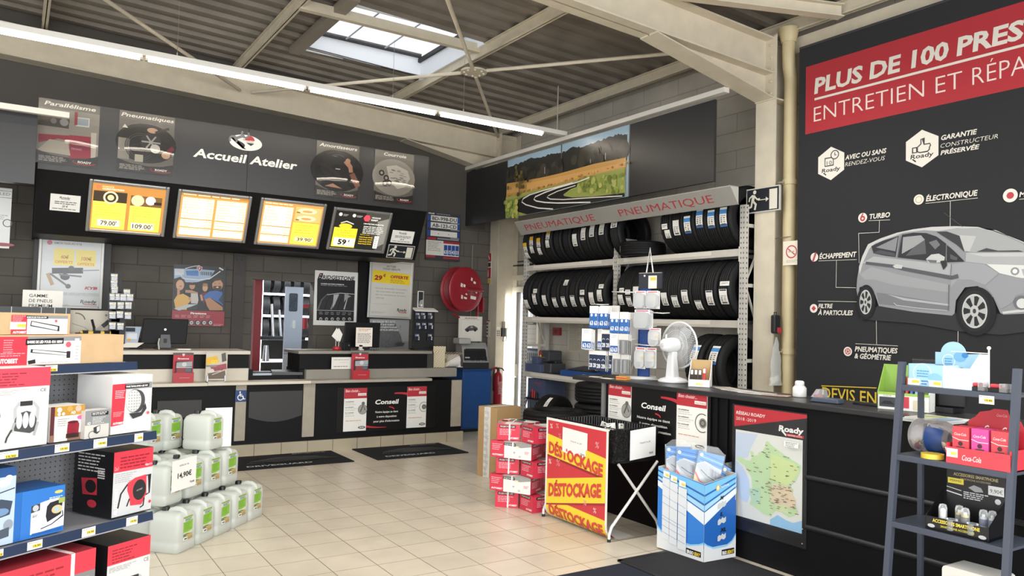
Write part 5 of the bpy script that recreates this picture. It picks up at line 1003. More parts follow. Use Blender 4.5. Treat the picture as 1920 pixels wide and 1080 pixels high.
def d_grey(A):
    A.rect(0, 0, 1, 1, 'a3a5a6'); A.poly([(.0, .75), (1, .7), (1, 1), (0, 1)], '8d8f90'); A.poly([(.12, .9), (.2, .3), (.35, .08), (.62, .05), (.70, .3), (.80, .55), (.86, .86), (.5, .92)], '6b6d6e')
    rn = random.Random(6)
    for i in range(120): x, y = .2+.58*rn.random(), .15+.72*rn.random(); A.line([(x, y), (x+rn.uniform(-.02, .02), y+.05)], .006, rn.choice(['4b4d4e', '8b8d8e', '5c5e5f']))
    for i, s_ in enumerate(('EN TOUTE SÉCURITÉ,', 'QUELLES QUE SOIENT', 'LES CONDITIONS', 'MÊME LES PLUS DIFFICILES')): A.text(s_, .05, .11+.085*i, .055, 'f0f0ee', x1=(.62, .6, .66, .7)[i], bold=.03)
    A.poly([(.62, .78), (.74, .72), (.88, .76), (.84, .84), (.68, .86)], '4c4e50')
wall_poster((694, 598), (765.5, 657), 'stump_poster', 'grey photo poster of a rough stump standing behind the right monitor', d_grey, 4.911, 540, 460, Y=WY-.08)
def framed(tl, br, lab, draw, Y, s, ox, oy, tilt=0):
    sl = slot('y', Y, tl, br); t = thing('framed_offer', lab, 'poster frame', sl[0], (0, tilt, 0)); W, Hh = sl[2], sl[3]; f = .032; mb = MB(); AL = M('c6c4be', .4, .3)
    for a, b in (((0, 0), (f, Hh)), ((W-f, 0), (W, Hh)), ((f, 0), (W-f, f)), ((f, Hh-f), (W-f, Hh))): mb.box((a[0], -.012, a[1]), (b[0], .015, b[1]), AL)
    mb.build('frame', t, bevel=.006); mb = MB(); mb.box((f, 0, f), (W-f, .012, Hh-f), M('e8e7e1', .3)); A = Art(mb, (f, 0, Hh-f), W-2*f, Hh-2*f, r=.25); draw(A); mb.build('print', t); return t
def d_kyb(A):
    A.rect(0, 0, 1, 1, 'd9dbd9'); A.ell(.12, .07, .045, 'd0738a'); A.text('AMORTISSEURS KYB', .19, .085, .03, '8d8f90', x1=.66, bold=.02)
    for x in (.20, .57): A.rect(x, .15, x+.34, .40, 'f2dc6a')
    A.text('40€', .31, .30, .055, 'd0913c', x1=.45, bold=.04, it=.1); A.text('OFFERTS', .22, .37, .04, 'd0913c', x1=.52, bold=.03, it=.1); A.text('100€', .66, .31, .055, 'd0913c', x1=.84, bold=.04, it=.1); A.text('OFFERTS', .59, .385, .04, 'd0913c', x1=.89, bold=.03, it=.1)
    A.line([(.18, .49), (.45, .475), (.70, .465)], .11, '3d3e40'); A.line([(.68, .465), (.98, .445)], .02, '8f9092'); A.ell(.50, .44, .05, '4b4c4e'); A.ell(.40, .57, .08, '3a3b3d', ry=.05); A.line([(.3, .54), (.68, .555)], .03, '6d6e70'); A.line([(.11, .53), (.20, .70)], .06, 'b9986a'); A.line([(.15, .53), (.44, .70)], .035, '6d6e70'); A.ell(.46, .71, .045, '55575a')
    A.text('KYB', .74, .745, .04, 'c2353f', x1=.96, bold=.05, it=.2); A.rect(0, .80, 1, .85, 'c9cbc9'); A.bars(.03, .81, .97, 2, .016, .006, 'a9abaa'); roady(A, .68, .955, .28, .05, '3a3c40'); A.bars(.05, .985, .5, 1, .02, .006, 'b0b2b0')
framed((74, 439), (190.5, 580), 'white-framed shock absorber offer poster left of the doorway', d_kyb, 10.08, 4.695, 60, 430)
def d_29(A):
    A.rect(0, 0, 1, 1, 'd6d3cb'); A.poly([(0, 0), (1, 0), (1, .08), (0, .25)], 'd3cbc5'); A.text('LECTURE', .36, .085, .035, '6b665c', x1=.6, bold=.02, it=.1); A.text('CODES DÉFAUTS', .27, .135, .035, '6b665c', x1=.71, bold=.02, it=.1)
    A.poly([(.03, .155), (.98, .19), (.97, .40), (.02, .385)], 'f3d533'); A.text('29', .07, .335, .085, 'b0353c', x1=.27, bold=.05, it=.1); A.text('€', .29, .27, .05, 'b0353c', bold=.04, it=.1); A.text('OFFERTE', .47, .285, .055, 'b0353c', x1=.93, bold=.04, it=.1); A.bars(.47, .31, .93, 3, .025, .01, 'b98a3a', seed=2)
    for i, s_ in enumerate(("• Permet d'identifier l'ensemble", 'des anomalies enregistrées', 'par les calculateurs de votre', 'véhicule')): A.text(s_, .08 if i == 0 else .13, .50+.06*i, .025, '8f8c84', x1=(.9, .85, .88, .34)[i])
    A.rect(.05, .78, .55, .783, '9a978f'); roady(A, .68, .90, .25, .055, '3a3c40'); A.bars(.04, .93, .4, 2, .02, .006, 'a5a29a')
framed((692, 485), (770.5, 597), 'silver-framed 29 euro yellow-banded offer poster under the slanted exit sign', d_29, 10.12, 4.911, 540, 460, .022)
def d_plates(A):
    A.rect(0, 0, 1, 1, '3a3c3f'); A.text('FAAB', .05, .045, .028, 'f0efe9', x1=.22, bold=.04, it=.1); A.bars(.28, .025, .7, 1, .02, .012, 'a9abad'); W_ = 'e6e4dc'
    for y, s_ in ((.07, 'BD-998-DU'), (.215, 'AB-123-CD'), (.385, '')):
        A.rect(.03, y, .97, y+.115, W_); A.rect(.03, y, .12, y+.115, '2a4f9c'); A.rect(.90, y, .97, y+.115, '2a4f9c')
        if s_: A.text(s_, .16, y+.095, .075, '26272a', x1=.88, bold=.02)
        else: A.ell(.35, y+.06, .012, '3a3c3f'); A.ell(.65, y+.06, .012, '3a3c3f')
    for y in (.19, .335, .505): A.rect(.7, y, .97, y+.02, '8d8f92')
    A.rect(.03, .53, .28, .575, 'a8333f'); A.rect(.32, .53, .95, .565, '8d8f92'); A.rect(.0, .59, .5, .90, 'dedbd2'); A.rect(.5, .59, .97, .64, 'a8333f'); A.rect(.5, .64, .97, .9, 'dedbd2'); A.bars(.05, .62, .46, 6, .035, .012, '8f8d86')
    for i, s_ in enumerate(('63', '15', '43', '33')): A.rect(.52+.113*i, .67, .62+.113*i, .88, '2a4f9c'); A.text(s_, .525+.113*i, .85, .075, 'f0efe9', x1=.61+.113*i, bold=.02)
    A.rect(0, .91, .27, .95, 'a8333f'); A.rect(.5, .92, .97, .96, 'a8333f'); A.rect(0, .96, 1, 1, '3a3c3f')
wall_poster((800.5, 396), (861.5, 491), 'plate_chart', 'registration plate sample board hanging on the dark wall over the hose reel', d_plates, 1, 0, 0, Y=WY-.04, t=.02, edge='3a3c3f', cat='board')
def d_left(A): A.rect(0, 0, 1, 1, 'dfe0dd'); A.text('LED', .72, .12, .045, '8b8d8e', x1=.96, bold=.01); A.line([(.65, .05), (1, .05), (1, .16), (.65, .16)], .01, '8b8d8e', True); A.bars(.5, .45, .95, 3, .03, .012, '9a9c9c'); A.arc(.93, .58, .1, .02, '3a3c40'); A.ell(.82, .94, .3, '8e2d36', ry=.03)
wall_poster((-60, 346), (17, 466), 'lamp_poster', 'white poster cut off at the far left edge of the wall', d_left, 1, 0, 0, Y=9.6, t=.03)
# ================================================================== HOSE REEL, ALARM SIGNS, EXTINGUISHER
c = at_y(866, 543, 9.78); RED_ = M('8f1f2a', .38); ax = Vector((.22, -.97, 0)).normalized()
t = thing('hose_reel', 'big red fire hose reel hanging from the cream column by the dark wall', 'hose reel', c, math.atan2(ax.x, -ax.y)); Rr = .325
mb = MB(); T = Matrix.Rotation(PI/2, 4, 'X'); mb.lathe([(0, .10), (.12, .10), (.13, .095), (.24, .105), (Rr-.02, .10), (Rr, .09), (Rr, .075), (Rr-.03, .08), (0, .08)], RED_, 48, T)
A = Art(mb, (-Rr, -.106, Rr), 2*Rr, 2*Rr); 
for x, y, w, h in ((.32, .36, .06, .10), (.40, .38, .06, .08), (.62, .22, .05, .09), (.70, .30, .07, .07), (.77, .50, .05, .08), (.62, .63, .17, .09), (.34, .62, .05, .1), (.42, .66, .09, .06), (.47, .58, .05, .05)): A.poly([(x, y), (x+w, y+.02), (x+w-.01, y+h), (x-.01, y+h-.02)], 'e3dfd5')
mb.build('front_disc', t)
mb = MB(); mb.lathe([(0, -.10), (Rr, -.10), (Rr+.008, -.09), (Rr, -.08), (.1, -.08)], RED_, 48, T); mb.build('rear_disc', t)
mb = MB(); [mb.lathe([(Rr-.05-.0*k+.02*math.cos(a), -.06+.032*k+.016*math.sin(a)) for a in [i*PI/4 for i in range(9)]], M('7d1c26', .5), 40, T) for k in range(5)]; tag(mb.build('hose_coil', t), 'coiled dark red hose')
mb = MB(); mb.tube([(0, -.13, 0), (.30, -.13, -.0), (.31, -.08, -.02), (.31, .02, -.20), (.42, .08, -.20)], .018, RED_, 10); mb.tube([(-.02, -.12, 0), (.25, -.12, .0)], .03, RED_, 10); mb.box((.40, -.03, -.32), (.43, .12, -.10), RED_); mb.tube([(.31, -.02, -.02), (.31, -.02, -.36), (.18, -.05, -.50), (-.0, -.05, -.44), (-.2, -.05, -.36)], .016, RED_, 8); mb.build('bracket', t)
mb = MB(); mb.cyl((.31, -.03, -.38), (.26, -.04, -.46), .014, M('b08d4a', .35, .7), 10); mb.cyl((.30, -.03, -.40), (.30, -.03, -.62), .022, M('6d6a66', .5, .4), 10); mb.tube([(.30, -.03, -.62), (.32, -.03, -.72), (.38, -.02, -.82), (.40, -.02, -.95)], .02, M('1c1c1d', .5), 8); mb.build('nozzle', t)
def col_sign(tl, br, lab, draw, name='fire_sign'):
    sl = slot('x', CX-.003, tl, br); mb, A = board(sl, .003, 'e6dfcf'); sl = (sl[0]-Vector((.001, 0, 0)), *sl[1:]); draw(A); place(mb, name, lab, 'sign', sl)
def d_f1(A): A.rect(0, 0, 1, 1, 'ddd6c6'); A.rect(.05, .0, .95, .28, 'ad2f3c'); A.line([(.2, .22), (.5, .06), (.7, .2)], .12, 'e6dfd2'); A.rect(.1, .31, .9, .45, '33312f'); A.rect(.05, .48, .95, .84, 'ad2f3c'); A.line([(.45, .56), (.5, .78)], .25, 'e6dfd2'); A.rect(.05, .87, .95, 1, 'd9b43a')
col_sign((910, 476), (920.5, 531), 'red and white fire equipment signs stuck on the cream corner column', d_f1)
def d_f2(A): A.rect(0, 0, 1, 1, 'd9d2c2'); A.rect(0, 0, 1, .08, 'ad4a50'); [A.rect(.1+.4*j, .15+.2*i, .4+.4*j, .28+.2*i, '5d574f') for i in range(4) for j in range(2)]
col_sign((904.5, 600), (918, 632), 'small pale instruction sign low on the cream corner column', d_f2, 'safety_notice')
YW = 10.10-.006
p0, p1 = at_y(923, 632, YW), at_y(937, 610, YW); t = thing('keypad_box', 'beige keypad box with a grey socket and wire on the corner column', 'keypad', (p0.x, YW, p0.z))
w = p1.x-p0.x; h = p1.z-p0.z; mb = MB(); mb.box((0, -.04, 0), (w, 0, h), M('cfc6b0', .5)); A = Art(mb, (0, -.04, h), w, h); A.rect(.15, .12, .85, .35, 'e8e4d8'); [A.rect(.18+.25*j, .45+.17*i, .34+.25*j, .55+.17*i, '6a655c') for i in range(3) for j in range(3)]; mb.build('body', t, bevel=.004)
mb = MB(); mb.box((w+.02, -.05, .01), (w+.10, 0, h-.04), M('3d3c3a', .5)); mb.box((w+.04, -.03, h-.06), (w+.13, 0, h+.06), M('8c8478', .5)); mb.build('socket', t); mb = MB(); mb.tube([(w+.06, -.03, .01), (w+.04, -.03, -.06), (w+.1, -.03, -.05), (w+.12, -.02, .03)], .006, M('4a4440', .5), 6); mb.build('wire', t)
p = at_y(932, 735, 9.86); t = thing('fire_extinguisher', 'red fire extinguisher standing at the foot of the cream corner column', 'extinguisher', (p.x, 9.84, 0.30)); mb = MB(); mb.lathe([(0, 0), (.06, 0), (.066, .01), (.066, .40), (.055, .45), (.025, .48), (.025, .5), (0, .5)], M('a3242f', .3), 24); A = Art(mb, (-.035, -.067, .35), .07, .22); A.bars(.05, .05, .95, 8, .11, .05, 'e0c9c4'); mb.build('cylinder', t)
mb = MB(); mb.cyl((0, 0, .5), (0, 0, .55), .022, M('2a2a2b', .4), 10); mb.box((-.01, -.015, .53), (.11, .015, .55), M('a3242f', .4), Matrix.Translation((0, 0, 0)) @ Matrix.Rotation(-.25, 4, 'Y')); mb.tube([(-.02, 0, .53), (-.07, 0, .53), (-.085, 0, .44), (-.08, 0, .2)], .011, M('1b1b1c', .5), 8); mb.tube([(.02, 0, .54), (.07, 0, .53), (.10, 0, .50)], .01, M('1b1b1c', .5), 8); mb.build('valve', t); mb = MB(); mb.box((-.05, .05, -.02), (.05, .14, .0), M('6d6a66', .5)); mb.box((-.05, .12, -.02), (.05, .15, .4), M('6d6a66', .5)); mb.cyl((0, 0, -.012), (0, 0, 0), .06, M('6d6a66', .5), 16); mb.build('wall_hook', t)
# ================================================================== THINGS ON THE BACK COUNTER
UT = 1.143; YU = CY+.45
def onu(px, py=655): return at_y(px, py, YU).x
BM = M('0c0c0e', .5, sp=.25)
def monitor(px0, px1, ptop, pbot, Y, lab, dot_, z0=UT):
    a, b = at_y(px0, ptop, Y), at_y(px1, pbot, Y); t = thing('monitor', lab, 'monitor', ((a.x+b.x)/2, Y, z0)); w = (b.x-a.x)/2; h1 = a.z-z0; h0 = b.z-z0
    mb = MB(); mb.hexa([(-w-.02, 0, h0), (w, 0, h0), (w, .05, h0), (-w-.02, .05, h0), (-w, .02, h1), (w+.02, .02, h1), (w+.02, .05, h1), (-w, .05, h1)], BM); mb.build('screen_back', t, bevel=.008)
    mb = MB(); mb.box((-.09, -.02, .005), (.09, .16, .02), M('232427', .4)); mb.build('base', t, bevel=.004)
    mb = MB(); C1 = M('4a4b4e', .4); mb.hexa([(-.06, -.03, .02), (.06, -.03, .02), (.06, -.01, .02), (-.06, -.01, .02), (-.045, -.015, .16), (.045, -.015, .16), (.045, .0, .16), (-.045, .0, .16)], C1); A = Art(mb, (-.05, -.032, .15), .1, .13); A.rect(.35, .25, .65, .6, '17181a'); mb.build('stand', t)
    if dot_: mb = MB(); mb.cyl((0, .004, (h0+h1)/2+.02), (0, .012, (h0+h1)/2+.02), .012, M('d8dade', .3, .5), 14); mb.build('badge', t)
    return t
monitor(270, 349, 597, 645, YU, 'black monitor seen from behind at the left end of the counter', True)
monitor(649, 711, 604, 652, YU+.1, 'black monitor seen from behind on the right part of the counter', False)
mb = MB(); x = onu(298); mb.tube([(x-.01, YU-.08, UT+.002), (x-.02, YU-.08, UT+.07), (x-.01, YU-.07, UT+.12)], .008, M('b9b6ae', .4), 8); tag(mb.build('pen_stand'), 'thin pale desk pen beside the left monitor stand', 'pen')
x = onu(341); mb = MB(); mb.box((-.07, -.06, 0), (.06, .06, .006), M('efede8', .5)); mb.box((-.06, -.05, .006), (.07, .06, .012), M('e6e4de', .5)); tag(mb.build('paper_stack', loc=(x, YU-.1, UT)), 'small stack of white paper in front of the left monitor', 'paper')
# leaflet stand by the boxes
x = onu(246); t = thing('leaflet_stand', 'black leaflet stand with blue-white leaflets on the counter behind the cardboard boxes', 'leaflet stand', (x, YU, UT))
mb = MB(); mb.box((-.10, 0, 0), (.11, .14, .03), BM); mb.hexa([(-.10, .06, .03), (.11, .06, .03), (.11, .12, .03), (-.10, .12, .03), (-.08, .10, .2), (.07, .10, .2), (.07, .13, .2), (-.08, .13, .2)], BM); mb.build('body', t)
mb = MB(); mb.hexa([(-.07, .02, .05), (.06, .02, .05), (.06, .03, .05), (-.07, .03, .05), (-.06, .08, .24), (.10, .08, .24), (.10, .09, .24), (-.06, .09, .24)], M('aebccc', .4)); A = Art(mb, (-.06, .075, .235), .13, .17, V=(0, .3, .95)); A.rect(.05, .05, .75, .3, '222a38'); A.rect(.1, .4, .9, .8, 'd5dbe0'); A.ell(.3, .85, .12, 'e0a82e'); mb.build('leaflet', t); mb = MB(); mb.hexa([(-.12, -.02, .02), (.05, -.02, .02), (.05, .0, .02), (-.12, .0, .02), (-.05, -.01, .07), (.12, -.01, .07), (.12, .01, .07), (-.05, .01, .07)], M('dcd7cc', .5)); mb.build('open_leaflet', t)
# accessory stand with blister packs
x0, x1 = onu(206, 580), onu(257, 580); zt_ = at_y(225, 512, YU).z
t = thing('accessory_stand', 'narrow black stand hung with blister packs on the counter left of the monitor', 'stand', (x0, YU+.02, UT))
mb = MB(); w = onu(237)-x0; mb.box((0, .0, .02), (x1-x0-.1, .03, zt_-UT-.2), M('19191b', .5)); mb.box((0.02, .0, .1), (.10, .03, zt_-UT), M('19191b', .5)); mb.box((0, -.04, 0), (x1-x0-.06, .18, .02), M('19191b', .5)); mb.build('panel', t)
mb = MB(); mb.tube([(x1-x0-.04, .0, .3), (x1-x0-.03, -.02, .3), (x1-x0-.03, -.02, .5)], .004, M('5d5d5f', .4, .5), 6); mb.build('wire_frame', t)
PACK = {}
def pack(name, loc, w, h, lab, group, cardc='1b1b1d', labc='e9e6de', style=0, rot=0, d=.022):
    k = (name, round(w, 3), round(h, 3), cardc, style)
    if k not in PACK:
        mb = MB(); mb.box((-w/2, -.001, -h), (w/2, .001, 0), M(cardc, .4)); A = Art(mb, (-w/2, -.001, 0), w, h, r=.35)
        if style == 0: A.rect(.1, .12, .9, .42, labc); A.rect(.5, .22, .85, .34, 'e4c98a'); A.bars(.14, .17, .8, 1, .1, .05, '8d8b86'); mb.box((-w*.38, -d, -h*.92), (w*.38, -.002, -h*.45), clear_sheet('blister', .02, .1))
        if style == 1: A.rect(.0, 0, 1, .34, 'f0efea'); A.rect(0, .34, 1, 1, '2f66ad'); [(A.ell(.25+.5*i, .42, .13, 'e8ecf2', ry=.07), A.text('63', .06+.5*i, .88, .20, 'f2f4f6', x1=.44+.5*i, bold=.03)) for i in (0, 1)]
        if style == 2: A.rect(0, 0, 1, 1, 'efeee9'); A.bars(.2, .1, .8, 2, .08, .02, '9a9890'); A.rect(.05, .62, .95, .97, '2c5fa8'); A.text('63', .1, .92, .22, 'f2f4f6', x1=.47, bold=.03); A.text('63', .53, .92, .22, 'f2f4f6', x1=.9, bold=.03)
        if style == 3: A.rect(0, 0, 1, 1, 'efeee9'); A.rect(.04, .2, .96, 1, '26304a'); A.text('2B', .08, .85, .2, 'f2f4f6', x1=.46, bold=.03); A.text('2B', .54, .85, .2, 'f2f4f6', x1=.92, bold=.03); A.arc(.27, .5, .12, .05, 'cfd4dc', 0, 180); A.arc(.73, .5, .12, .05, 'cfd4dc', 0, 180)
        if style == 4: A.rect(0, 0, 1, .3, 'd8d6d0'); A.rect(.0, .3, 1, 1, '8b8a86'); [A.rect(.12+.3*i, .35, .28+.3*i, .97, ('55534f', 'b9b5ac', '6d6a64')[i]) for i in range(3)]; mb.box((-w*.45, -.012, -h), (w*.45, -.003, -h*.3), clear_sheet('blister', .02, .1))
        if style == 5: A.rect(0, 0, 1, 1, 'eceae6'); A.rect(.1, .04, .9, .10, 'd0606a'); A.rect(.3, .3, .9, .62, 'f2efe6'); A.rect(.5, .42, .88, .58, 'e6cf78'); A.bars(.12, .7, .6, 3, .09, .04, '6d6b68'); mb.rbox((-w*.45, -.03, -h*.97), (w*.45, -.002, -h*.12), .03, glass('blister2', 'eef0f2', .12, .3), 'y')
        PACK[k] = mb.mesh(name)
    o = bpy.data.objects.new(name, PACK[k]); COL.objects.link(o); o.location = loc; o.rotation_euler = (0, 0, rot); return tag(o, lab, 'pack', group)
rows = [[(214.5, 509)], [(214.2, 521)], [(215, 533), (238, 538)], [(212, 546), (223, 546), (232, 547), (244, 547)], [(211.5, 562), (226.5, 562), (241, 562)], [(211, 580), (225, 579), (240, 581)], [(211, 600), (226, 601)]]
for ri, r_ in enumerate(rows):
    for ci, (px, py) in enumerate(r_):
        p = at_y(px, py+3, YU-.03-.004*ci); pack('blister_pack', p, .075, .085, 'black blister pack, row %d from the top, column %d, on the left counter stand' % (ri+1, ci+1), 'blister packs on the left counter stand')
# key-accessory stand on the right, seven packs
x0, x1 = onu(776, 600), onu(816, 600); zs = at_y(797, 580, YU).z
t = thing('key_stand', 'slim black card stand with white ledge at the right end of the counter', 'stand', (x0, YU, UT)); mb = MB(); mb.box((0, .02, 0), (x1-x0, .04, zs-UT), M('171719', .5)); mb.box((0, -.05, 0), (x1-x0, .1, .02), M('171719', .5)); mb.build('panel', t)
mb = MB(); mb.hexa([(-.01, -.06, zs-UT-.03), (x1-x0+.01, -.06, zs-UT-.03), (x1-x0, .05, zs-UT), (0, .05, zs-UT), (-.01, -.06, zs-UT-.02), (x1-x0+.01, -.06, zs-UT-.02), (x1-x0, .05, zs-UT+.02), (0, .05, zs-UT+.02)], M('dedbd4', .5)); mb.build('ledge', t)
mb = MB(); zz = at_y(793, 546, YU).z; mb.box((.05, .0, zs-UT+.02), (.13, .02, zz-UT), M('d8d8d6', .4)); A = Art(mb, (.05, 0, zz-UT), .08, zz-zs-.02); A.rect(.08, .04, .92, .96, '19191b'); A.poly([(.1, .9), (.3, .6), (.5, .55), (.9, .5), (.9, .9)], '8d8d8d'); A.rect(.5, .8, .8, .92, 'dcdcda'); tag(mb.build('header_card', t))
n = 0
for ri, (py, xs_) in enumerate(((585, (783, 793, 806)), (604, (784, 795, 807)), (625, (782, 806)))):
    for ci, px in enumerate(xs_): pack('key_pack', at_y(px, py, YU-.01), .07, .095, 'dark blue-grey key pack, row %d, column %d, on the slim right counter stand' % (ri+1, ci+1), 'key packs on the slim right counter stand', '22283a', '6f8099')
# flag stand, camera, small card
x = onu(626); t = thing('flag_stand', 'small red desk stand with two white pennants by the doorway', 'flag stand', (x, YU-.1, UT)); mb = MB(); mb.lathe([(0, 0), (.05, 0), (.05, .03), (.03, .045), (0, .045)], M('b12a35', .35), 20); mb.build('base', t)
mb = MB(); mb.cyl((-.015, 0, .04), (-.015, 0, .25), .004, M('d8d6d0', .4), 8); mb.cyl((.02, 0, .04), (.03, 0, .2), .004, M('d8d6d0', .4), 8); mb.build('pole', t)
for k, (dx, a) in enumerate(((-.02, 0), (.005, .4))): mb = MB(); mb.prism([(dx-.05, .17), (dx+.01, .27), (dx+.06, .19), (dx+.03, .10)], -.002-.004*k, .0-.004*k, M('ece9e4', .6), 'y'); mb.build('pennant', t)
x = onu(642); mb = MB(); mb.rbox((-.045, -.04, 0), (.045, .04, .095), .01, BM, 'z'); mb.cyl((.02, -.045, .06), (.02, -.04, .06), .008, M('6d6e72', .3), 10); tag(mb.build('card_terminal', loc=(x, YU-.12, UT)), 'small black card terminal right of the white pennants', 'terminal')
sl = slot('y', YU-.1, (668, 614), (697.5, 650)); t = thing('notice_holder', 'white upright notice in a holder before the right monitor', 'notice', (sl[0].x, YU-.1, UT)); dz_ = sl[0].z-UT
mb = MB(); mb.box((0, 0, dz_), (sl[2], .006, dz_+sl[3]), M('efe6dc', .5)); A = Art(mb, (0, 0, dz_+sl[3]), sl[2], sl[3]); A.bars(.15, .07, .9, 2, .08, .03, 'c98a4a'); A.bars(.1, .30, .92, 9, .06, .025, '77736c', jit=.15); mb.build('sheet', t); mb = MB(); mb.box((sl[2]*.2, -.03, 0), (sl[2]*.45, .03, .012), M('d8d4cc', .4)); mb.box((sl[2]*.22, .0, 0), (sl[2]*.42, .02, dz_+.02), M('d8d4cc', .4)); mb.build('foot', t)
x = onu(690); mb = MB(); [mb.cyl((x+.03*k, YU-.15, UT), (x+.03*k, YU-.15, UT+.02), .012, M('55565a', .4, .4), 8) for k in range(3)]; tag(mb.build('key_fob', None), kind=None); o = bpy.context.scene.objects['key_fob']; tag(o, 'few dark key fobs lying beside the white upright notice', 'keys')
# leaflet dispensers standing on the ledge
def dispenser(px0, px1, ptop, lab):
    Y = CY+.02; a, b = at_y(px0, ptop, Y), at_y(px1, ptop, Y); w = b.x-a.x; h = a.z-.813; t = thing('leaflet_dispenser', lab, 'leaflet dispenser', (a.x, Y, .813), 0, 'red leaflet dispensers'); R_ = M('b02a36', .4)
    mb = MB(); mb.box((0, .05, 0), (w, .065, h), M('6b2029', .4)); A = Art(mb, (0, .05, h), w, h); A.rect(0, 0, 1, 1, 'b9303c'); A.rect(0, 0, 1, .07, '55504c'); A.poly([(.43, .03), (.57, .03), (.55, .09), (.5, .12), (.45, .09)], 'e8cfcf'); A.text('Firestone', .22, .22, .05, 'f0dedb', x1=.78, bold=.05); mb.build('back_card', t)
    mb = MB(); mb.box((0, -.01, 0), (w, .05, h*.34), R_); A = Art(mb, (0, -.01, h*.34), w, h*.34); A.text('bienchoisirpneu', .30, .55, .10, 'e2b4b2', x1=.8); mb.build('tray', t)
    mb = MB(); mb.box((w*.12, .0, h*.30), (w*.9, .04, h*.72), M('34363a', .4)); A = Art(mb, (w*.12, 0, h*.72), w*.78, h*.42); A.poly([(0, .1), (1, 0), (1, .4), (0, .45)], '9fa4a8'); A.rect(.05, .5, .6, .9, '8a3a40'); A.ell(.5, .25, .15, 'c9cdd0'); A.rect(.6, .55, .95, .85, '5a6270'); A.rect(0, .45, 1, .52, 'c5c1ba'); mb.build('leaflet', t)
dispenser(327, 365, 662, 'red leaflet dispenser on the ledge below the left monitor'); dispenser(663, 694, 661, 'red leaflet dispenser on the ledge right of the white paper notice')
Y = CY+.03; sl = slot('y', Y, (387, 661), (425, 711)); t = thing('magazine_stand', 'racing magazine held upright on the pale ledge left of the wheelchair sticker', 'magazine', (sl[0].x, Y, .813)); w, h = sl[2], sl[0].z+sl[3]-.813
mb = MB(); mb.box((0, 0, .02), (w, .008, h), M('d8d2c8', .4)); A = Art(mb, (0, 0, h), w, h-.02); A.rect(0, 0, 1, 1, 'cfc6b6'); A.poly([(0, .2), (.5, .12), (.6, .35), (0, .45)], 'e5b73c'); A.text('GO', .22, .39, .12, 'f2d23c', x1=.55, bold=.06, it=.15); A.poly([(.7, .05), (.9, 0), (.95, .3), (.75, .35)], '5c5954'); A.poly([(.2, .5), (.95, .4), (.98, .6), (.3, .7)], 'a3505c'); A.rect(0, .45, .5, .52, '8d8a86'); A.ell(.28, .68, .12, 'd5d3ce'); A.poly([(.1, .75), (.9, .65), (.95, .95), (.15, .95)], '6d5f52'); A.line([(.3, .8), (.95, .62)], .04, 'c9c2b6'); A.bars(.4, .55, .95, 3, .04, .02, '8a4450', seed=3); mb.build('cover', t)
mb = MB(); [mb.box((a, -.03, 0), (a+.012, .03, .07), M('c9c9cb', .25, .3)) for a in (.01, w-.03)]; mb.box((.01, -.03, 0), (w-.018, .03, .006), M('c9c9cb', .25, .3)); mb.build('clip_stand', t)
Y = CY+.128; sl = slot('y', Y, (622, 665), (663, 687)); mb, A = board(sl, .004, 'e4e1d8'); sl = (Vector((sl[0].x, CY+.1245, .928)), 0, sl[2], sl[3]); A.bars(.1, .2, .8, 1, .1, .04, '8d8a84'); A.text('AU COMPTOIR', .35, .45, .05, '8d8a84', x1=.7); A.bars(.1, .75, .75, 1, .1, .05, '6d6a64'); place(mb, 'paper_notice', 'white paper notice on the counter front left of the second red dispenser', 'notice', sl)
# right end: striped carton, paper roll, machine on the blue cabinet
x = at_y(803, 684, CY+.2).x; t = thing('striped_carton', 'pale diagonally striped carton with lid at the right end of the back counter', 'carton', (x+.10, CY+.25, .928), -.45); mb = MB(); sz = .145
mb.box((0, 0, 0), (sz, sz, .20), M('c9bf8c', .5)); mb.box((-.006, -.006, .2), (sz+.006, sz+.006, .27), M('c9bf8c', .5))
for O, U_, W_ in (((0, -.0005, .2), (1, 0, 0), sz), ((-.006, -.0065, .27), (1, 0, 0), sz+.012)):
    A = Art(mb, O, W_, .2 if O[2] == .2 else .07, U=U_); A.rect(0, 0, 1, 1, 'dccfae'); Hn = .2 if O[2] == .2 else .07
    for k in range(1, 15):
        t_ = k*.021/Hn; A.line([(max(0, (t_-1)*Hn/.09), min(1, t_)), (min(1, t_*Hn/.09), max(0, t_-.09/Hn))], .05, '7d6a4a')
A = Art(mb, (0, sz, .27), sz, .27, U=(0, -1, 0)); A.rect(0, 0, 1, 1, 'b3a83f'); A.bars(.1, .05, .9, 9, .1, .05, 'd8cf9a', seed=3); mb.build('body', t)
p = at_y(850, 690, CY+.2); t = thing('paper_roll', 'white paper roll beside the striped carton', 'paper roll', (p.x, CY+.26, .928), .15); mb = MB(); mb.cyl((-.09, 0, .085), (.09, 0, .085), .082, M('eae7e0', .6), 28); mb.cyl((-.092, 0, .085), (-.088, 0, .085), .03, M('a3937a', .7), 14); mb.build('roll', t); mb = MB(); mb.box((.07, -.06, 0), (.15, .05, .004), M('eae7e0', .6)); mb.hexa([(.09, -.05, .0), (.12, -.05, .0), (.12, .05, 0), (.09, .05, 0), (.09, -.05, .14), (.10, -.05, .14), (.10, .05, .14), (.09, .05, .14)], M('e4e1da', .6)); mb.build('loose_sheet', t)
BY = 9.32; a, b = at_y(868, 692, BY), at_y(921, 692, BY); BLUE = M('24508f', .4, n=.04, sc_=6)
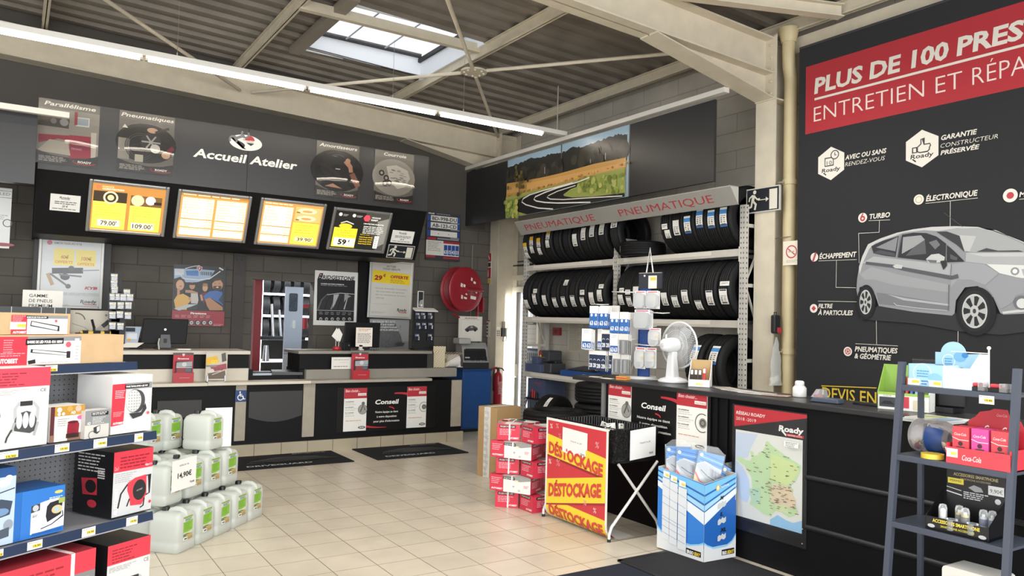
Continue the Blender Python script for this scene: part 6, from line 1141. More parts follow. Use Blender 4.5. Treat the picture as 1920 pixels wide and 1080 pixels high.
t = thing('blue_cabinet', 'blue steel cabinet standing right of the back counter', 'cabinet', (a.x, BY, 0)); cw = b.x-a.x; ch = a.z; mb = MB(); mb.box((0, 0, .04), (cw, .5, ch-.03), BLUE); mb.build('body', t, bevel=.004); mb = MB(); mb.box((-.008, -.012, ch-.03), (cw+.008, .5, ch), M('1d4074', .4)); mb.build('top', t, bevel=.004); mb = MB(); mb.box((.01, -.008, .06), (cw-.01, -.0, ch-.05), BLUE); mb.build('door', t, bevel=.003); mb = MB(); mb.box((.01, .01, 0), (cw-.01, .48, .04), M('1a1a1c', .6)); mb.build('plinth', t)
t = thing('coin_machine', 'grey desktop machine with black front and key panel on the blue cabinet', 'machine', (a.x+.03, BY+.05, ch+.002), -.12); G = M('8f8f8d', .45)
mb = MB(); mb.prism([(0, 0), (.30, 0), (.30, .34), (.12, .36), (.06, .30), (0, .10)], 0, cw-.07, G, 'x'); mb.build('body', t, bevel=.01); mb = MB(); w = cw-.07; mb.box((-.002, -.006, -.0), (w+.002, .01, .085), M('222325', .4)); A = Art(mb, (0, -.006, .085), w, .085); mb.build('front_panel', t)
V_ = Vector((0, .06, .20)).normalized(); mb = MB(); Z = Vector((0, 0, .10)); mb.add([(.01, .0-.002, .115), (w-.03, -.002+.0, .115), (w-.03, .058, .29), (.03, .058, .29)], [(0, 1, 2, 3)], M('1c1d1f', .3)); A = Art(mb, Z+V_*.21, w, .21, V=V_); A.poly([(.12, .12), (.90, .12), (.86, .55), (.72, .62), (.3, .62)], '151617'); A.poly([(.25, .3), (.85, .3), (.8, .45), (.35, .45)], '3a3b3d'); A.rect(.06, .68, .95, .98, '3a4250'); [A.rect(.1+.11*i, .72+.13*j, .18+.11*i, .82+.13*j, ('c9d0d8', '8fa3bd')[(i+j) % 2]) for i in range(7) for j in range(2)]; A.rect(.08, .7, .26, .95, 'b9b9b5'); mb.build('key_panel', t)
mb = MB(); mb.box((-.06, .02, .34), (.12, .26, .42), M('a3a3a0', .45)); mb.build('hopper', t, bevel=.015)
sl = slot('y', BY+.46, (855, 608), (898, 640)); mb, A = board((Vector((sl[0].x, 0, 0)), 0, sl[2], sl[3]+.12), .006, 'd2cec4'); A.rect(.05, .03, .95, .97, 'dedad0'); A.bars(.25, .06, .8, 1, .1, .03, '9a5a55'); A.poly([(.25, .52), (.45, .38), (.62, .36), (.8, .45), (.82, .54), (.3, .6)], '55534f'); A.ell(.38, .56, .06, '2b2a29'); A.ell(.7, .54, .06, '2b2a29'); A.rect(.5, .4, .6, .46, 'a9a69e'); A.line([(.1, .15), (.1, .7)], .008, 'a9a69e'); A.bars(.1, .12, .9, 1, .1, .015, 'a9a69e')
tag(mb.build('machine_placard', loc=(sl[0].x, BY+.38, ch+.37), rot=0), 'pale placard with a drawn truck standing behind the grey machine', 'placard')
# stuff behind the cardboard boxes on the left: wiper board, tyre range sign, black trays, yellow tool
sl = slot('y', YU+.2, (128, 581), (204, 655)); z1_ = sl[0].z+sl[3]; mb = MB(); h = z1_-UT; w = sl[2]; mb.box((0, 0, 0), (w, .02, h), M('d3ccbd', .5)); A = Art(mb, (0, 0, h), w, h); A.ell(.90, .12, .03, '4a4a4a'); A.ell(.90, .12, .015, 'b9b9b9'); A.line([(.62, .60), (.98, .25)], .10, 'b9b5ab'); A.line([(.82, .42), (.98, .27)], .11, '3a3a3a'); A.arc(.2, .28, .2, .03, '6d6a62', 10, 100); A.arc(.25, .75, .18, .04, '4d4b46', 0, 80); A.line([(.1, .35), (.4, .45), (.6, .62)], .015, '9a958a'); A.text('FORD', .12, .90, .10, '4a4843', x1=.5, bold=.02)
tag(mb.build('wiper_board', loc=(sl[0].x, YU+.2, UT)), 'cream display board with a wiper blade behind the cardboard boxes', 'board')
sl = slot('y', YU+.06, (0, 574), (129, 645)); z1_ = sl[0].z+sl[3]; t = thing('black_tray', 'black partitioned display tray behind the small long carton', 'tray', (sl[0].x-.3, YU+.06, UT)); w = sl[2]+.3; h = z1_-UT; mb = MB(); mb.box((0, 0, 0), (w, .012, h), M('141416', .35)); mb.box((0, .16, 0), (w, .172, h), M('141416', .35)); mb.box((0, .0, 0), (w, .17, .01), M('141416', .35)); mb.build('shell', t)
for px in (21, 77, 102, 124): mb = MB(); x = at_y(px, 590, YU+.06).x-sl[0].x+.3; mb.box((x-.003, -.004, 0), (x+.003, .17, h), M('a5a5a5', .3, .3)); mb.build('divider', t)
sl = slot('y', YU+.14, (43, 543), (117, 577)); mb, A = board(sl, .008, 'eeebe3'); A.text('GAMME', .16, .42, .20, '3a3a3c', x1=.62, bold=.005); A.text('DE PNEUS', .16, .72, .20, '3a3a3c', x1=.74, bold=.005); A.text('PREMIUM', .16, 1.0, .19, '3a3a3c', x1=.74, bold=.005); place(mb, 'range_sign', 'white sign reading GAMME DE PNEUS PREMIUM above the black tray', 'sign', sl)
x0, x1 = at_y(150, 630, YU-.05).x, at_y(208, 630, YU-.05).x; z1_ = at_y(180, 621, YU-.05).z; t = thing('yellow_tool', 'yellow and black tool case behind the long cardboard boxes', 'tool case', (x0, YU-.05, UT)); YM = M('e2c02c', .45); w = x1-x0; h = z1_-UT; mb = MB(); mb.box((0, 0, 0), (w, .1, h), YM); mb.build('case', t, bevel=.008); mb = MB(); [mb.box((w*f, -.006, h-.035), (w*f+.05, .1, h+.006), BM) for f in (.08, .48, .78)]; mb.build('latch', t); mb = MB(); mb.box((w*.42, -.01, 0), (w*.48, .1, h+.05), BM); mb.tube([(w*.45, .03, h+.03), (w*.36, .03, h+.12)], .012, BM, 8); mb.box((-.04, .0, 0), (.02, .09, h*.9), BM); mb.build('lever', t)
# dark things on the low desk before the doorway
x0 = at_y(470, 700, CY+.3).x; t = thing('clipboard_pile', 'dark clipboards and flat cases lying on the low desk at the doorway', 'clipboards', (x0, CY+.3, .862)); mb = MB(); mb.box((0, 0, 0), (.3, .22, .012), M('1c1c1f', .4)); mb.box((.02, .02, .012), (.26, .2, .03), M('2a2b2e', .35)); mb.build('clipboard', t); mb = MB(); mb.hexa([(.22, -.06, .0), (.56, -.12, 0), (.6, .1, 0), (.26, .12, 0), (.22, -.06, .04), (.56, -.12, .03), (.6, .1, .05), (.26, .12, .05)], M('19191c', .35)); mb.build('flat_case', t)
mb = MB(); mb.box((0, 0, 0), (.22, .05, .07), M('b9c5d2', .3)); tag(mb.build('steel_tray', loc=(x0, CY+.24, .812)), 'pale shiny steel tray below the clipboards at the doorway', 'tray')
# ================================================================== GONDOLA SHELF AT THE LEFT
GA = math.radians(58.5); GU = Vector((math.sin(GA), math.cos(GA), 0)); GN = Vector((GU.y, -GU.x, 0)); GP = Vector((.585, 4.16, 0)); GR = math.atan2(GU.y, GU.x)
def ong(x, y, off=0):
    d = ray(x, y); o = GP+GN*off; t_ = (o-EYE).dot(GN)/d.dot(GN); p = EYE+d*t_; return (p-GP).dot(GU), p.z
def gw(s, o, z): return GP+GU*s+GN*o+Vector((0, 0, z))
t = thing('gondola_shelf', 'grey perforated shop shelf unit with navy price rails at the left', 'shelf unit', GP, GR)
LG = M('a9aaae', .45, .2, n=.03, sc_=8); NAVY = M('2a3750', .3)
PERF = bpy.data.materials.new('perforated_panel'); PERF.use_nodes = True
nt = PERF.node_tree; b_ = nt.nodes['Principled BSDF']; b_.inputs['Roughness'].default_value = .5; tc = nt.nodes.new('ShaderNodeTexCoord'); sx = nt.nodes.new('ShaderNodeSeparateXYZ'); nt.links.new(tc.outputs['Object'], sx.inputs[0]); ds = []
for ax in (0, 2):
    m1 = nt.nodes.new('ShaderNodeMath'); m1.operation = 'PINGPONG'; m1.inputs[1].default_value = .0125; nt.links.new(sx.outputs[ax], m1.inputs[0]); m2 = nt.nodes.new('ShaderNodeMath'); m2.operation = 'POWER'; m2.inputs[1].default_value = 2; nt.links.new(m1.outputs[0], m2.inputs[0]); ds.append(m2)
ad = nt.nodes.new('ShaderNodeMath'); ad.operation = 'ADD'; nt.links.new(ds[0].outputs[0], ad.inputs[0]); nt.links.new(ds[1].outputs[0], ad.inputs[1]); lt_ = nt.nodes.new('ShaderNodeMath'); lt_.operation = 'LESS_THAN'; lt_.inputs[1].default_value = .0032**2; nt.links.new(ad.outputs[0], lt_.inputs[0])
mx = nt.nodes.new('ShaderNodeMix'); mx.data_type = 'RGBA'; mx.inputs[6].default_value = lin('7f8084'); mx.inputs[7].default_value = lin('232326'); nt.links.new(lt_.outputs[0], mx.inputs[0]); nt.links.new(mx.outputs[2], b_.inputs['Base Color'])
sl_, sr_ = -1.05, .05; D = .42
mb = MB(); mb.box((sl_, D, .05), (sr_-.02, D+.03, 1.27), PERF); mb.build('back_panel', t)
for x in (sr_-.04, sl_): mb = MB(); mb.box((x, D-.02, 0), (x+.035, D+.06, 1.42), LG); mb.build('upright', t)
mb = MB(); mb.box((sl_, .0, 0), (sr_, D, .14), LG); mb.build('base', t)
TOPD = .16
for k, (zt_, off) in enumerate(((1.29, TOPD), (.955, 0), (.56, 0))):
    mb = MB(); mb.box((sl_, off, zt_-.025), (sr_, D, zt_), LG); mb.build('shelf', t, bevel=.003)
    mb = MB(); mb.hexa([(sl_, off-.012, zt_-.035), (sr_, off-.012, zt_-.035), (sr_, off, zt_-.035), (sl_, off, zt_-.035), (sl_, off-.006, zt_+.005), (sr_, off-.006, zt_+.005), (sr_, off, zt_+.005), (sl_, off, zt_+.005)], NAVY)
    mb.box((sl_, off-.012, zt_-.04), (sr_, off, zt_-.035), LG); A = Art(mb, (sl_, off-.0095, zt_+.004), sr_-sl_, .038)
    tags = {0: ((82, 105),), 1: ((-5, 32), (100, 127), (172, 197), (248, 264)), 2: ((-10, 5), (49, 77), (150, 175), (232, 253))}[k]
    py = {0: 692, 1: 833, 2: 1005}[k]
    for a, b in tags:
        u0_, u1_ = (ong(a, py, -off)[0]-sl_)/(sr_-sl_), (ong(b, py, -off)[0]-sl_)/(sr_-sl_); price_tag(A, u0_, -.02, u1_, 1.0)
    mb.build('price_rail', t)
# --- boxes
RD = 'd63a4a'; KR = M('c4a57d', .65, n=.05, sc_=14)
def gbox(name, lab, px0, px1, pyb, z0, ztop, dep, mats, cat='box', off=-.03, rot=0, group=None):
    """carton whose front spans px0..px1; mats: body"""
    s0, s1 = ong(px0, pyb, off)[0], ong(px1, pyb, off)[0]; w = s1-s0; h = ztop-z0; t = thing(name, lab, cat, gw(s0, off, z0+.006), GR+rot, group); mb = MB(); mb.box((0, 0, 0), (w, dep, h), mats); return t, mb, Art(mb, (0, 0, h), w, h, r=.4), w, h
def led_bar(A, x0, y0, x1, y1, th): A.line([(x0, y0), (x1, y1)], th, '2c2c2e'); A.line([(x0+.012, y0), (x1-.02, y1)], th*.68, 'd5d5d3'); A.rect(x1-.02, y1-.1, x1+.005, y1+.13, '2c2c2e')
# long carton
t, mb, A, w, h = gbox('led_bar_carton', 'long carton with red and white LED bar print on the top shelf', -60, 231, 660, 1.29, 1.425, .16, KR, off=-TOPD-.01)
f = lambda px: (ong(px, 660, -TOPD-.01)[0]-ong(-60, 660, -TOPD-.01)[0])/w
A.rect(0, .05, f(51), .98, RD); A.rect(f(51), .05, f(151), .98, 'e0dedb'); A.rect(f(51), .05, f(151), .2, '8d8e90'); A.poly([(f(47), .13), (f(118), .10), (f(118), .30), (f(47), .33)], '1b1b1d'); A.text('BARRE DE LED POUR 4X4 180W', f(50), .27, .09, 'f2f0ec', x1=f(116), bold=.04); led_bar(A, f(57), .52, f(130), .66, .022); A.poly([(f(52), .85), (f(66), .80), (f(67), .93), (f(54), .96)], '2a2a2c'); A.ell(f(127), .33, .018, 'd6606a'); A.bars(f(5), .15, f(24), 6, .075, .03, 'eb9aa2', jit=.2); A.bars(f(0), .58, f(48), 2, .07, .03, 'eb9aa2'); A.text('AUTOBEST', f(-10), .9, .14, 'f6e9e8', x1=f(33), bold=.05); A.bars(f(140), .38, f(148), 5, .11, .03, 'b9b7b2'); A.bars(f(75), .9, f(130), 1, .1, .03, 'c9c7c2'); A.rect(f(138), .12, f(147), .24, 'd9d7d2'); mb.build('carton', t, bevel=.002)
t, mb, A, w, h = gbox('led_bar_carton', 'shorter LED bar carton lying on the long carton', 0, 130, 630, 1.427, 1.523, .12, KR, off=-TOPD-.03)
A.rect(.14, .1, .36, .98, RD); A.rect(.36, .1, .96, .98, 'e0dedb'); A.rect(.36, .1, .96, .25, '8d8e90'); A.poly([(.34, .12), (.66, .14), (.66, .26), (.34, .25)], '1b1b1d'); A.text('BARRE DE LED POUR 4X4 72W', .35, .22, .06, 'f2f0ec', x1=.64, bold=.04); led_bar(A, .41, .48, .83, .72, .075); A.ell(.78, .36, .02, 'd6606a'); A.bars(.15, .14, .34, 4, .07, .03, 'f0a9ae'); A.rect(.12, .42, .34, .76, 'f3f1ea'); A.rect(.22, .52, .34, .66, 'f0cf4a'); A.text('AUTOBEST', .16, .94, .10, 'f6e9e8', x1=.35, bold=.05); mb.build('carton', t, bevel=.002)
# shelf 2
def worklight(A, cx_, cy_, sx_, sy_, tubes=True):
    P = lambda l: [(cx_+x*sx_, cy_+y*sy_) for x, y in l]; A.line(P([(-.40, .0), (-.42, -.45), (-.30, -.62), (.25, -.62), (.42, -.42), (.40, .05)]), .05*sx_*2, 'b4b5b8'); A.line(P([(-.25, -.62), (.2, -.62)]), .085*sx_*2, '323234')
    A.poly(P([(-.40, -.1), (-.25, -.28), (0, -.34), (.25, -.25), (.38, -.02), (.36, .40), (.15, .5), (-.42, .36), (-.44, .1)]), '4a4b4e')
    if tubes:
        for k in (-1, 0, 1): A.ell(cx_+(k*.23-.03)*sx_, cy_+.0*sy_, .11*sx_, 'd6d8da', ry=.30*sy_); A.ell(cx_+(k*.23-.05)*sx_, cy_-.05*sy_, .06*sx_, 'f0f1f2', ry=.2*sy_)
    A.line(P([(-.42, .05), (-.52, .4)]), .04*sx_*2, 'a5a6a8'); A.line(P([(.42, .1), (.30, .6)]), .045*sx_*2, 'a5a6a8'); A.line(P([(-.52, .3), (-.68, .58), (-.72, .75)]), .03*sx_*2, '3a3b3d')
t, mb, A, w, h = gbox('worklight_carton', 'tall white and red carton picturing a triple work light', -60, 87.5, 840, .957, 1.292, .15, M('d6d4d1', .5), off=-.02)
A.rect(0, 0, 1, .24, 'e8485a'); A.bars(.05, .06, .7, 5, .035, .014, '8e2f3c', jit=.3); A.text('CE', .87, .31, .04, '4a4a4c', x1=.95); A.bars(.0, .27, .75, 4, .018, .005, 'a9a8a5'); worklight(A, .70, .66, .36, .34); A.ell(.2, .58, .16, '55565a', ry=.12); A.ell(.17, .58, .08, 'c9cacd', ry=.08); mb.build('carton', t, bevel=.003)
t, mb, A, w, h = gbox('beacon_carton', 'white carton with a red beacon lamp print between larger boxes', 92, 156, 828, .957, 1.112, .12, M('dfdcd6', .5), off=-.04)
A.rect(0, 0, 1, .28, 'b98d3c'); A.rect(0, 0, .12, 1, '5a2a30'); A.ell(.25, .10, .07, 'e6e2da'); A.ell(.8, .10, .09, 'e0b0a0'); A.ell(.55, .09, .08, 'd8a050'); A.text('AD', .58, .24, .08, 'f4efe4', x1=.72, bold=.04); A.ell(.24, .22, .045, 'f0ece2'); A.ell(.36, .22, .045, 'f0ece2'); A.rect(.0, .80, 1, 1, '8a6a58'); A.rect(.12, .78, .5, 1, 'ddd9d2'); A.poly([(.48, .92), (.50, .52), (.58, .46), (.78, .46), (.84, .54), (.82, .92)], '8e2030'); A.ell(.65, .48, .16, '5c1824', ry=.04); A.rect(.46, .80, .84, .93, '3a2224'); A.ell(.86, .36, .09, 'e8609a', ry=.06); A.bars(.2, .36, .55, 4, .06, .015, '8a8780'); mb.build('carton', t, bevel=.002)
t, mb, A, w, h = gbox('lamp_carton', 'small grey and white lamp carton standing before the big AUTOBEST carton', 158, 203, 820, .957, 1.084, .07, M('c9c6c0', .5), off=-.01)
A.rect(0, 0, 1, .52, '8b8c8f'); A.rect(.25, .07, .95, .2, '1b1b1d'); A.bars(.28, .09, .9, 2, .05, .025, 'e6e4e0', jit=.2); A.bars(.3, .26, .85, 5, .05, .02, 'd5d4d0'); A.text('AD', .08, .5, .10, 'e6e4e0', x1=.22, bold=.03); A.poly([(.35, .62), (.62, .55), (.62, .78), (.5, .86), (.37, .8)], '3a3b3d'); A.poly([(.48, .62), (.60, .57), (.60, .76), (.49, .79)], 'd5d6d8'); A.arc(.3, .88, .14, .02, '4a4a4c', 60, 260); mb.build('carton', t)
t, mb, A, w, h = gbox('headlamp_carton', 'white carton with AUTOBEST round LED headlamp print at the shelf end', 206.5, 281, 818, .957, 1.232, .25, M('dbdad8', .5), off=-.03, rot=0)
A.poly([(.0, .14), (.34, .135), (.30, .84), (.0, .86)], RD); A.rect(.34, .13, .99, .24, '8d8e90'); A.poly([(.30, .16), (.92, .155), (.91, .22), (.30, .225)], '1b1b1d'); A.text('PHARE TRAVAIL ROND A LED 96W', .33, .205, .03, 'f2f0ec', x1=.88, bold=.04); A.bars(.07, .25, .31, 5, .03, .012, 'f3c9cc', jit=.2); A.bars(.04, .62, .31, 4, .022, .008, 'f0a9ae'); A.text('AUTOBEST', .04, .83, .035, 'f6e9e8', x1=.30, bold=.05); A.ell(.56, .45, .22, '8f9092', ry=.21); A.ell(.62, .46, .2, '4a4b4d', ry=.2); A.ell(.53, .45, .19, 'd8d8d6', ry=.19)
for i in range(-2, 3):
    for j in range(-3, 4): A.ell(.53+.06*i, .45+.05*j, .018, 'a9aaab') if (i*.06)**2/.03+(j*.05)**2/.03 < 1 else None
A.poly([(.40, .66), (.70, .66), (.80, .50), (.84, .60), (.72, .72), (.5, .76)], '3a3b3d'); A.ell(.88, .68, .035, 'd6606a'); A.bars(.88, .35, .97, 5, .05, .01, 'b9b7b2'); mb.build('carton', t, bevel=.002)
# shelf 3
def bluebox(A, wht):
    A.rect(0, 0, 1, 1, '2f74c4'); A.ell(.85, .13, .10, 'd9c26a', ry=.035); A.poly([(.22, .33), (.6, .27), (1, .27), (1, .88), (.22, .93)], 'e9edf0'); A.poly([(.22, .33), (.42, .30), (.42, .45), (.22, .48)], '3a3d42'); A.ell(.32, .39, .07, 'b9bcc0'); A.text('air', .25, .58, .08, '26303c', x1=.37); A.poly([(.58, .40), (.65, .33), (.9, .30), (.95, .36), (.92, .62), (.6, .74), (.56, .6)], '23262e'); A.ell(.82, .50, .13, 'c9b98a', ry=.09); A.ell(.82, .50, .05, '9fc0dd', ry=.05); A.line([(.95, .55), (.97, .66), (.7, .8), (.45, .85)], .02, '23262e'); A.rect(.85, .27, 1, .38, '9fae5a'); A.bars(.62, .22, .95, 2, .03, .015, 'd5e2f0'); A.rect(.25, .91, .95, .96, '2560a8')
t, mb, A, w, h = gbox('compressor_carton', 'blue carton with air compressor print on the third shelf', 20, 117.5, 1000, .562, .765, .20, M('2f74c4', .35), off=-.03); A0 = A
A.rect(0, 0, .18, 1, '2668b4'); A2 = Art(mb, (w*.17, 0, h), w*.83, h, r=.4); A2.k = 3; bluebox(A2, 0); mb.build('carton', t, bevel=.004)
t, mb, A, w, h = gbox('compressor_carton', 'taller blue carton cut off at the left edge of the third shelf', -70, 24, 1010, .562, .88, .26, M('31527e', .35), off=-.03)
A.rect(0, 0, 1, .12, '24508a'); A.rect(0, .12, 1, 1, 'b5c6d8'); A.ell(.75, .2, .14, 'dfe5ea', ry=.05); A.ell(.85, .14, .08, 'e6eaee', ry=.04); A.poly([(.3, .55), (.7, .4), (.95, .45), (.9, .62), (.5, .66)], '3d4a5c'); A.ell(.7, .57, .18, '6d8fb5', ry=.05); A.ell(.88, .75, .1, '8d98a5', ry=.07); A.line([(.4, .35), (.98, .28)], .02, '33383f'); A.poly([(.2, .85), (.9, .78), (.9, .9), (.3, .95)], '4a5563'); mb.build('carton', t, bevel=.004)
t, mb, A, w, h = gbox('hose_reel_carton', 'red and black AUTOBEST carton picturing a red hose reel', 209, 282, 962, .562, .872, .28, M('17171a', .35), off=-.02)
A.rect(0, 0, 1, .31, RD); A.rect(0, .31, 1, .985, 'c9cacc'); A.bars(.16, .09, .92, 4, .05, .02, '8e2230', jit=.2); A.text('2 in 1', .03, .28, .06, 'f2d8d8', x1=.12); A.bars(.04, .34, .6, 5, .03, .01, 'a3a4a6'); A.poly([(.36, .50), (.55, .44), (.84, .42), (.86, .72), (.74, .88), (.45, .86), (.42, .72), (.36, .62)], 'd8404e'); A.ell(.67, .64, .17, '2c2c2e', ry=.16); A.text('AUTOBEST', .6, .66, .025, 'b9babc', x1=.76, rot=.2); A.line([(.36, .52), (.2, .65), (.14, .86)], .035, '26262a'); A.line([(.42, .75), (.36, .86)], .03, '26262a'); A.line([(.84, .44), (.92, .43), (.93, .72), (.84, .74)], .03, '26262a'); A.line([(.8, .78), (.78, .9), (.7, .92)], .03, '26262a'); A.ell(.95, .86, .035, 'd8404e'); A.ell(.07, .92, .04, 'e6e4e0'); A.text('<8m+1>', .78, .28, .04, 'f2d8d8', x1=.97, bold=.02)
B = Art(mb, (0, .28, h), .28, h, U=(0, -1, 0), r=.35); B.rect(.5, 0, 1, 1, '141416'); B.text('AUTOBEST', .93, .95, .06, 'e9e6e2', x1=1.75, bold=.05, rot=PI/2) if 0 else None; B.bars(.1, .06, .8, 6, .05, .018, 'c9c7c2', jit=.3); B.poly([(.2, .45), (.6, .42), (.62, .68), (.25, .7)], 'b8303e'); B.ell(.45, .56, .14, '1a1a1c', ry=.1); B.ell(.5, .82, .12, 'b8303e', ry=.06); B.bars(.62, .26, .8, 5, .035, .02, 'd5d3ce', jit=.0); mb.build('carton', t, bevel=.003)
mb = MB(); A = Art(mb, (-.001, 0, 0), .07, .2); T = t; A.fn = lambda x, y, d: Vector((.004+.022*y, -.0035-d, .012+.13*x)); A.text('AUTOBEST', 0, .95, .8, 'f2f0ec', x1=1., bold=.05); mb.build('side_lettering', t)
# bottom
t, mb, A, w, h = gbox('red_carton', 'long red carton with a white strap at the bottom left', -70, 178, 1070, .142, .475, .34, M('8f2430', .45), off=.06)
A.rect(0, 0, 1, .9, RD); A.bars(.3, .12, .75, 6, .06, .025, '96202e', jit=.3); A.rect(.62, .28, 1, .7, '7f8082'); A.poly([(.62, .6), (.8, .3), (.95, .35), (1, .55), (1, .7), (.7, .7)], 'a9aaac'); A.rect(.5, .62, .62, .75, 'eab4ba'); mb.build('carton', t, bevel=.003); mb = MB(); mb.box((w*.79, -.003, 0), (w*.82, .0, h+.003), M('f0dede', .4)); mb.box((w*.79, -.003, h), (w*.82, .34, h+.003), M('f0dede', .4)); mb.build('strap', t)
t, mb, A, w, h = gbox('red_carton', 'red and white work light carton at the bottom right', 201, 280, 1060, .142, .45, .30, M('1a1a1c', .4), off=.02)
A.rect(0, 0, 1, .3, RD); A.rect(0, .3, 1, 1, 'd5d5d3'); A.bars(.1, .08, .7, 5, .045, .016, '8e2230'); A.text('CE', .85, .39, .06, '4a4a4c', x1=.97); A.bars(.04, .34, .7, 4, .02, .007, '8d8c8a'); worklight(A, .64, .8, .5, .35, False); worklight(A, .2, .78, .28, .22, False); mb.build('carton', t, bevel=.003)
# ================================================================== JERRYCANS
JW, JD, JH = .20, .225, .27
HDPE = milky('can_plastic', 'e2e6df', .35)
def can_meshes():
    m1 = MB(); n = 5; prof = []
    def ring(x0, x1, y0, y1, z, r):
        pts = []
        for cx_, cy_, st in ((x1-r, y1-r, 0), (x0+r, y1-r, 1), (x0+r, y0+r, 2), (x1-r, y0+r, 3)):
            for q in range(n+1): a = (st+q/n)*PI/2; pts.append((cx_+r*math.cos(a), cy_+r*math.sin(a), z))
        return pts
    def stack(mb, rs):
        k = len(rs[0]); vs = [p for r in rs for p in r]; mb.add(vs, [(i*k+j, i*k+(j+1) % k, (i+1)*k+(j+1) % k, (i+1)*k+j) for i in range(len(rs)-1) for j in range(k)], HDPE, True); mb.add(rs[0], [tuple(range(k))[::-1]], HDPE); mb.add(rs[-1], [tuple(range(k))], HDPE)
    # local: x along the label end (width), y depth; label end faces +x
    W2, D2 = JD/2, JW/2; ZS = JH-.012
    stack(m1, [ring(-W2+.012, W2-.012, -D2+.012, D2-.012, 0, .02), ring(-W2, W2, -D2, D2, .014, .03), ring(-W2, W2, -D2, D2, .06, .03), ring(-W2+.003, W2-.003, -D2+.003, D2-.003, .07, .03), ring(-W2, W2, -D2, D2, .08, .03), ring(-W2, W2, -D2, D2, ZS-.055, .03), ring(-W2+.004, W2-.003, -D2+.004, D2-.004, ZS-.04, .03), ring(-W2+.012, W2-.008, -D2+.012, D2-.012, ZS-.022, .028), ring(-W2+.03, W2-.022, -D2+.03, D2-.03, ZS-.01, .022), ring(-W2+.045, W2-.04, -D2+.05, D2-.05, ZS-.008, .015)])
    h = MB(); h.tube([(-W2+.09, 0, ZS-.03), (-W2+.105, 0, ZS-.002), (-W2+.135, 0, ZS+.004), (W2-.05, 0, ZS+.002), (W2-.024, 0, ZS-.012), (W2-.016, 0, ZS-.05)], .019, HDPE, 10)
    c = MB(); CP = M('1d1d1f', .4); c.cyl((-W2+.06, 0, ZS-.022), (-W2+.06, 0, ZS-.010), .027, HDPE, 18); c.cyl((-W2+.06, 0, ZS-.010), (-W2+.06, 0, ZS+.016), .025, CP, 20, r2=.022)
    l = MB(); lw, lh = .095, .15; A = Art(l, (W2+.0006, -lw/2, .075+lh), lw, lh, U=(0, 1, 0)); A.rect(0, 0, 1, 1, 'e4e4de'); A.rect(0, .0, 1, .07, '7fa83c'); A.rect(.12, .07, .95, .2, 'b9bfc6'); A.bars(.2, .1, .9, 2, .05, .03, '5c6470'); A.poly([(0, .22), (1, .18), (1, .62), (.5, .68), (0, .66)], '84b840'); A.bars(.1, .28, .9, 6, .055, .02, '5f8f2c'); A.poly([(0, .68), (.5, .7), (1, .64), (1, .80), (0, .82)], 'c9d0c0'); A.poly([(0, .74), (.4, .72), (1, .78), (1, .86), (0, .85)], '6d7a4a'); A.poly([(.3, .78), (1, .76), (1, .92), (.4, .9)], 'b5a06a'); A.rect(0, .88, .45, 1, 'efefe9'); A.rect(.1, .91, .4, .97, '55565a'); A.rect(.45, .9, 1, 1, 'a98d5c')
    return [x.mesh(nm) for x, nm in ((m1, 'can_body'), (h, 'handle'), (c, 'cap'), (l, 'label'))]
CANS = can_meshes()
ca, cb = Vector((.7071, .7071, 0)), Vector((-.7071, .7071, 0)); L0 = Vector((1.029, 5.396, 0))
def can(u, v, k, lab):
    """u: along the row, v: set back of the label end, both from the first can"""
    p = L0+ca*u+cb*(v+JD/2)+Vector((0, 0, k*(JH+.007))); t = thing('jerrycan', lab, 'jerrycan', p, -PI/4, 'jerrycans of washer fluid')
    for me, nm in zip(CANS, ('body', 'handle', 'cap', 'label')): o = bpy.data.objects.new(nm, me); COL.objects.link(o); o.parent = t
    return t
TN = ('bottom', 'middle', 'top'); RN = ('front', 'second', 'third', 'fourth')
for k, rows_ in ((0, ((0, [.214*i for i in range(5)]), (.235, [.214*i+.05 for i in range(5)]), (.47, [.214*i for i in range(5)]), (.705, [.214*i for i in range(4)]))), (1, ((.15, [.06, .30, .52, .735]), (.385, [.02, .24, .46, .68]), (.62, [.0, .22, .44]), (.855, [.0, .22])))):
    for j, (v, us) in enumerate(rows_):
        for i, u_ in enumerate(us): can(u_, v, k, 'translucent jerrycan with green label, %s tier, %s row, %s' % (TN[k], RN[j], nth(i, 9)))
for px, v, lab in ((407, .20, 'translucent jerrycan standing alone at the right on the top tier'), (329, .47, 'translucent jerrycan in the middle of the top tier'), (292, .50, 'translucent jerrycan at the left of the top tier, behind the AUTOBEST carton')):
    d = ray(px, 810); q_ = L0+cb*v; u_ = (q_.y*d.x-q_.x*d.y)/(ca.x*d.y-ca.y*d.x); can(u_, v, 2, lab)
# price papers on the cans
def leaning_paper(name, lab, c, w, h, rot, draw, tilt=.0):
    mb = MB(); mb.box((-w/2, 0, 0), (w/2, .002, h), M('f1f0ec', .6)); A = Art(mb, (-w/2, 0, h), w, h); draw(A); return tag(mb.build(name, loc=c, rot=(tilt, 0, rot)), lab, 'price sheet')
def d_1490(A): A.text('ADBLUE 10L', .28, .22, .05, '4a4a4a', x1=.68, bold=.01); A.text('14,90€', .22, .60, .17, '2a2a2c', x1=.80, bold=.03); roady(A, .74, .84, .2, .05, '4a4a4a', '8d8d8d')
o_ = L0+cb*.138; nrm = -cb
def on_face(x, y): d = ray(x, y); return EYE+d*((o_-EYE).dot(nrm)/d.dot(nrm))
a_, b_ = on_face(321, 930), on_face(369, 857); leaning_paper('price_sheet', 'white sheet priced 14,90 hanging on a middle-tier jerrycan', Vector(((a_.x+b_.x)/2, (a_.y+b_.y)/2, a_.z+.02)), (b_-a_).dot(ca), on_face(322, 872).z-a_.z, PI/4, d_1490, 0)
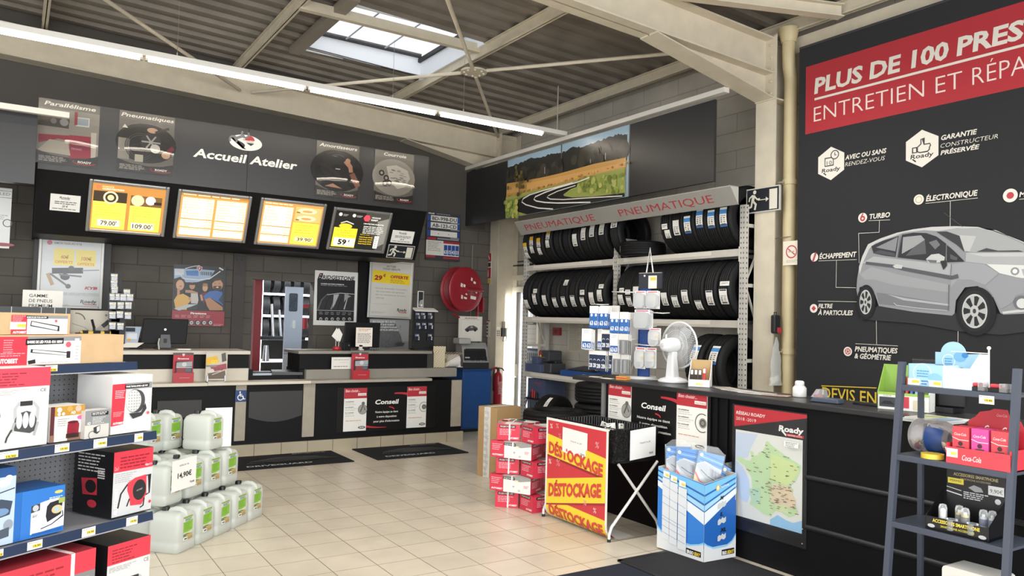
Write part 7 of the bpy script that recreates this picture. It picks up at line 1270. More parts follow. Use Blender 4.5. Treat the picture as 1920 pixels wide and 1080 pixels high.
p = at_y(409, 813, 6.03); leaning_paper('price_sheet', 'blank white sheet standing behind the lone top jerrycan', Vector((p.x, 6.03, 2*(JH+.007)+.003)), .19, at_y(420, 765, 6.03).z-2*(JH+.007), -.05, lambda A: None)
# ================================================================== FLOOR MATS
def floor_mat(x0, y0, x1, y1, lab, col, draw=None, n=.1, edge=None, rough=.8):
    mb = MB(); mb.rbox((x0, y0, 0), (x1, y1, .009), .01, M(col, rough, n=n, sc_=120, sp=.2), 'z')
    if edge:
        for a, b in (((x0, y0), (x0+.03, y1)), ((x0, y1-.03), (x1, y1))): mb.box((a[0], a[1], .0091), (b[0], b[1], .0105), M(edge, .6))
    A = Art(mb, (x0, y1, .009), x1-x0, y1-y0, V=(0, 1, 0), r=.6)
    if draw: draw(A)
    return tag(mb.build('floor_mat'), lab, 'mat')
def d_mat(A):
    for k in range(5): A.line([(.16+.03*k, .62), (.25+.04*k, .42-.02*k), (.42+.04*k, .28-.01*k), (.62+.03*k, .26+.02*k)], .006, '53565c', w2=.002)
    for k in range(9): A.line([(.30+.05*k, .36+.01*k), (.42+.05*k, .58+.01*k)], .004, '45484e')
    A.poly([(.2, .5), (.5, .33), (.8, .4), (.95, .62), (.4, .66)], '26282c'); A.line([(.2, .5), (.5, .33), (.8, .4)], .008, '6d7076'); [A.line([(.3+.08*k, .45), (.42+.08*k, .6)], .012, '3d4046') for k in range(6)]
    A.text('DRIVEGUARD', .12, .90, .09, 'b9bbbf', x1=.66, bold=.03, it=.1); A.text('BRIDGESTONE', .62, .14, .05, '9a9ca0', x1=.92, bold=.02)
floor_mat(1.90, 7.873, 3.155, 8.605, 'black rubber mat with tyre print below the wheelchair sticker', '202226', d_mat); floor_mat(3.41, 7.845, 4.55, 8.61, 'black rubber mat with tyre print below the Conseil board', '202226', d_mat)
floor_mat(3.392, 2.3, 4.12, 3.885, 'coarse charcoal entrance mat under the blue dump bin', '2b2b2d', None, .35, '1b1b1d'); floor_mat(2.25, 2.3, 3.38, 3.82, 'smooth dark navy mat at the bottom of the picture', '272b36', None, .04)
# ================================================================== CARTONS ON THE FLOOR
t = thing('brown_carton', 'tall brown cardboard carton with a white printed tape standing on the tiles', 'box', (4.046, 6.45, 0), -PI/2+.22); w, dp, h = .265, .34, .69; mb = MB(); mb.box((-w, 0, 0), (0, dp, h), M('b18f62', .7, n=.05, sc_=10)); A = Art(mb, (-w, 0, h), w, h); mb.build('carton', t, bevel=.003)
mb = MB(); A = Art(mb, (-w, -.001, h), w, h); A.rect(.33, 0, .67, 1, 'e0ddd4'); rn = random.Random(5)
for k in range(11): y = .03+.088*k; A.arc(.50+.08*(k % 2)-.04, y, .045, .012, 'b5a99a'); A.bars(.36, y+.03, .62, 3, .015, .006, '8f9bb0', seed=k)
B = Art(mb, (-w, 0, h+.001), w, dp, V=(0, 1, 0)); B.O = Vector((-w, dp, h+.0005)); B.rect(.33, 0, .67, 1, 'd9d6cc'); tag(mb.build('tape', t), 'white printed tape')
RB = M('c9344a', .35); GBX = M('c9c6c0', .4)
def lampbox(p, d, w, dp, lab, kind, z, mirror=False):
    """p: front left corner, d: plan direction of the front"""
    rot = math.atan2(d[1], d[0]); t = thing('work_light_box', lab, 'box', (p[0], p[1], z), rot, 'stacked red boxes'); h = .1325; mb = MB(); mb.box((0, 0, 0), (w, dp, h), M('c2354a', .35)); A = Art(mb, (0, 0, h), w, h, r=.3)
    def red_end(A, x0=0, x1=1):
        v = lambda x: x0+(x1-x0)*x; A.rect(x0, 0, x1, 1, 'cf374c'); A.rect(v(.10), .06, v(.82), .22, '1d1d1f'); A.text('PROJECTEUR LED', v(.14), .18, .08, 'dcd8d4', x1=v(.78), bold=.03); A.bars(v(.12), .32, v(.85), 4, .10, .04, 'ecb5bc', seed=3); A.text('AUTOBEST', v(.5), .90, .10, 'f3dfe0', x1=v(.95), bold=.05)
    if kind == 'end': red_end(A)
    else:
        A.rect(0, 0, .34, 1, 'cf374c'); A.bars(.04, .18, .3, 4, .11, .04, 'ecb5bc'); A.text('AUTOBEST', .04, .90, .10, 'f3dfe0', x1=.32, bold=.05)
        A.rect(.34, 0, 1, 1, 'e6e3dd'); A.poly([(.34, 0), (1, 0), (1, .18), (.75, .3), (.34, .2)], '94948f'); A.rect(.33, .07, .62, .22, '1d1d1f'); A.text('PROJECTEUR LED', .35, .18, .07, 'dcd8d4', x1=.60, bold=.03); A.rect(.62, .22, .70, .32, 'ead9b0'); A.bars(.55, .58, .62, 2, .06, .03, '6d6a66'); A.text('CE', .70, .88, .10, '3c3b3a', x1=.75); A.bars(.84, .5, .96, 3, .06, .03, 'd58a92')
    B = Art(mb, (w, 0, h), dp, h, U=(0, 1, 0), r=.3); (red_end(B, 0, 1) if kind != 'end' else (B.rect(0, 0, 1, 1, 'ddd9d2'), B.rect(0, 0, 1, .2, '94948f'), B.rect(.04, .08, .4, .24, '1d1d1f'))) if not mirror else red_end(B, 0, .6)
    C = Art(mb, (0, dp, h), dp, h, U=(0, -1, 0), r=.3); (C.rect(0, 0, 1, 1, 'd5d1ca'), C.rect(0, 0, 1, .2, '94948f'), C.rect(.3, .25, .7, .5, '4d4c4a')) if not mirror else red_end(C)
    D_ = Art(mb, (0, dp, h), w, dp, V=(0, 1, 0), r=.3); D_.O = Vector((0, dp, h)); D_.rect(0, 0, 1, 1, 'cbc8c2'); D_.rect(.0, .0, .3, 1, 'c9384c')
    mb.build('carton', t); f = glass('shrink_film', 'ffffff', .12, .03)
    mb = MB(); s0 = w*.55; mb.box((s0-.006, -.0035, 0), (s0+.006, -.001, h), M('efe6e4', .4)); mb.box((s0-.006, -.003, h+.0006), (s0+.006, dp, h+.002), M('efe6e4', .4)); mb.build('strap', t); return t
dA = (.73, -.683); pe0, pe1 = at_z(918, 918, .137), at_z(1008.5, 931, .137); dE = (pe1-pe0).normalized(); dE = (dE.x, dE.y); nE = (-dE[1], dE[0]); lvl = ('bottom', 'second', 'third', 'fourth', 'top')
for k in range(5):
    z = k*.1385+.001
    if k % 2 == 0:
        lampbox((3.457, 5.504), dA, .195, .34, 'red work light box at left on the %s layer of the stack' % lvl[k], 'end', z)
        lampbox((3.605, 5.165), (1, .0), .34, .19, 'corner-on red work light box at right on the %s layer' % lvl[k], 'end', z, True)
        lampbox((3.70, 5.40), (.73, -.683) if 0 else (.9, .43), .20, .30, 'rear work light box on the %s layer of the stack' % lvl[k], 'end', z) if k == 4 else None
    else:
        lampbox((pe0.x, pe0.y), dE, .38, .20, 'long red and white work light box facing front on the %s layer' % lvl[k], 'side', z)
        lampbox((pe0.x+nE[0]*.205, pe0.y+nE[1]*.205), dE, .38, .20, 'long work light box at the back on the %s layer' % lvl[k], 'side', z)
# ================================================================== BARGAIN BASKET
bx0, bx1, by0, by1, bz0, bz1 = 3.70, 4.12, 4.27, 5.03, .535, .785
t = thing('bargain_basket', 'black film-wrapped wire bargain basket on white folding legs by the counter', 'basket', (bx0, by0, 0)); bw, bd = bx1-bx0, by1-by0; WHT = M('dad8d3', .35); BW = M('2c2c2e', .35, .4)
FILM = bpy.data.materials.new('black_film'); FILM.use_nodes = True; nt = FILM.node_tree; b_ = nt.nodes['Principled BSDF']; b_.inputs['Base Color'].default_value = lin('0e0e0f'); b_.inputs['Roughness'].default_value = .22; nz = nt.nodes.new('ShaderNodeTexNoise'); nz.inputs['Scale'].default_value = 26; nz.inputs['Detail'].default_value = 4; nz.inputs['Distortion'].default_value = 1.5; bp = nt.nodes.new('ShaderNodeBump'); bp.inputs['Strength'].default_value = .8; bp.inputs['Distance'].default_value = .03; nt.links.new(nz.outputs['Fac'], bp.inputs['Height']); nt.links.new(bp.outputs[0], b_.inputs['Normal'])
mb = MB(); n = 30; rn = random.Random(8)
pts = [(x, 0) for x in [bw*i/10 for i in range(10)]]+[(bw, bd*i/16) for i in range(16)]+[(bw-bw*i/10, bd) for i in range(10)]+[(0, bd-bd*i/16) for i in range(16)]
cxx, cyy = bw/2, bd/2; K = len(pts); vs = []
for r in range(6):
    f = r/5
    for (x, y) in pts: j = rn.uniform(-.008, .008); s_ = .93+.07*f; vs.append((cxx+(x-cxx)*s_+j, cyy+(y-cyy)*s_+rn.uniform(-.008, .008), bz0+(bz1-bz0)*f+(rn.uniform(-.012, .006) if r == 5 else 0)))
fs = [(i*K+j, i*K+(j+1) % K, (i+1)*K+(j+1) % K, (i+1)*K+j) for i in range(5) for j in range(K)]; mb.add(vs, fs, FILM, True); mb.add([(x*.93+cxx*.07, y*.93+cyy*.07, bz0) for x, y in pts], [tuple(range(K))[::-1]], FILM); tag(mb.build('film_wrap', t))
mb = MB(); i_ = .02
for z in (bz0+.02, (bz0+bz1)/2, bz1): mb.tube([(i_, i_, z), (bw-i_, i_, z), (bw-i_, bd-i_, z), (i_, bd-i_, z)], .004, BW, 6, True)
for k in range(26): y = i_+(bd-2*i_)*k/25; mb.cyl((bw-i_, y, bz0+.02), (bw-i_, y, bz1), .0022, M('8d8d90', .35, .5), 6); mb.cyl((i_, y, bz0+.02), (i_, y, bz1), .0022, BW, 6)
for k in range(15): x = i_+(bw-2*i_)*k/14; mb.cyl((x, bd-i_, bz0+.02), (x, bd-i_, bz1), .0022, M('8d8d90', .35, .5), 6); mb.cyl((x, i_, bz0+.02), (x, i_, bz1), .0022, BW, 6)
mb.build('wire_basket', t)
for y in (.0, bd+.045):
    for xs_ in ((-.075, .0, .06, .44), (bw-.01, bw-.02, bw-.06, .0)):
        a, b, c, d_ = xs_; mb = MB(); x_top = (bw-.03) if a < .2 else .03
        mb.tube([(a if a > .2 else -.065, y-.018, .0), (a if a > .2 else -.065, y-.018, .05), ((a-.02) if a > .2 else -.045, y-.018, .10), (x_top, y-.018+(.025 if a > .2 else 0), bz0)], .011, WHT, 10); tag(mb.build('leg', t), 'white steel leg')
        mb = MB(); mb.cyl((a if a > .2 else -.065, y-.018, 0), (a if a > .2 else -.065, y-.018, .02), .0135, M('1d1d1f', .5), 10); mb.build('foot_cap', t)
# sale sign, the sheet runs down and rolls out under the basket
sy0, sy1 = 4.268, 5.03; sx = 3.655; zt_ = .783
def sgn(u, v, d):
    """u along the sign (0 = far left), v down from the top in metres"""
    y = sy1-(sy1-sy0)*u; lean = .03*min(1, v/.5); R_ = .10; straight = zt_-R_-.003
    if v <= straight: return Vector((sx-.03+lean*.0-d+.03*(1-min(1, v/.45))*0, y, zt_-v))
    a = (v-straight)/R_
    if a < PI/2: return Vector((sx-.03+R_*(1-math.cos(a))-d*math.cos(a), y, .003+R_-R_*math.sin(a)-d*math.sin(a)))
    return Vector((sx-.03+R_+(v-straight-R_*PI/2), y, .003))
def yv(y):
    st_ = zt_-.103
    return zt_*y if zt_*y < st_ else st_+.10*math.asin(max(-1, min(1, 1-(zt_*(1-y)-.003)/.10)))
LT = zt_-.103+.10*PI/2+.16; FRONT = .89
t = thing('sale_poster', 'yellow and red DÉSTOCKAGE sale poster hanging before the bargain basket', 'poster', (0, 0, 0)); mb = MB(); n = 48
for k in range(n):
    v0, v1 = LT*k/n, LT*(k+1)/n; P = [sgn(0, v1, 0), sgn(1, v1, 0), sgn(1, v0, 0), sgn(0, v0, 0)]; mb.add(P, [(0, 1, 2, 3)], M('efece4', .45), True); mb.add([p+Vector((.0015, 0, .0015 if v0 > .7 else 0)) for p in P], [(3, 2, 1, 0)], M('d6d3cc', .6))
A = Art(mb, (0, 0, 0), sy1-sy0, FRONT, fn=lambda x, y, d: sgn(.03+.94*x, yv(.012+.985*y), d), r=.4, step=.0002)
RD_, YL = 'd03c45', 'f3d63d'
def band(y0a, y0b, y1a, y1b, c, n=14):
    A.k += 1; m = A.m(c)
    for i in range(n):
        for j in range(10):
            x0, x1 = i/n, (i+1)/n; f = lambda x, g: (y0a+(y0b-y0a)*x)*(1-g)+(y1a+(y1b-y1a)*x)*g
            A.mb.add([A.P(x0, min(1, f(x0, (j+1)/10))), A.P(x1, min(1, f(x1, (j+1)/10))), A.P(x1, min(1, f(x1, j/10))), A.P(x0, min(1, f(x0, j/10)))], [(0, 1, 2, 3)], m, False)
band(0, 0, 1, 1, RD_); band(.14, .25, .35, .43, YL); band(.35, .43, .37, .455, '9a2a34'); band(.78, .82, .965, .985, YL); band(.60, .42, .85, .66, YL); band(.85, .66, .865, .685, 'a92f38')
band(.85, .66, .865, .685, 'a92f38')
for x, y, s_, c in ((.04, .08, .05, 'f0c9c9'), (.15, .065, .05, 'e59a9e'), (.83, .17, .06, 'e8a5a8'), (.17, .44, .07, 'e58a90'), (.03, .44, .05, 'f0c9c9'), (.50, .70, .05, 'e58a90'), (.66, .74, .05, 'e8a5a8'), (.82, .78, .05, 'f0c9c9'), (.2, .16, .05, 'e58a90')): A.text('%', x, y, s_, c, bold=.01, it=.1)
def warped(s_, x0, x1, ya, yb, h):
    vs, fs, a, b = glyphs(s_, .045, 0); A.k += 1
    bm = bmesh.new(); bv = [bm.verts.new(v) for v in vs]
    for f in fs:
        try: bm.faces.new([bv[i] for i in f])
        except ValueError: pass
    for i in range(1, 12): bmesh.ops.bisect_plane(bm, geom=bm.verts[:]+bm.edges[:]+bm.faces[:], plane_co=(0, CAP*i/10-.05, 0), plane_no=(0, 1, 0))
    for i in range(1, 24): bmesh.ops.bisect_plane(bm, geom=bm.verts[:]+bm.edges[:]+bm.faces[:], plane_co=(a+(b-a)*i/24, 0, 0), plane_no=(1, 0, 0))
    bm.verts.index_update(); vs = [tuple(v.co) for v in bm.verts]; fs = [[v.index for v in f.verts] for f in bm.faces]; bm.free(); A.mb.add([A.P(x0+(x1-x0)*(v[0]-a)/(b-a), (ya+(yb-ya)*(v[0]-a)/(b-a))-v[1]/CAP*h) for v in vs], fs, A.m('d4493f'))
warped('DÉSTOCKAGE', .03, .96, .325, .42, .11); warped('DÉSTOCKAGE', .04, .94, .765, .615, .125); warped('DÉSTOCKAGE', .05, .97, .945, .968, .10); mb.build('sheet', t)
mb = MB(); mb.tube([sgn(0, 0, 0)+Vector((.005, 0, .003)), sgn(1, 0, 0)+Vector((.005, 0, .003))], .006, M('e6e4df', .4), 8); mb.box((sx-.028, sy0+.1, zt_-.03), (bx0-.012, sy0+.12, zt_), BW); mb.box((sx-.028, sy1-.12, zt_-.03), (bx0-.012, sy1-.1, zt_), BW); mb.build('hanger', t)
def d_tout(A): A.rect(0, 0, 1, 1, 'f0efec'); A.text('TOUT A 2€', .35, .50, .055, '77777a', x1=.78); roady(A, .74, .88, .16, .05, '55555a', '9a9a9a')
def tout(fn_, lab):
    mb = MB(); A = Art(mb, (0, 0, 0), .28, .2, fn=fn_); A.k = 6; A.rect(0, 0, 1, 1, 'f0efec', ny=4); d_tout(A); mb.add([fn_(0, 1, .001), fn_(1, 1, .001), fn_(1, 0, .001), fn_(0, 0, .001)], [(3, 2, 1, 0)], M('e2e0db', .6)); return tag(mb.build('price_sheet'), lab, 'price sheet')
tout(lambda x, y, d: sgn(.29+.40*x, .04+.19*y+.012*x, d+.002+.004*math.sin(x*5)), 'white TOUT A 2€ sheet stuck over the sale poster')
tout(lambda x, y, d: Vector((3.815+.255*x, 4.252-d-.006*math.sin(x*4), .775+.02*x-.215*y)), 'white TOUT A 2€ sheet stuck on the near side of the basket')
for k, (dx, dy, r_) in enumerate(((.08, .12, .3), (.13, .20, -.2), (.17, .14, .9), (.10, .3, .5))):
    mb = MB(); mb.box((-.035, -.004, 0), (.035, .004, .11), M('eae7df', .5)); A = Art(mb, (-.035, -.004, .11), .07, .11); A.rect(.3, .08, .7, .15, '3a3a3c'); A.rect(0, .6, 1, .9, 'dcc35a'); tag(mb.build('header_card_pack', loc=(bx0+dx, by0+dy, bz1-.09), rot=(.2*(k % 2)-.1, .25*(k-1.5), -.5+r_)), 'white-headed accessory pack in the bargain basket, '+ORD[k]+' from the sale poster', 'pack', 'packs in the bargain basket')
mb = MB(); mb.box((.045, .045, bz0+.03), (bw-.045, bd-.045, bz1-.10), M('2a2a2c', .6)); rn = random.Random(9)
for k in range(40): x, y = rn.uniform(.05, bw-.1), rn.uniform(.05, bd-.1); mb.box((x, y, bz1-.1), (x+rn.uniform(.03, .08), y+rn.uniform(.03, .08), bz1-.1+rn.uniform(.01, .05)), M(rn.choice(['d9d6ce', '3a3a3c', 'c9b98a', '55565a', 'e6e2da', '8d3a40']), .5))
o = tag(mb.build('small_packs', loc=(bx0, by0, 0)), 'heap of small packaged goods filling the bargain basket', 'packs', kind='stuff')
# ================================================================== BLUE DUMP BIN
bp0, bpl, bpr = Vector((3.863, 3.572, .011)), Vector((3.835, 3.975, .011)), Vector((4.148, 3.556, .011)); h0, hs = .505, .555
t = thing('dump_bin', 'blue and white cardboard dump bin of car covers beside the map poster', 'display bin', bp0)
def binface(mb, a, b, ha, hb): pass
mb = MB(); c3 = bpl+bpr-bp0; L_ = [bpl, bp0, bpr, c3]; hh = [hs, h0, hs, hs+.03]; Z = Vector((0, 0, 1)); q = [p-bp0 for p in L_]
mb.add(q+[p+Z*h for p, h in zip(q, hh)], [(0, 1, 5, 4), (1, 2, 6, 5), (2, 3, 7, 6), (3, 0, 4, 7), (0, 3, 2, 1)], M('d5d6d6', .4)); inn = [p+(sum(q, Vector())/4-p)*.03 for p in q]; mb.add(inn+[p+Z*(h-.002) for p, h in zip(inn, hh)], [(4, 5, 1, 0), (5, 6, 2, 1), (6, 7, 3, 2), (7, 4, 0, 3)], M('b9b2a4', .6))
def face(a, b, ha, hb):
    U_ = (b-a); W_ = U_.length; U_ = U_/W_
    return Art(mb, a, W_, .5, fn=lambda x, y, d: a+(b-a)*x+Z*(min(.995, y)*(ha+(hb-ha)*x))+U_.cross(Z)*(.0006+d), r=.35, step=.0002)
F1, F2, F3, F4 = '2f7fd6', '7cc2ee', 'e9eef2', '2463b4'
for (a, b, ha, hb, dirn) in ((q[0], q[1], hs, h0, 1), (q[1], q[2], h0, hs, -1)):
    A = face(a, b, ha, hb); g = (lambda x: x) if dirn == 1 else (lambda x: 1-x)
    A.rect(0, .17, 1, 1, F1 if dirn == 1 else F4)
    def stripe(e0, e1, c0, c1, col): A.poly([(g(0), e0), (g(1), c0), (g(1), c1), (g(0), e1)][::1 if dirn == 1 else -1], col)
    stripe(.98, .76, .57, .46, F3) if 0 else None
    for e0, e1, c0, c1, col in ((1, .96, .98, .86, F2), (.96, .94, .86, .835, F4), (.94, .90, .835, .745, F2), (.90, .88, .745, .72, F4), (.88, .85, .72, .65, 'a9d8f2'), (.85, .83, .65, .635, F4), (.83, .76, .635, .475, F3)): stripe(e0, e1, c0, c1, col)
    A.poly([(g(0), .17), (g(0), .28), (g(.12), .21), (g(.3), .165), (g(.7), .165), (g(.9), .21), (g(1), .25), (g(1), .12), (g(0), .12)][::1 if dirn == 1 else -1], '8ccbf0'); A.poly([(g(0), .15), (g(0), .25), (g(.12), .185), (g(.3), .145), (g(.7), .145), (g(.9), .19), (g(1), .225), (g(1), 0), (g(0), 0)][::1 if dirn == 1 else -1], 'dfe1e2')
    A.rect(.64 if dirn == 1 else .55, .045, .95, .115, '1d1d1f')
    A2 = Art(mb, a, 1, 1, fn=(lambda f: lambda x, y, d: f(x, 1-y, d))(A.fn)); A2.k = 12; x0 = .66 if dirn == 1 else .57; A2.W = (b-a).length; A2.H = .5; A2.text('ERGO', x0, .945, .04, 'f0efec', x1=x0+.14, bold=.05); A2.text('SEAT', x0+.15, .945, .04, 'e8c23a', x1=.94, bold=.05, it=.15)
    if dirn == 1:
        for k, x0 in enumerate((.11, .28, .47)): A2.rect(x0, .11+.02*k, x0+.16+.01*k, .87+.03*k, 'dfe3e6'); [A2.line([(x0, y+.02*k), (x0+.165, y+.025+.02*k)], .005, '4d7fb5') for y in (.2, .33, .42, .58, .62, .7, .78)]; A2.rect(x0+.02, .02+.02*k, x0+.16, .095+.02*k, 'f2efe6'); A2.rect(x0+.07, .05+.02*k, x0+.15, .08+.02*k, 'ecd36a')
    else:
        A2.ell(.40, .10, .06, 'e8c86a', ry=.04); A2.ell(.40, .10, .035, 'f3efe0', ry=.022); A2.text('NOVA', .48, .115, .03, 'e6eef4', x1=.75, bold=.02)
        for s_, y in (('M', .26), ('L', .46), ('XL', .66)):
            A2.text(s_, .48, y, .045, '15161a', x1=.48+.10*len(s_), bold=.04, it=.2); A2.poly([(.40, y+.05), (.46, y+.03), (.50, y+.045), (.55, y+.02), (.60, y+.04), (.66, y+.02), (.66, y+.08), (.60, y+.10), (.52, y+.085), (.46, y+.11), (.40, y+.105)], 'c9cdd0')
mb.build('carton', t)
def cover_pack(loc, rot, lab):
    t = thing('cover_pack', lab, 'pack', loc, rot, 'car cover packs in the dump bin'); w, h = .17, .235; mb = MB(); mb.box((-w/2, -.012, 0), (w/2, .012, h), M('d5dade', .3)); A = Art(mb, (-w/2, -.012, h), w, h, r=.25)
    A.rect(0, 0, 1, .38, '4f9bdc'); [A.line([(.1, .06+.08*k), (1, .16+.08*k)], .03, ('2463b4', 'a9d4f0')[k % 2]) for k in range(4)]; A.poly([(0, .38), (.3, .26), (1, .42), (1, 1), (0, 1)], 'd3d6d8'); A.poly([(.0, .42), (.25, .30), (1, .46), (1, .75), (.5, .8), (.2, .62)], 'b9bec4'); A.line([(.2, .52), (.5, .66), (.98, .78)], .025, '2a2c30'); A.poly([(.55, .42), (.98, .52), (.98, .72), (.6, .64)], '8d949c'); A.line([(.98, .5), (.98, .78)], .02, '2a2c30'); [A.line([(.45+.13*k, .36+.03*k), (.5+.13*k, .66+.03*k)], .015, 'c9ced3') for k in range(4)]; A.line([(0, .62), (.25, .85), (.6, .95), (1, .93)], .07, 'dc6a6a', w2=.02); A.poly([(0, .68), (.2, .88), (0, 1)], 'e8cf9a'); A.ell(.88, .86, .05, '8d949c'); A.ell(.12, .1, .07, 'e8ddc0'); mb.build('pouch', t)
    mb = MB(); mb.box((-w/2-.006, -.016, -.0), (w/2+.006, .016, h+.012), glass('pouch_film', 'f2f5f7', .1, .06)); mb.hexa([(-w/2, -.006, h+.012), (w/2, -.006, h+.012), (w/2, .006, h+.012), (-w/2, .006, h+.012), (-w/4, -.003, h+.045), (w/5, -.003, h+.05), (w/5, .003, h+.05), (-w/4, .003, h+.045)], glass('pouch_film', 'f2f5f7', .1, .06)); mb.build('film', t); return t
for k, (px, py, z, r_, rr) in enumerate(((1262, 888, .475, -.05, -.95), (1284, 890, .465, .0, -.85), (1330, 893, .455, .20, -.72), (1345, 895, .44, .12, -.7), (1372, 890, .36, .5, -.6))):
    p = at_z(px, py, z+.0); cover_pack((3.93+.0*k+(.0, .02, .07, .12, .16)[k], (3.87, 3.80, 3.70, 3.72, 3.66)[k], z), (-.12, r_, rr), ('car cover pack at the far left of the dump bin', 'second car cover pack from the left in the bin', 'tilted car cover pack in the middle of the bin', 'car cover pack behind the tilted one', 'crumpled low car cover pack at the right of the bin')[k])
mb = MB(); mb.add([p+Z*.355 for p in inn], [(0, 1, 2, 3)], M('3a5a86', .6)); mb.add([p+Z*.345 for p in inn], [(3, 2, 1, 0)], M('3a5a86', .6)); mb.build('inner_tray', t)
# ================================================================== THINGS ON THE RIGHT-HAND COUNTER
KZ = 1.092
# plate-number spinner
p = at_z(1195, 710, KZ); t = thing('plate_spinner', 'counter display stand hung with number stickers and blister packs', 'display stand', (p.x, p.y, KZ), -PI/2+.22); t.scale = (1.12,)*3; T_ = Matrix.Translation((p.x, p.y, KZ)) @ Matrix.Rotation(-PI/2+.22, 4, 'Z') @ Matrix.Scale(1.12, 4)
mb = MB(); mb.cyl((0, .04, 0), (0, .04, .02), .12, M('d9d8d5', .4), 32); mb.cyl((0, .04, .02), (0, .04, .80), .015, M('d9d8d5', .4), 12); mb.build('base', t)
mb = MB(); mb.box((-.38, .02, .12), (-.20, .035, .55), M('e2dfd9', .45)); mb.box((-.20, .05, .12), (.0, .062, .50), M('d9d8d4', .45)); mb.build('white_panel', t)
mb = MB(); DB = M('27478a', .4); mb.box((.0, .0, .0), (.10, .015, .68), DB); mb.box((.0, .0, .0), (.012, .12, .68), DB); mb.build('blue_panel', t)
mb = MB(); mb.box((.004, -.01, .68), (.21, .004, .80), M('1f222b', .4)); A = Art(mb, (.004, -.01, .80), .206, .12); A.rect(.42, .2, .78, 1, 'efe6d0'); A.rect(.5, .3, .75, .5, 'e8b84a'); A.ell(.25, .2, .04, 'c9c9c9'); A.rect(0, 0, 1, .05, '8d8a84'); mb.build('header_card', t)
mb = MB(); mb.tube([(.03, .05, .80), (.06, .05, .99), (.09, .05, .80)], .006, M('dedcd8', .3, .3), 8); tag(mb.build('wire_loop', t))
for x0, x1, zz in ((-.40, -.30, .56), (-.20, -.01, .655), (-.20, -.01, .46), (-.20, -.01, .30), (.02, .15, .40), (.02, .19, .26), (.15, .26, .50)): mb = MB(); mb.tube([(x0, .03, zz), (x0, -.07, zz), (x1, -.07, zz-.005), (x1, .02, zz)], .004, M('dedcd8', .3, .3), 6); mb.build('wire_hook', t)
def sp(x, y, z): return T_ @ Vector((x, y, z))
defs = [(-.37, -.03, .545, .085, .17, 1, 3), (-.28, -.02, .545, .085, .17, 1, 3), (-.155, -.06, .44+.06, .085, .16, 1, 2), (-.065, -.06, .44+.06, .08, .16, 1, 2), (-.42, -.05, .335+.03, .10, .16, 2, 3), (-.33, -.02, .335+.03, .05, .155, 2, 1), (-.265, -.02, .33+.03, .085, .155, 3, 2), (-.155, -.06, .335, .08, .15, 2, 2), (-.06, -.06, .335, .09, .15, 4, 3), (-.38, -.03, .195, .08, .15, 3, 2), (-.30, -.03, .195, .10, .155, 3, 2), (-.205, -.03, .195, .06, .15, 3, 1), (-.13, -.06, .19, .075, .15, 4, 2), (-.05, -.06, .19, .075, .15, 4, 2), (.055, -.03, .66, .10, .13, 5, 2), (.165, -.03, .66, .10, .13, 5, 2), (.085, -.03, .52, .135, .14, 5, 3), (.185, -.03, .385, .10, .13, 5, 1), (.06, -.03, .24, .09, .16, 5, 1), (.155, -.03, .24, .09, .15, 5, 1)]
names = {1: 'blue number-63 sticker pack', 2: 'white sticker pack with blue 63 foot', 3: 'white-topped navy sticker pack', 4: 'clear grey accessory blister pack', 5: 'clear white clamshell pack'}
cnt = {}
for x, y, z, w, h, st, n in defs:
    for k in range(n):
        i = cnt[st] = cnt.get(st, -1)+1; pack('sticker_pack', sp(x+.006*k, y-.012*(n-1-k)-.02, z-.004*k), w*1.12, h*1.12, '%s on the display stand, number %d of its kind' % (names[st], i+1), 'packs on the counter display stand', 'e6e4de', style=st, rot=-PI/2+.22)
# small cards below it
for k, (px, py, c) in enumerate(((1117, 707, 'dcd3c4'), (1139, 710, 'dcd3c4'), (1163, 705, 'd8cfb0'), (1168, 712, 'd89a3c'))):
    p = at_z(px, py, KZ); mb = MB(); mb.box((-.05, -.03, 0), (.05, .03, (.004, .004, .06, .028)[k]), M(c, .5)); 
    if k == 3: mb.box((-.05, -.031, .01), (.05, -.03, .02), M('c9444a', .5))
    tag(mb.build('card_pack', loc=(p.x+(.0, .0, .06, .0)[k], p.y, KZ), rot=-PI/2+.3), ('small beige card lying left of the counter display stand', 'small beige card in front of the counter display stand', 'pale box of cards at the foot of the counter display', 'orange and red pack of cards at the display foot')[k], 'cards')
# fan
p = at_z(1262, 717, KZ); t = thing('table_fan', 'white plastic table fan seen from behind on the right-hand counter', 'fan', (p.x, p.y, KZ), 0.05); FW = M('e6e6e6', .35)
mb = MB(); mb.lathe([(0, 0), (.115, 0), (.12, .012), (.10, .03), (.05, .045), (0, .05)], FW, 32, Matrix.Diagonal((1, 1.05, 1, 1))); mb.build('base', t)
mb = MB(); mb.hexa([(-.05, -.045, .03), (.03, -.045, .03), (.03, .045, .03), (-.05, .045, .03), (-.045, -.03, .22), (.015, -.03, .22), (.015, .03, .22), (-.045, .03, .22)], FW); mb.box((-.04, -.03, .20), (.02, .03, .25), FW); mb.build('neck', t, bevel=.012)
mb = MB(); HZ = .30; mb.lathe([(0, -.13), (.03, -.128), (.05, -.11), (.058, -.07), (.06, .0), (.055, .035), (0, .035)], FW, 28, Matrix.Translation((0, 0, HZ)) @ Matrix.Rotation(PI/2, 4, 'Y')); A = Art(mb, (-.1305, .02, HZ+.02), .04, .04, U=(0, -1, 0)); [A.arc(.5, .5, r_, .04, 'b9b9b9') for r_ in (.15, .28, .4)]; mb.build('motor_housing', t)
mb = MB(); mb.cyl((-.09, 0, HZ+.055), (-.09, 0, HZ+.085), .007, FW, 10); mb.build('knob', t)
RG = .185; mb = MB(); GW = M('d9d9d8', .4)
for x, r_ in ((.03, RG), (.10, RG-.01)): pass
mb.tube([(.065, RG*math.cos(a), HZ+RG*math.sin(a)) for a in [2*PI*i/40 for i in range(40)]], .008, GW, 8, True)
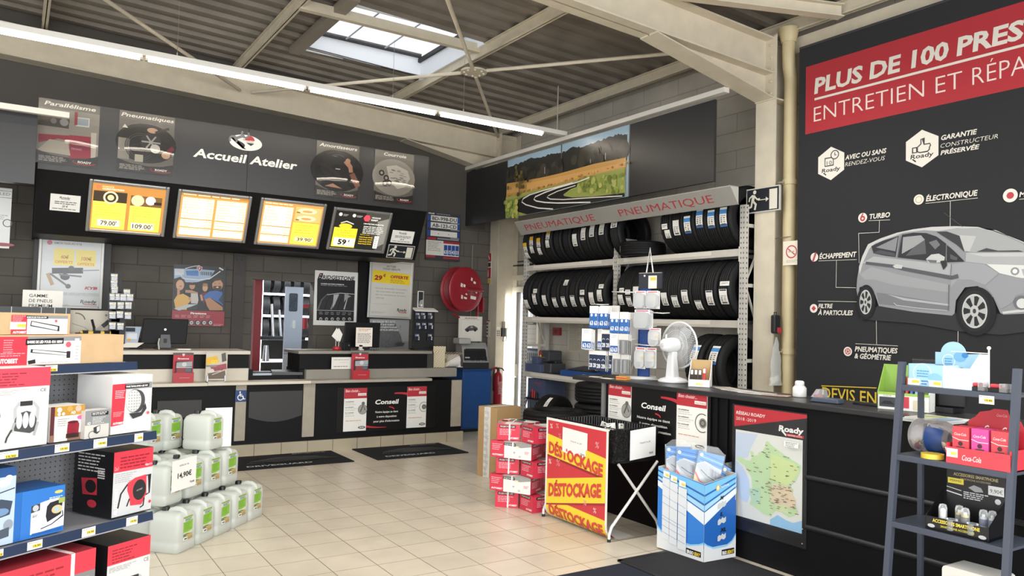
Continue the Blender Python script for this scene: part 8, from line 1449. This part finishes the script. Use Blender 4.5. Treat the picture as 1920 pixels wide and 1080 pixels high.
for i in range(72):
    a = 2*PI*i/72; c_, s_ = math.cos(a), math.sin(a); mb.tube([(.025, .05*c_, HZ+.05*s_), (.022, .11*c_, HZ+.11*s_), (.035, .16*c_, HZ+.16*s_), (.065, RG*c_, HZ+RG*s_)], .0014, GW, 4); mb.tube([(.065, RG*c_, HZ+RG*s_), (.10, .16*c_, HZ+.16*s_), (.12, .10*c_, HZ+.10*s_), (.122, .03*c_, HZ+.03*s_)], .0014, GW, 4)
for r_, x in ((.08, .022), (.12, .025)): mb.tube([(x, r_*math.cos(a), HZ+r_*math.sin(a)) for a in [2*PI*i/32 for i in range(32)]], .0016, GW, 4, True)
mb.cyl((.12, 0, HZ), (.125, 0, HZ), .035, FW, 20); tag(mb.build('grille', t))
for k in range(3):
    mb = MB(); vs = []; n = 7
    for i in range(n):
        f = i/(n-1); r_ = .03+.13*f; wd_ = .25+.55*math.sin(PI*min(1, f*.85+.1)); a0 = k*2*PI/3
        for s_, x in ((-.5, .055), (.5, .09)): a = a0+s_*wd_; vs.append((x, r_*math.cos(a), HZ+r_*math.sin(a)))
    fs = [(2*i, 2*i+1, 2*i+3, 2*i+2) for i in range(n-1)]; mb.add(vs+[(x+.003, y, z) for x, y, z in vs], fs+[tuple(j+2*n for j in f[::-1]) for f in fs], glass('fan_blade', 'c9cdd0', .2, .55)); mb.build('blade', t)
mb = MB(); mb.cyl((.04, 0, HZ), (.1, 0, HZ), .03, M('c9cdd0', .35), 16); mb.build('hub', t)
# dispenser box with lighters
p = at_z(1313, 726, KZ); t = thing('dispenser_box', 'white cardboard dispenser box with cut sides right of the fan', 'display box', (p.x, p.y, KZ), -PI/2+.62); WB = M('eeedea', .5)
mb = MB(); mb.box((-.09, 0, 0), (.07, .004, .055), WB); mb.box((-.09, .13, 0), (.07, .134, .20), M('b99a6a', .6)); mb.hexa([(.066, 0, 0), (.07, 0, 0), (.07, .134, 0), (.066, .134, 0), (.066, 0, .055), (.07, 0, .055), (.07, .134, .2), (.066, .134, .2)], WB); mb.hexa([(-.09, 0, 0), (-.086, 0, 0), (-.086, .134, 0), (-.09, .134, 0), (-.09, 0, .055), (-.086, 0, .055), (-.086, .134, .2), (-.09, .134, .2)], WB); mb.box((-.09, 0, 0), (.07, .134, .004), WB); A = Art(mb, (-.09, 0, .055), .16, .055); A.rect(.2, .15, .7, .9, 'f2efe6'); A.rect(.35, .45, .66, .75, 'ecd890'); mb.build('carton', t)
for k in range(4):
    mb = MB(); x = -.07+.03*k; mb.rbox((-.012, -.008, 0), (.012, .008, .12), .006, M('1b1b1d' if k < 3 else 'b92f3a', .35), 'z'); mb.box((-.009, -.009, .08), (.009, -.008, .115), M('d5d5d3' if k < 3 else 'e6d9d6', .4)); mb.box((-.012, -.0085, .0), (.012, .0085, .03), M('c0303a', .4)); o = mb.build('lighter', rot=(-.3, 0, -PI/2+.62)); o.location = Matrix.Translation((p.x, p.y, KZ)) @ Matrix.Rotation(-PI/2+.62, 4, 'Z') @ Vector((x, .03+.015*(k == 3), .012+.012*(k == 3))); tag(o, ('first black lighter', 'second black lighter', 'third black lighter', 'red lighter')[k]+' standing in the white dispenser box', 'lighter', 'lighters in the white dispenser box')
for k, (px, py, w, h, c) in enumerate(((1360, 728, .14, .20, 'c9c2b6'), (1385, 733, .15, .22, 'e4e2de'), (1420, 738, .16, .21, 'dcdad6'), (1455, 742, .10, .18, 'c9a89a'), (1225, 712, .12, .2, 'e0ddd6'))):
    q = at_z(px, py, KZ); mb = MB(); mb.box((-w/2, -h/2, 0), (w/2, h/2, .003), M(c, .4)); A = Art(mb, (-w/2, h/2, .003), w, h, V=(0, 1, 0)); A.rect(.1, .1, .6, .4, 'b5a49a'); A.bars(.1, .5, .9, 5, .08, .02, 'a5a29a'); tag(mb.build('magazine', loc=(q.x, q.y, KZ+.0005*k), rot=.3*k-.5), ('grey magazine beside the white dispenser box', 'white magazine lying left of centre on the right counter', 'white leaflet lying before the cream column', 'reddish leaflet lying left of the small white bottle', 'white sheet lying before the fan')[k], 'magazine', 'papers on the right-hand counter')
p = at_z(1499, 744, KZ); t = thing('white_bottle', 'small white plastic bottle at the foot of the banner', 'bottle', (p.x, p.y, KZ)); mb = MB(); mb.lathe([(0, 0), (.043, 0), (.045, .005), (.045, .06), (.032, .075), (0, .076)], M('e9e8e4', .35), 24); mb.build('body', t); mb = MB(); mb.lathe([(0, .074), (.030, .074), (.030, .10), (.022, .108), (0, .108)], M('f0efec', .4), 20); mb.build('cap', t)
p = at_z(1550, 755, KZ); t = thing('toy_car_pack', 'small clear pack with grey and red toy car on the right counter', 'pack', (p.x, p.y, KZ), -PI/2+.1); mb = MB(); mb.hexa([(-.10, -.03, 0), (.09, -.03, 0), (.09, .05, 0), (-.10, .05, 0), (-.08, -.03, .03), (.09, -.03, .03), (.09, .05, .03), (-.08, .05, .03)], M('4d5666', .35)); mb.build('base', t, bevel=.006); mb = MB(); mb.hexa([(-.09, -.03, .03), (-.01, -.03, .03), (-.01, .04, .03), (-.09, .04, .03), (-.06, -.02, .08), (-.015, -.02, .08), (-.015, .03, .08), (-.06, .03, .08)], glass('clear_pack', 'eef2f4', .05, .2)); mb.box((-.075, -.02, .031), (-.03, .02, .045), M('b03038', .4)); mb.build('clear_cover', t)
p = at_z(1630, 759, KZ); mb = MB(); mb.rbox((-.09, -.05, 0), (.09, .05, .008), .02, M('18181a', .4), 'z'); tag(mb.build('mouse_pad', loc=(p.x, p.y, KZ), rot=-PI/2), 'flat black pad on the right counter near the green box', 'pad')
# green and white toy car display box
p = at_z(1672, 768, KZ); t = thing('green_display_box', 'green and white toy display box behind the ladder shelf', 'display box', (p.x, p.y, KZ), -PI/2+.25); mb = MB(); GR_ = M('86ab48', .45); W2 = M('e9e9e4', .45); mb.box((-.08, 0, 0), (.20, .005, .10), W2); mb.hexa([(-.08, 0, 0), (-.075, 0, 0), (-.075, .12, 0), (-.08, .12, 0), (-.08, 0, .10), (-.075, 0, .10), (-.075, .12, .26), (-.08, .12, .26)], GR_); mb.hexa([(.195, 0, 0), (.2, 0, 0), (.2, .12, 0), (.195, .12, 0), (.195, 0, .10), (.2, 0, .10), (.2, .12, .26), (.195, .12, .26)], W2); mb.box((-.08, .115, 0), (.2, .12, .26), GR_); A = Art(mb, (-.08, 0, .10), .28, .10); A.rect(0, 0, 1, .15, '9cc04f'); A.rect(.04, .28, .36, .85, '3a3d42'); A.poly([(.06, .7), (.14, .5), (.26, .5), (.34, .7)], '15161a'); A.text('CLIO IV', .12, .24, .08, '55585c', x1=.28); A.rect(.5, .2, .62, .85, 'c93a48'); A.rect(.7, .35, .92, .9, 'd9cfae'); mb.build('carton', t)
for k in range(4): mb = MB(); mb.box((-.006, -.02, 0), (.006, .02, .19), M(('a8333f', 'b8404a', '3f6fb0', '8fb0d5')[k], .4)); o = mb.build('toy_box', rot=(-.35, 0, -PI/2+.25)); o.location = Matrix.Translation((p.x, p.y, KZ)) @ Matrix.Rotation(-PI/2+.25, 4, 'Z') @ Vector((.04+.025*k, .045, .012)); tag(o, ('dark red', 'lighter red', 'blue', 'pale blue')[k]+' slim toy box slanting in the green display box', 'box', 'slim boxes in the green display box')
p = at_z(1745, 790, KZ); t = thing('magazine_pile', 'pile of glossy magazines on the counter behind the ladder shelf', 'magazines', (p.x, p.y, KZ), -PI/2)
for k in range(4): mb = MB(); mb.box((-.10+.01*k, -.12, .006*k), (.12+.008*k, .10, .006*k+.005), M(('e6e4e0', 'c9d0c0', 'dfe3e8', 'eceae4')[k], .35)); A = Art(mb, (-.10+.01*k, .10, .006*k+.005), .22, .22, V=(0, 1, 0)); A.poly([(0, .2), (.5, 0), (.6, .4), (.1, .7)], 'b5c078'); A.rect(.55, .3, 1, .9, 'a9c0d8'); mb.build('magazine', t)
p = at_x(1765, 760, 4.56); t = thing('till_screen', 'black till screen with grey slots behind the ladder shelf', 'screen', (4.53, p.y, KZ), -PI/2+.1); mb = MB(); mb.box((-.16, 0, .03), (.14, .04, .30), M('17171a', .35)); A = Art(mb, (-.16, 0, .30), .30, .27); [A.poly([(.12, .12+.1*k), (.75-.07*k, .12+.1*k), (.72-.07*k, .16+.1*k), (.15, .16+.1*k)], '6d7075') for k in range(3)]; mb.build('screen_back', t, bevel=.01); mb = MB(); mb.box((-.09, -.03, 0), (.09, .12, .03), M('17171a', .35)); mb.build('base', t)
# ================================================================== LADDER SHELF
LS = M('4b515e', .4, .2); fy0, fy1 = 2.155, 1.633; ftop, fbl = 3.70, 3.535
t = thing('ladder_shelf', 'dark grey steel ladder shelf at the right edge before the counter', 'shelf', (fbl, fy0, 0), -PI/2)
LW = fy0-fy1; SHZ = (1.288, .952, .634, .30); zt_ = 1.40
def lean(z): return (ftop-fbl)*(z/1.4)
for x in (0, LW): mb = MB(); mb.hexa([(x-.014, 0, 0), (x+.014, 0, 0), (x+.014, .03, 0), (x-.014, .03, 0), (x-.014, lean(zt_), zt_), (x+.014, lean(zt_), zt_), (x+.014, lean(zt_)+.03, zt_), (x-.014, lean(zt_)+.03, zt_)], LS); mb.build('front_post', t)
for x in (0, LW): mb = MB(); mb.box((x-.012, .34, 0), (x+.012, .36, 1.29), LS); mb.build('rear_post', t)
for z in SHZ: mb = MB(); y0 = lean(z)+.0; mb.box((-.01, y0, z-.028), (LW+.01, y0+.02, z), LS); mb.box((-.01, y0+.02, z-.014), (LW+.01, .36, z-.002), LS); mb.build('shelf', t, bevel=.002)
Lm = Matrix.Translation((fbl, fy0, 0)) @ Matrix.Rotation(-PI/2, 4, 'Z')
def lsp(x, y, z): return Lm @ Vector((x, lean(z)+y, z+.001))
def lx_(px, py, z, dy=.05): return fy0-at_x(px, py, fbl+lean(z)+dy).y
RL = -PI/2
mb = MB(); a, b = lx_(1836, 745, 1.288, -.002), lx_(1864, 745, 1.288, -.002); mb.box((a, lean(1.288)-.003, 1.235), (b, lean(1.288)-.001, 1.272), M('f1efe8', .5)); A = Art(mb, (a, lean(1.288)-.003, 1.272), b-a, .037); price_tag(A, 0, 0, 1, 1); tag(mb.build('price_label', t), 'white price label')
# blue air freshener display
z = 1.288; x0, x1 = lx_(1707, 722, z), lx_(1775, 728, z); w = x1-x0; t = thing('blue_display_box', 'pale blue stepped display box with round top on the ladder shelf', 'display box', lsp(x0, .03, z), RL-.08); LB = M('a9d3ea', .45); h1, h2 = .105, .165; dd = .12
mb = MB(); mb.box((0, 0, 0), (w, .004, h1), LB); mb.box((w, 0, 0), (w+.004, dd, .105), M('cfe6f4', .45)); mb.box((0, 0, 0), (.004, dd, h1), LB); mb.box((0, dd, 0), (w, dd+.004, h1), LB)
poly = [(w*.35, 0), (w*.35, h2), (w*.50, h2)]+[(w*.86+.062*math.cos(a), h2-.005+.058*math.sin(a)) for a in [PI-PI*i/14 for i in range(15)]]+[(w*1.6, h2), (w*1.75, .1), (w*1.75, 0)]
mb.prism([(min(x, w*1.75), y) for x, y in poly], dd, dd+.004, LB, 'y'); mb.box((w*1.0, dd*.0+.004, 0), (w*1.75, .008, .098), M('dcecf6', .45)); mb.box((w*1.75-.004, 0, 0), (w*1.75, dd, .098), M('dcecf6', .45))
A = Art(mb, (0, 0, h1), w, h1); A.arc(.42, .42, .26, .02, 'eef6fa'); A.bars(.26, .28, .62, 3, .12, .06, '5fa3cf', jit=.1); A.ell(.78, .58, .2, '8cc3e4', ry=.2); A.rect(0, .68, .35, .98, 'f1efe8'); A.rect(.12, .76, .33, .88, 'f0cf4a'); A.rect(.62, .70, .98, .99, 'f1efe8'); A.rect(.75, .77, .96, .90, 'f0cf4a'); A.bars(.4, .74, .6, 2, .12, .06, '3a86c4')
B = Art(mb, (0, dd, h2+.05), w*1.75, h2+.05); B.arc(.42, .42, .10, .012, 'eef6fa'); B.bars(.36, .36, .48, 3, .055, .028, '5fa3cf', jit=.1); B.ell(.60, .32, .10, '7bb8e0', ry=.11); B.ell(.68, .28, .05, '3f8bcb', ry=.06); B.text('0.5', .50, .64, .09, '3c5a74', x1=.66); mb.build('carton', t)
x = lx_(1838, 722, z); t = thing('pennant', 'white triangular pennant on a pole on the ladder shelf', 'flag', lsp(lx_(1850, 722, z), .07, z), RL); mb = MB(); mb.cyl((0, 0, 0), (0, 0, .19), .004, M('e6e6e3', .4), 8); mb.ball((0, 0, .195), .009, M('e6e6e3', .4), 10, 6); mb.box((-.02, -.02, 0), (.02, .02, .006), M('e6e6e3', .4)); mb.build('pole', t); mb = MB(); mb.prism([(0, .02), (0, .165), (-.04, .165), (-.13, .02)], -.001, .001, M('eceae6', .5), 'y'); mb.build('cloth', t); mb = MB(); mb.cyl((0, 0, .17), (-.17, 0, .172), .0025, M('e6e6e3', .4), 6); mb.build('cross_bar', t)
for k, (px, w) in enumerate(((1837, .06), (1876, .08))):
    t = thing('car_charger_pack', ('red and black charger pack at the pennant foot', 'red-topped charger pack nearest the right post of the ladder shelf')[k], 'pack', lsp(lx_(px, 728, z), .015, z), RL-.1*k); mb = MB(); mb.box((-w/2, 0, 0), (w/2, .05, .018), M('1b1b1e', .4)); mb.build('tray', t); mb = MB(); mb.rbox((-w*.4, .005, .018), (w*.15, .045, .036), .008, M('c8434c', .35), 'x'); mb.build('charger', t); mb = MB(); mb.box((w*.15, -.002, .002), (w*.55, .04, .04), glass('clear_pack', 'eef2f4', .05, .35)); mb.build('clear_cover', t)
# sweet jar lying on its side
z = .952; t = thing('sweet_jar', 'clear plastic jar of small red goods lying on its side on the ladder shelf', 'jar', lsp(lx_(1728, 850, z), .16, z+.085), (0, 0, RL-.15)); T_ = Matrix.Rotation(PI/2, 4, 'Y'); prof = [(0, -.10), (.06, -.10), (.08, -.09), (.083, -.07), (.075, -.05), (.083, -.03), (.083, .05), (.07, .085), (.05, .10)]
mb = MB(); mb.lathe(prof, glass('jar_plastic', 'f4f6f7', .03, .10), 32, T_); mb.build('jar', t); mb = MB(); n = 18; vs = []
for i in range(n+1):
    a = math.radians(-20+150*i/n)
    for x, r_ in ((.0, .0842), (.05, .0842), (.086, .0712)): vs.append((x, -r_*math.sin(a), -r_*math.cos(a)))
mb.add(vs, [(i*3+j, i*3+j+1, i*3+j+4, i*3+j+3) for i in range(n) for j in range(2)], M('1f3f7a', .35), True); tag(mb.build('label_band', t), 'blue wrap label')
mb = MB(); rn = random.Random(3)
for k in range(26): mb.ball((rn.uniform(-.08, .02), rn.uniform(-.04, .04), rn.uniform(-.06, -.02)), rn.uniform(.009, .018), M(rn.choice(['c23040', 'e6d9b8', 'd8d8d6', 'b02a36', '3a3a3c']), .4), 8, 5)
tag(mb.build('contents', t), kind='stuff')
t = lsp(lx_(1748, 853, z), .012, z); mb = MB(); mb.cyl((0, 0, 0), (0, 0, .022), .05, M('e3c64a', .4), 32); mb.cyl((0, 0, .022), (0, 0, .023), .044, M('d3b63c', .4), 32); tag(mb.build('jar_lid', loc=t+Vector((.04, 0, 0))), 'yellow round jar lid lying on the ladder shelf', 'lid')
# cola perfume display
x0, x1 = lx_(1774, 868, z, .0), lx_(1895, 880, z, .0); w = x1-x0; t = thing('cola_display', 'red display tray of soft-drink air fresheners on the ladder shelf', 'display box', lsp(x0, .0, z), RL); CR_ = M('cf3b45', .4); CP_ = 'dc4550'
mb = MB(); mb.box((0, 0, 0), (w, .004, .075), CR_); mb.box((0, .15, 0), (w, .154, .10), CR_); mb.box((0, 0, 0), (.004, .15, .09), CR_); mb.box((w-.004, 0, 0), (w, .15, .09), CR_); mb.box((0, 0, 0), (w, .15, .003), CR_); A = Art(mb, (0, 0, .075), w, .075); A.rect(0, 0, 1, 1, CP_); A.text('Coca-Cola', .26, .72, .34, 'f3dcdc', x1=.56, it=.3, bold=.01); A.rect(.01, .1, .19, .62, 'f1efe8'); A.rect(.08, .3, .17, .5, 'f0dc6a'); mb.build('tray', t)
mb = MB(); hb = .255; mb.prism([(0.01, .05), (.03, .19), (.06, .21), (.08, hb-.02), (w*.45, hb-.01), (w*.52, hb), (w*.72, hb), (w*.78, .20), (w*.92, .21), (w, .16), (w, .05)], .14, .144, M('b92f3a', .4), 'y'); A = Art(mb, (0, .14, hb), w, hb); A.text('Coca-Cola', .36, .46, .16, 'f0dede', x1=.84, it=.3, bold=.01); A.text('Coca-Cola', .56, .13, .05, 'e0b0b0', x1=.72, it=.3); mb.build('back_card', t)
lw = w/3.6
for k in range(3):
    for r_ in range(2):
        loc = lsp(x0+.012+lw*(k+.5)*1.1, .02+.05*r_, z+.003); c = ('d84a54', 'd8509a', 'd84a54')[k]; mb = MB(); bw_, bh_ = lw*.95, .165; mb.box((-bw_/2, 0, 0), (bw_/2, .035, bh_), M(c, .35)); A = Art(mb, (-bw_/2, 0, bh_), bw_, bh_); A.text('Coca-Cola', .12, .24, .075, 'f3e2e2', x1=.85, it=.3, bold=.01); A.line([(0, .30), (.4, .36), (1, .36)], .04, 'f0dcdc'); A.ell(.5, .46, .14, '4a2a2c'); A.poly([(.27, .58), (.74, .58), (.67, .98), (.34, .98)], 'e9d6d6'); A.poly([(.33, .62), (.68, .62), (.62, .98), (.39, .98)], 'c8404c'); A.rect(.25, .54, .76, .58, '5a4a4a'); tag(mb.build('air_freshener', loc=loc, rot=RL), '%s air freshener carton, %s row, %s in the cola display' % (('red', 'pink', 'red')[k], ('front', 'rear')[r_], ('left', 'middle', 'right')[k]), 'box', 'cartons in the cola display')
# smartphone accessory display
z = .634; x0, x1 = lx_(1735, 960, z, .02), lx_(1852, 990, z, .02); w = x1-x0; t = thing('smartphone_display', 'black ACCESSOIRES SMARTPHONE counter display on the lower ladder shelf', 'display box', lsp(x0, .02, z), RL+.05); KD = M('141417', .35); dd = .17
mb = MB(); mb.box((0, 0, 0), (w, .004, .06), KD); mb.box((0, 0, .0), (w, dd, .012), KD); mb.hexa([(0, 0, 0), (.004, 0, 0), (.004, dd, 0), (0, dd, 0), (0, 0, .06), (.004, 0, .06), (.004, dd, .16), (0, dd, .16)], KD); mb.hexa([(w-.004, 0, 0), (w, 0, 0), (w, dd, 0), (w-.004, dd, 0), (w-.004, 0, .06), (w, 0, .06), (w, dd, .16), (w-.004, dd, .16)], KD); A = Art(mb, (0, 0, .06), w, .06); A.text('ACCESSOIRES SMARTPHONE', .12, .38, .26, 'e3cf4a', x1=.86, bold=.03); A.text('SMARTPHONE ACCESSORIES', .25, .68, .16, 'c9b93f', x1=.78, bold=.02); A.ell(.1, .7, .06, 'b9bbbd', ry=.14); A.ell(.9, .75, .06, 'b9bbbd', ry=.14); mb.build('tray', t)
mb = MB(); hb = .27; mb.box((.02, dd-.004, .01), (w, dd, hb), KD); A = Art(mb, (.02, dd-.004, hb), w-.02, hb-.01); A.text('ACCESSOIRES SMARTPHONE', .12, .12, .055, 'b5a67a', x1=.88, bold=.03); A.text('SMARTPHONE ACCESSORIES', .24, .18, .035, '9a8d68', x1=.76, bold=.02); A.rect(.02, .17, .30, .27, 'e3cf4a'); A.text('PERMIS', .06, .235, .04, '3a3620', x1=.26); A.line([(.0, .34), (.26, .38)], .012, 'd5d6d8'); A.line([(.0, .42), (.27, .46)], .02, 'd5d6d8'); A.poly([(.38, .30), (.48, .24), (.60, .27), (.64, .34), (.5, .36)], '9a9c9e'); A.bars(.30, .38, .74, 4, .035, .018, 'c9cacc'); A.rect(.72, .20, .98, .36, 'd9d9d8'); A.text('9,90€', .75, .32, .07, '4a4a4c', x1=.96); A.ell(.88, .46, .05, 'c9cacc'); mb.build('back_card', t)
D_ = Matrix.Translation(lsp(x0, .02, z)) @ Matrix.Rotation(RL+.05, 4, 'Z')
for k, (fx_, fy_, kind, lab) in enumerate(((.22, .04, 'white', 'white bulb-shaped charger'), (.42, .08, 'yellow', 'left yellow-ringed tube'), (.56, .05, 'yellow', 'right yellow-ringed tube'), (.40, .02, 'red', 'clear cube with red sticker'), (.72, .02, 'clear', 'low clear round cup'), (.78, .09, 'blue', 'left blue and white tube'), (.90, .10, 'blue', 'right blue and white tube'))):
    t = thing('phone_accessory', lab+' in the smartphone display', 'accessory', D_ @ Vector((w*fx_, fy_, .013)), RL, 'accessories in the smartphone display'); CG = glass('clear_pack', 'eef2f4', .05, .2)
    mb = MB()
    if kind == 'white': mb.cyl((0, 0, .025), (0, 0, .075), .013, M('eceae6', .4), 14); mb.ball((0, 0, .075), .013, M('eceae6', .4)); mb.box((-.015, -.01, 0), (.015, .01, .024), M('d5d5d3', .4))
    elif kind == 'red': mb.box((-.016, -.012, .002), (.016, .012, .03), M('b8404a', .4))
    elif kind == 'clear': mb.lathe([(0, .002), (.018, .002), (.005, .015), (.02, .03), (.0, .03)], M('b9bcc0', .3, .5), 16)
    else: mb.cyl((0, 0, .0), (0, 0, .035), .013, M('c9cdd2', .3), 14); mb.cyl((0, 0, .035), (0, 0, .065), .014, M('24468a' if kind == 'blue' else '26262a', .35), 14); mb.cyl((0, 0, .065), (0, 0, .072), .0155, M('e3cf4a' if kind == 'yellow' else 'e9e9e6', .4), 14); mb.cyl((0, 0, .072), (0, 0, .085), .008, M('e9e9e6', .4), 10)
    mb.build('body', t); mb = MB(); (mb.lathe([(.018, 0), (.018, .09), (.014, .104), (0, .108)], CG, 18) if kind not in ('red', 'clear') else mb.lathe([(.024, 0), (.024, .05)], CG, 18)); mb.build('clear_tube', t)
# white carton on the lowest shelf
z = .30; x = lx_(1800, 1080, z); mb = MB(); mb.rbox((-.08, 0, 0), (.16, .16, .19), .02, M('d5d3cc', .5), 'y'); tag(mb.build('white_carton', loc=lsp(x, .05, z), rot=RL), 'white round-cornered carton on the lowest ladder shelf', 'box')
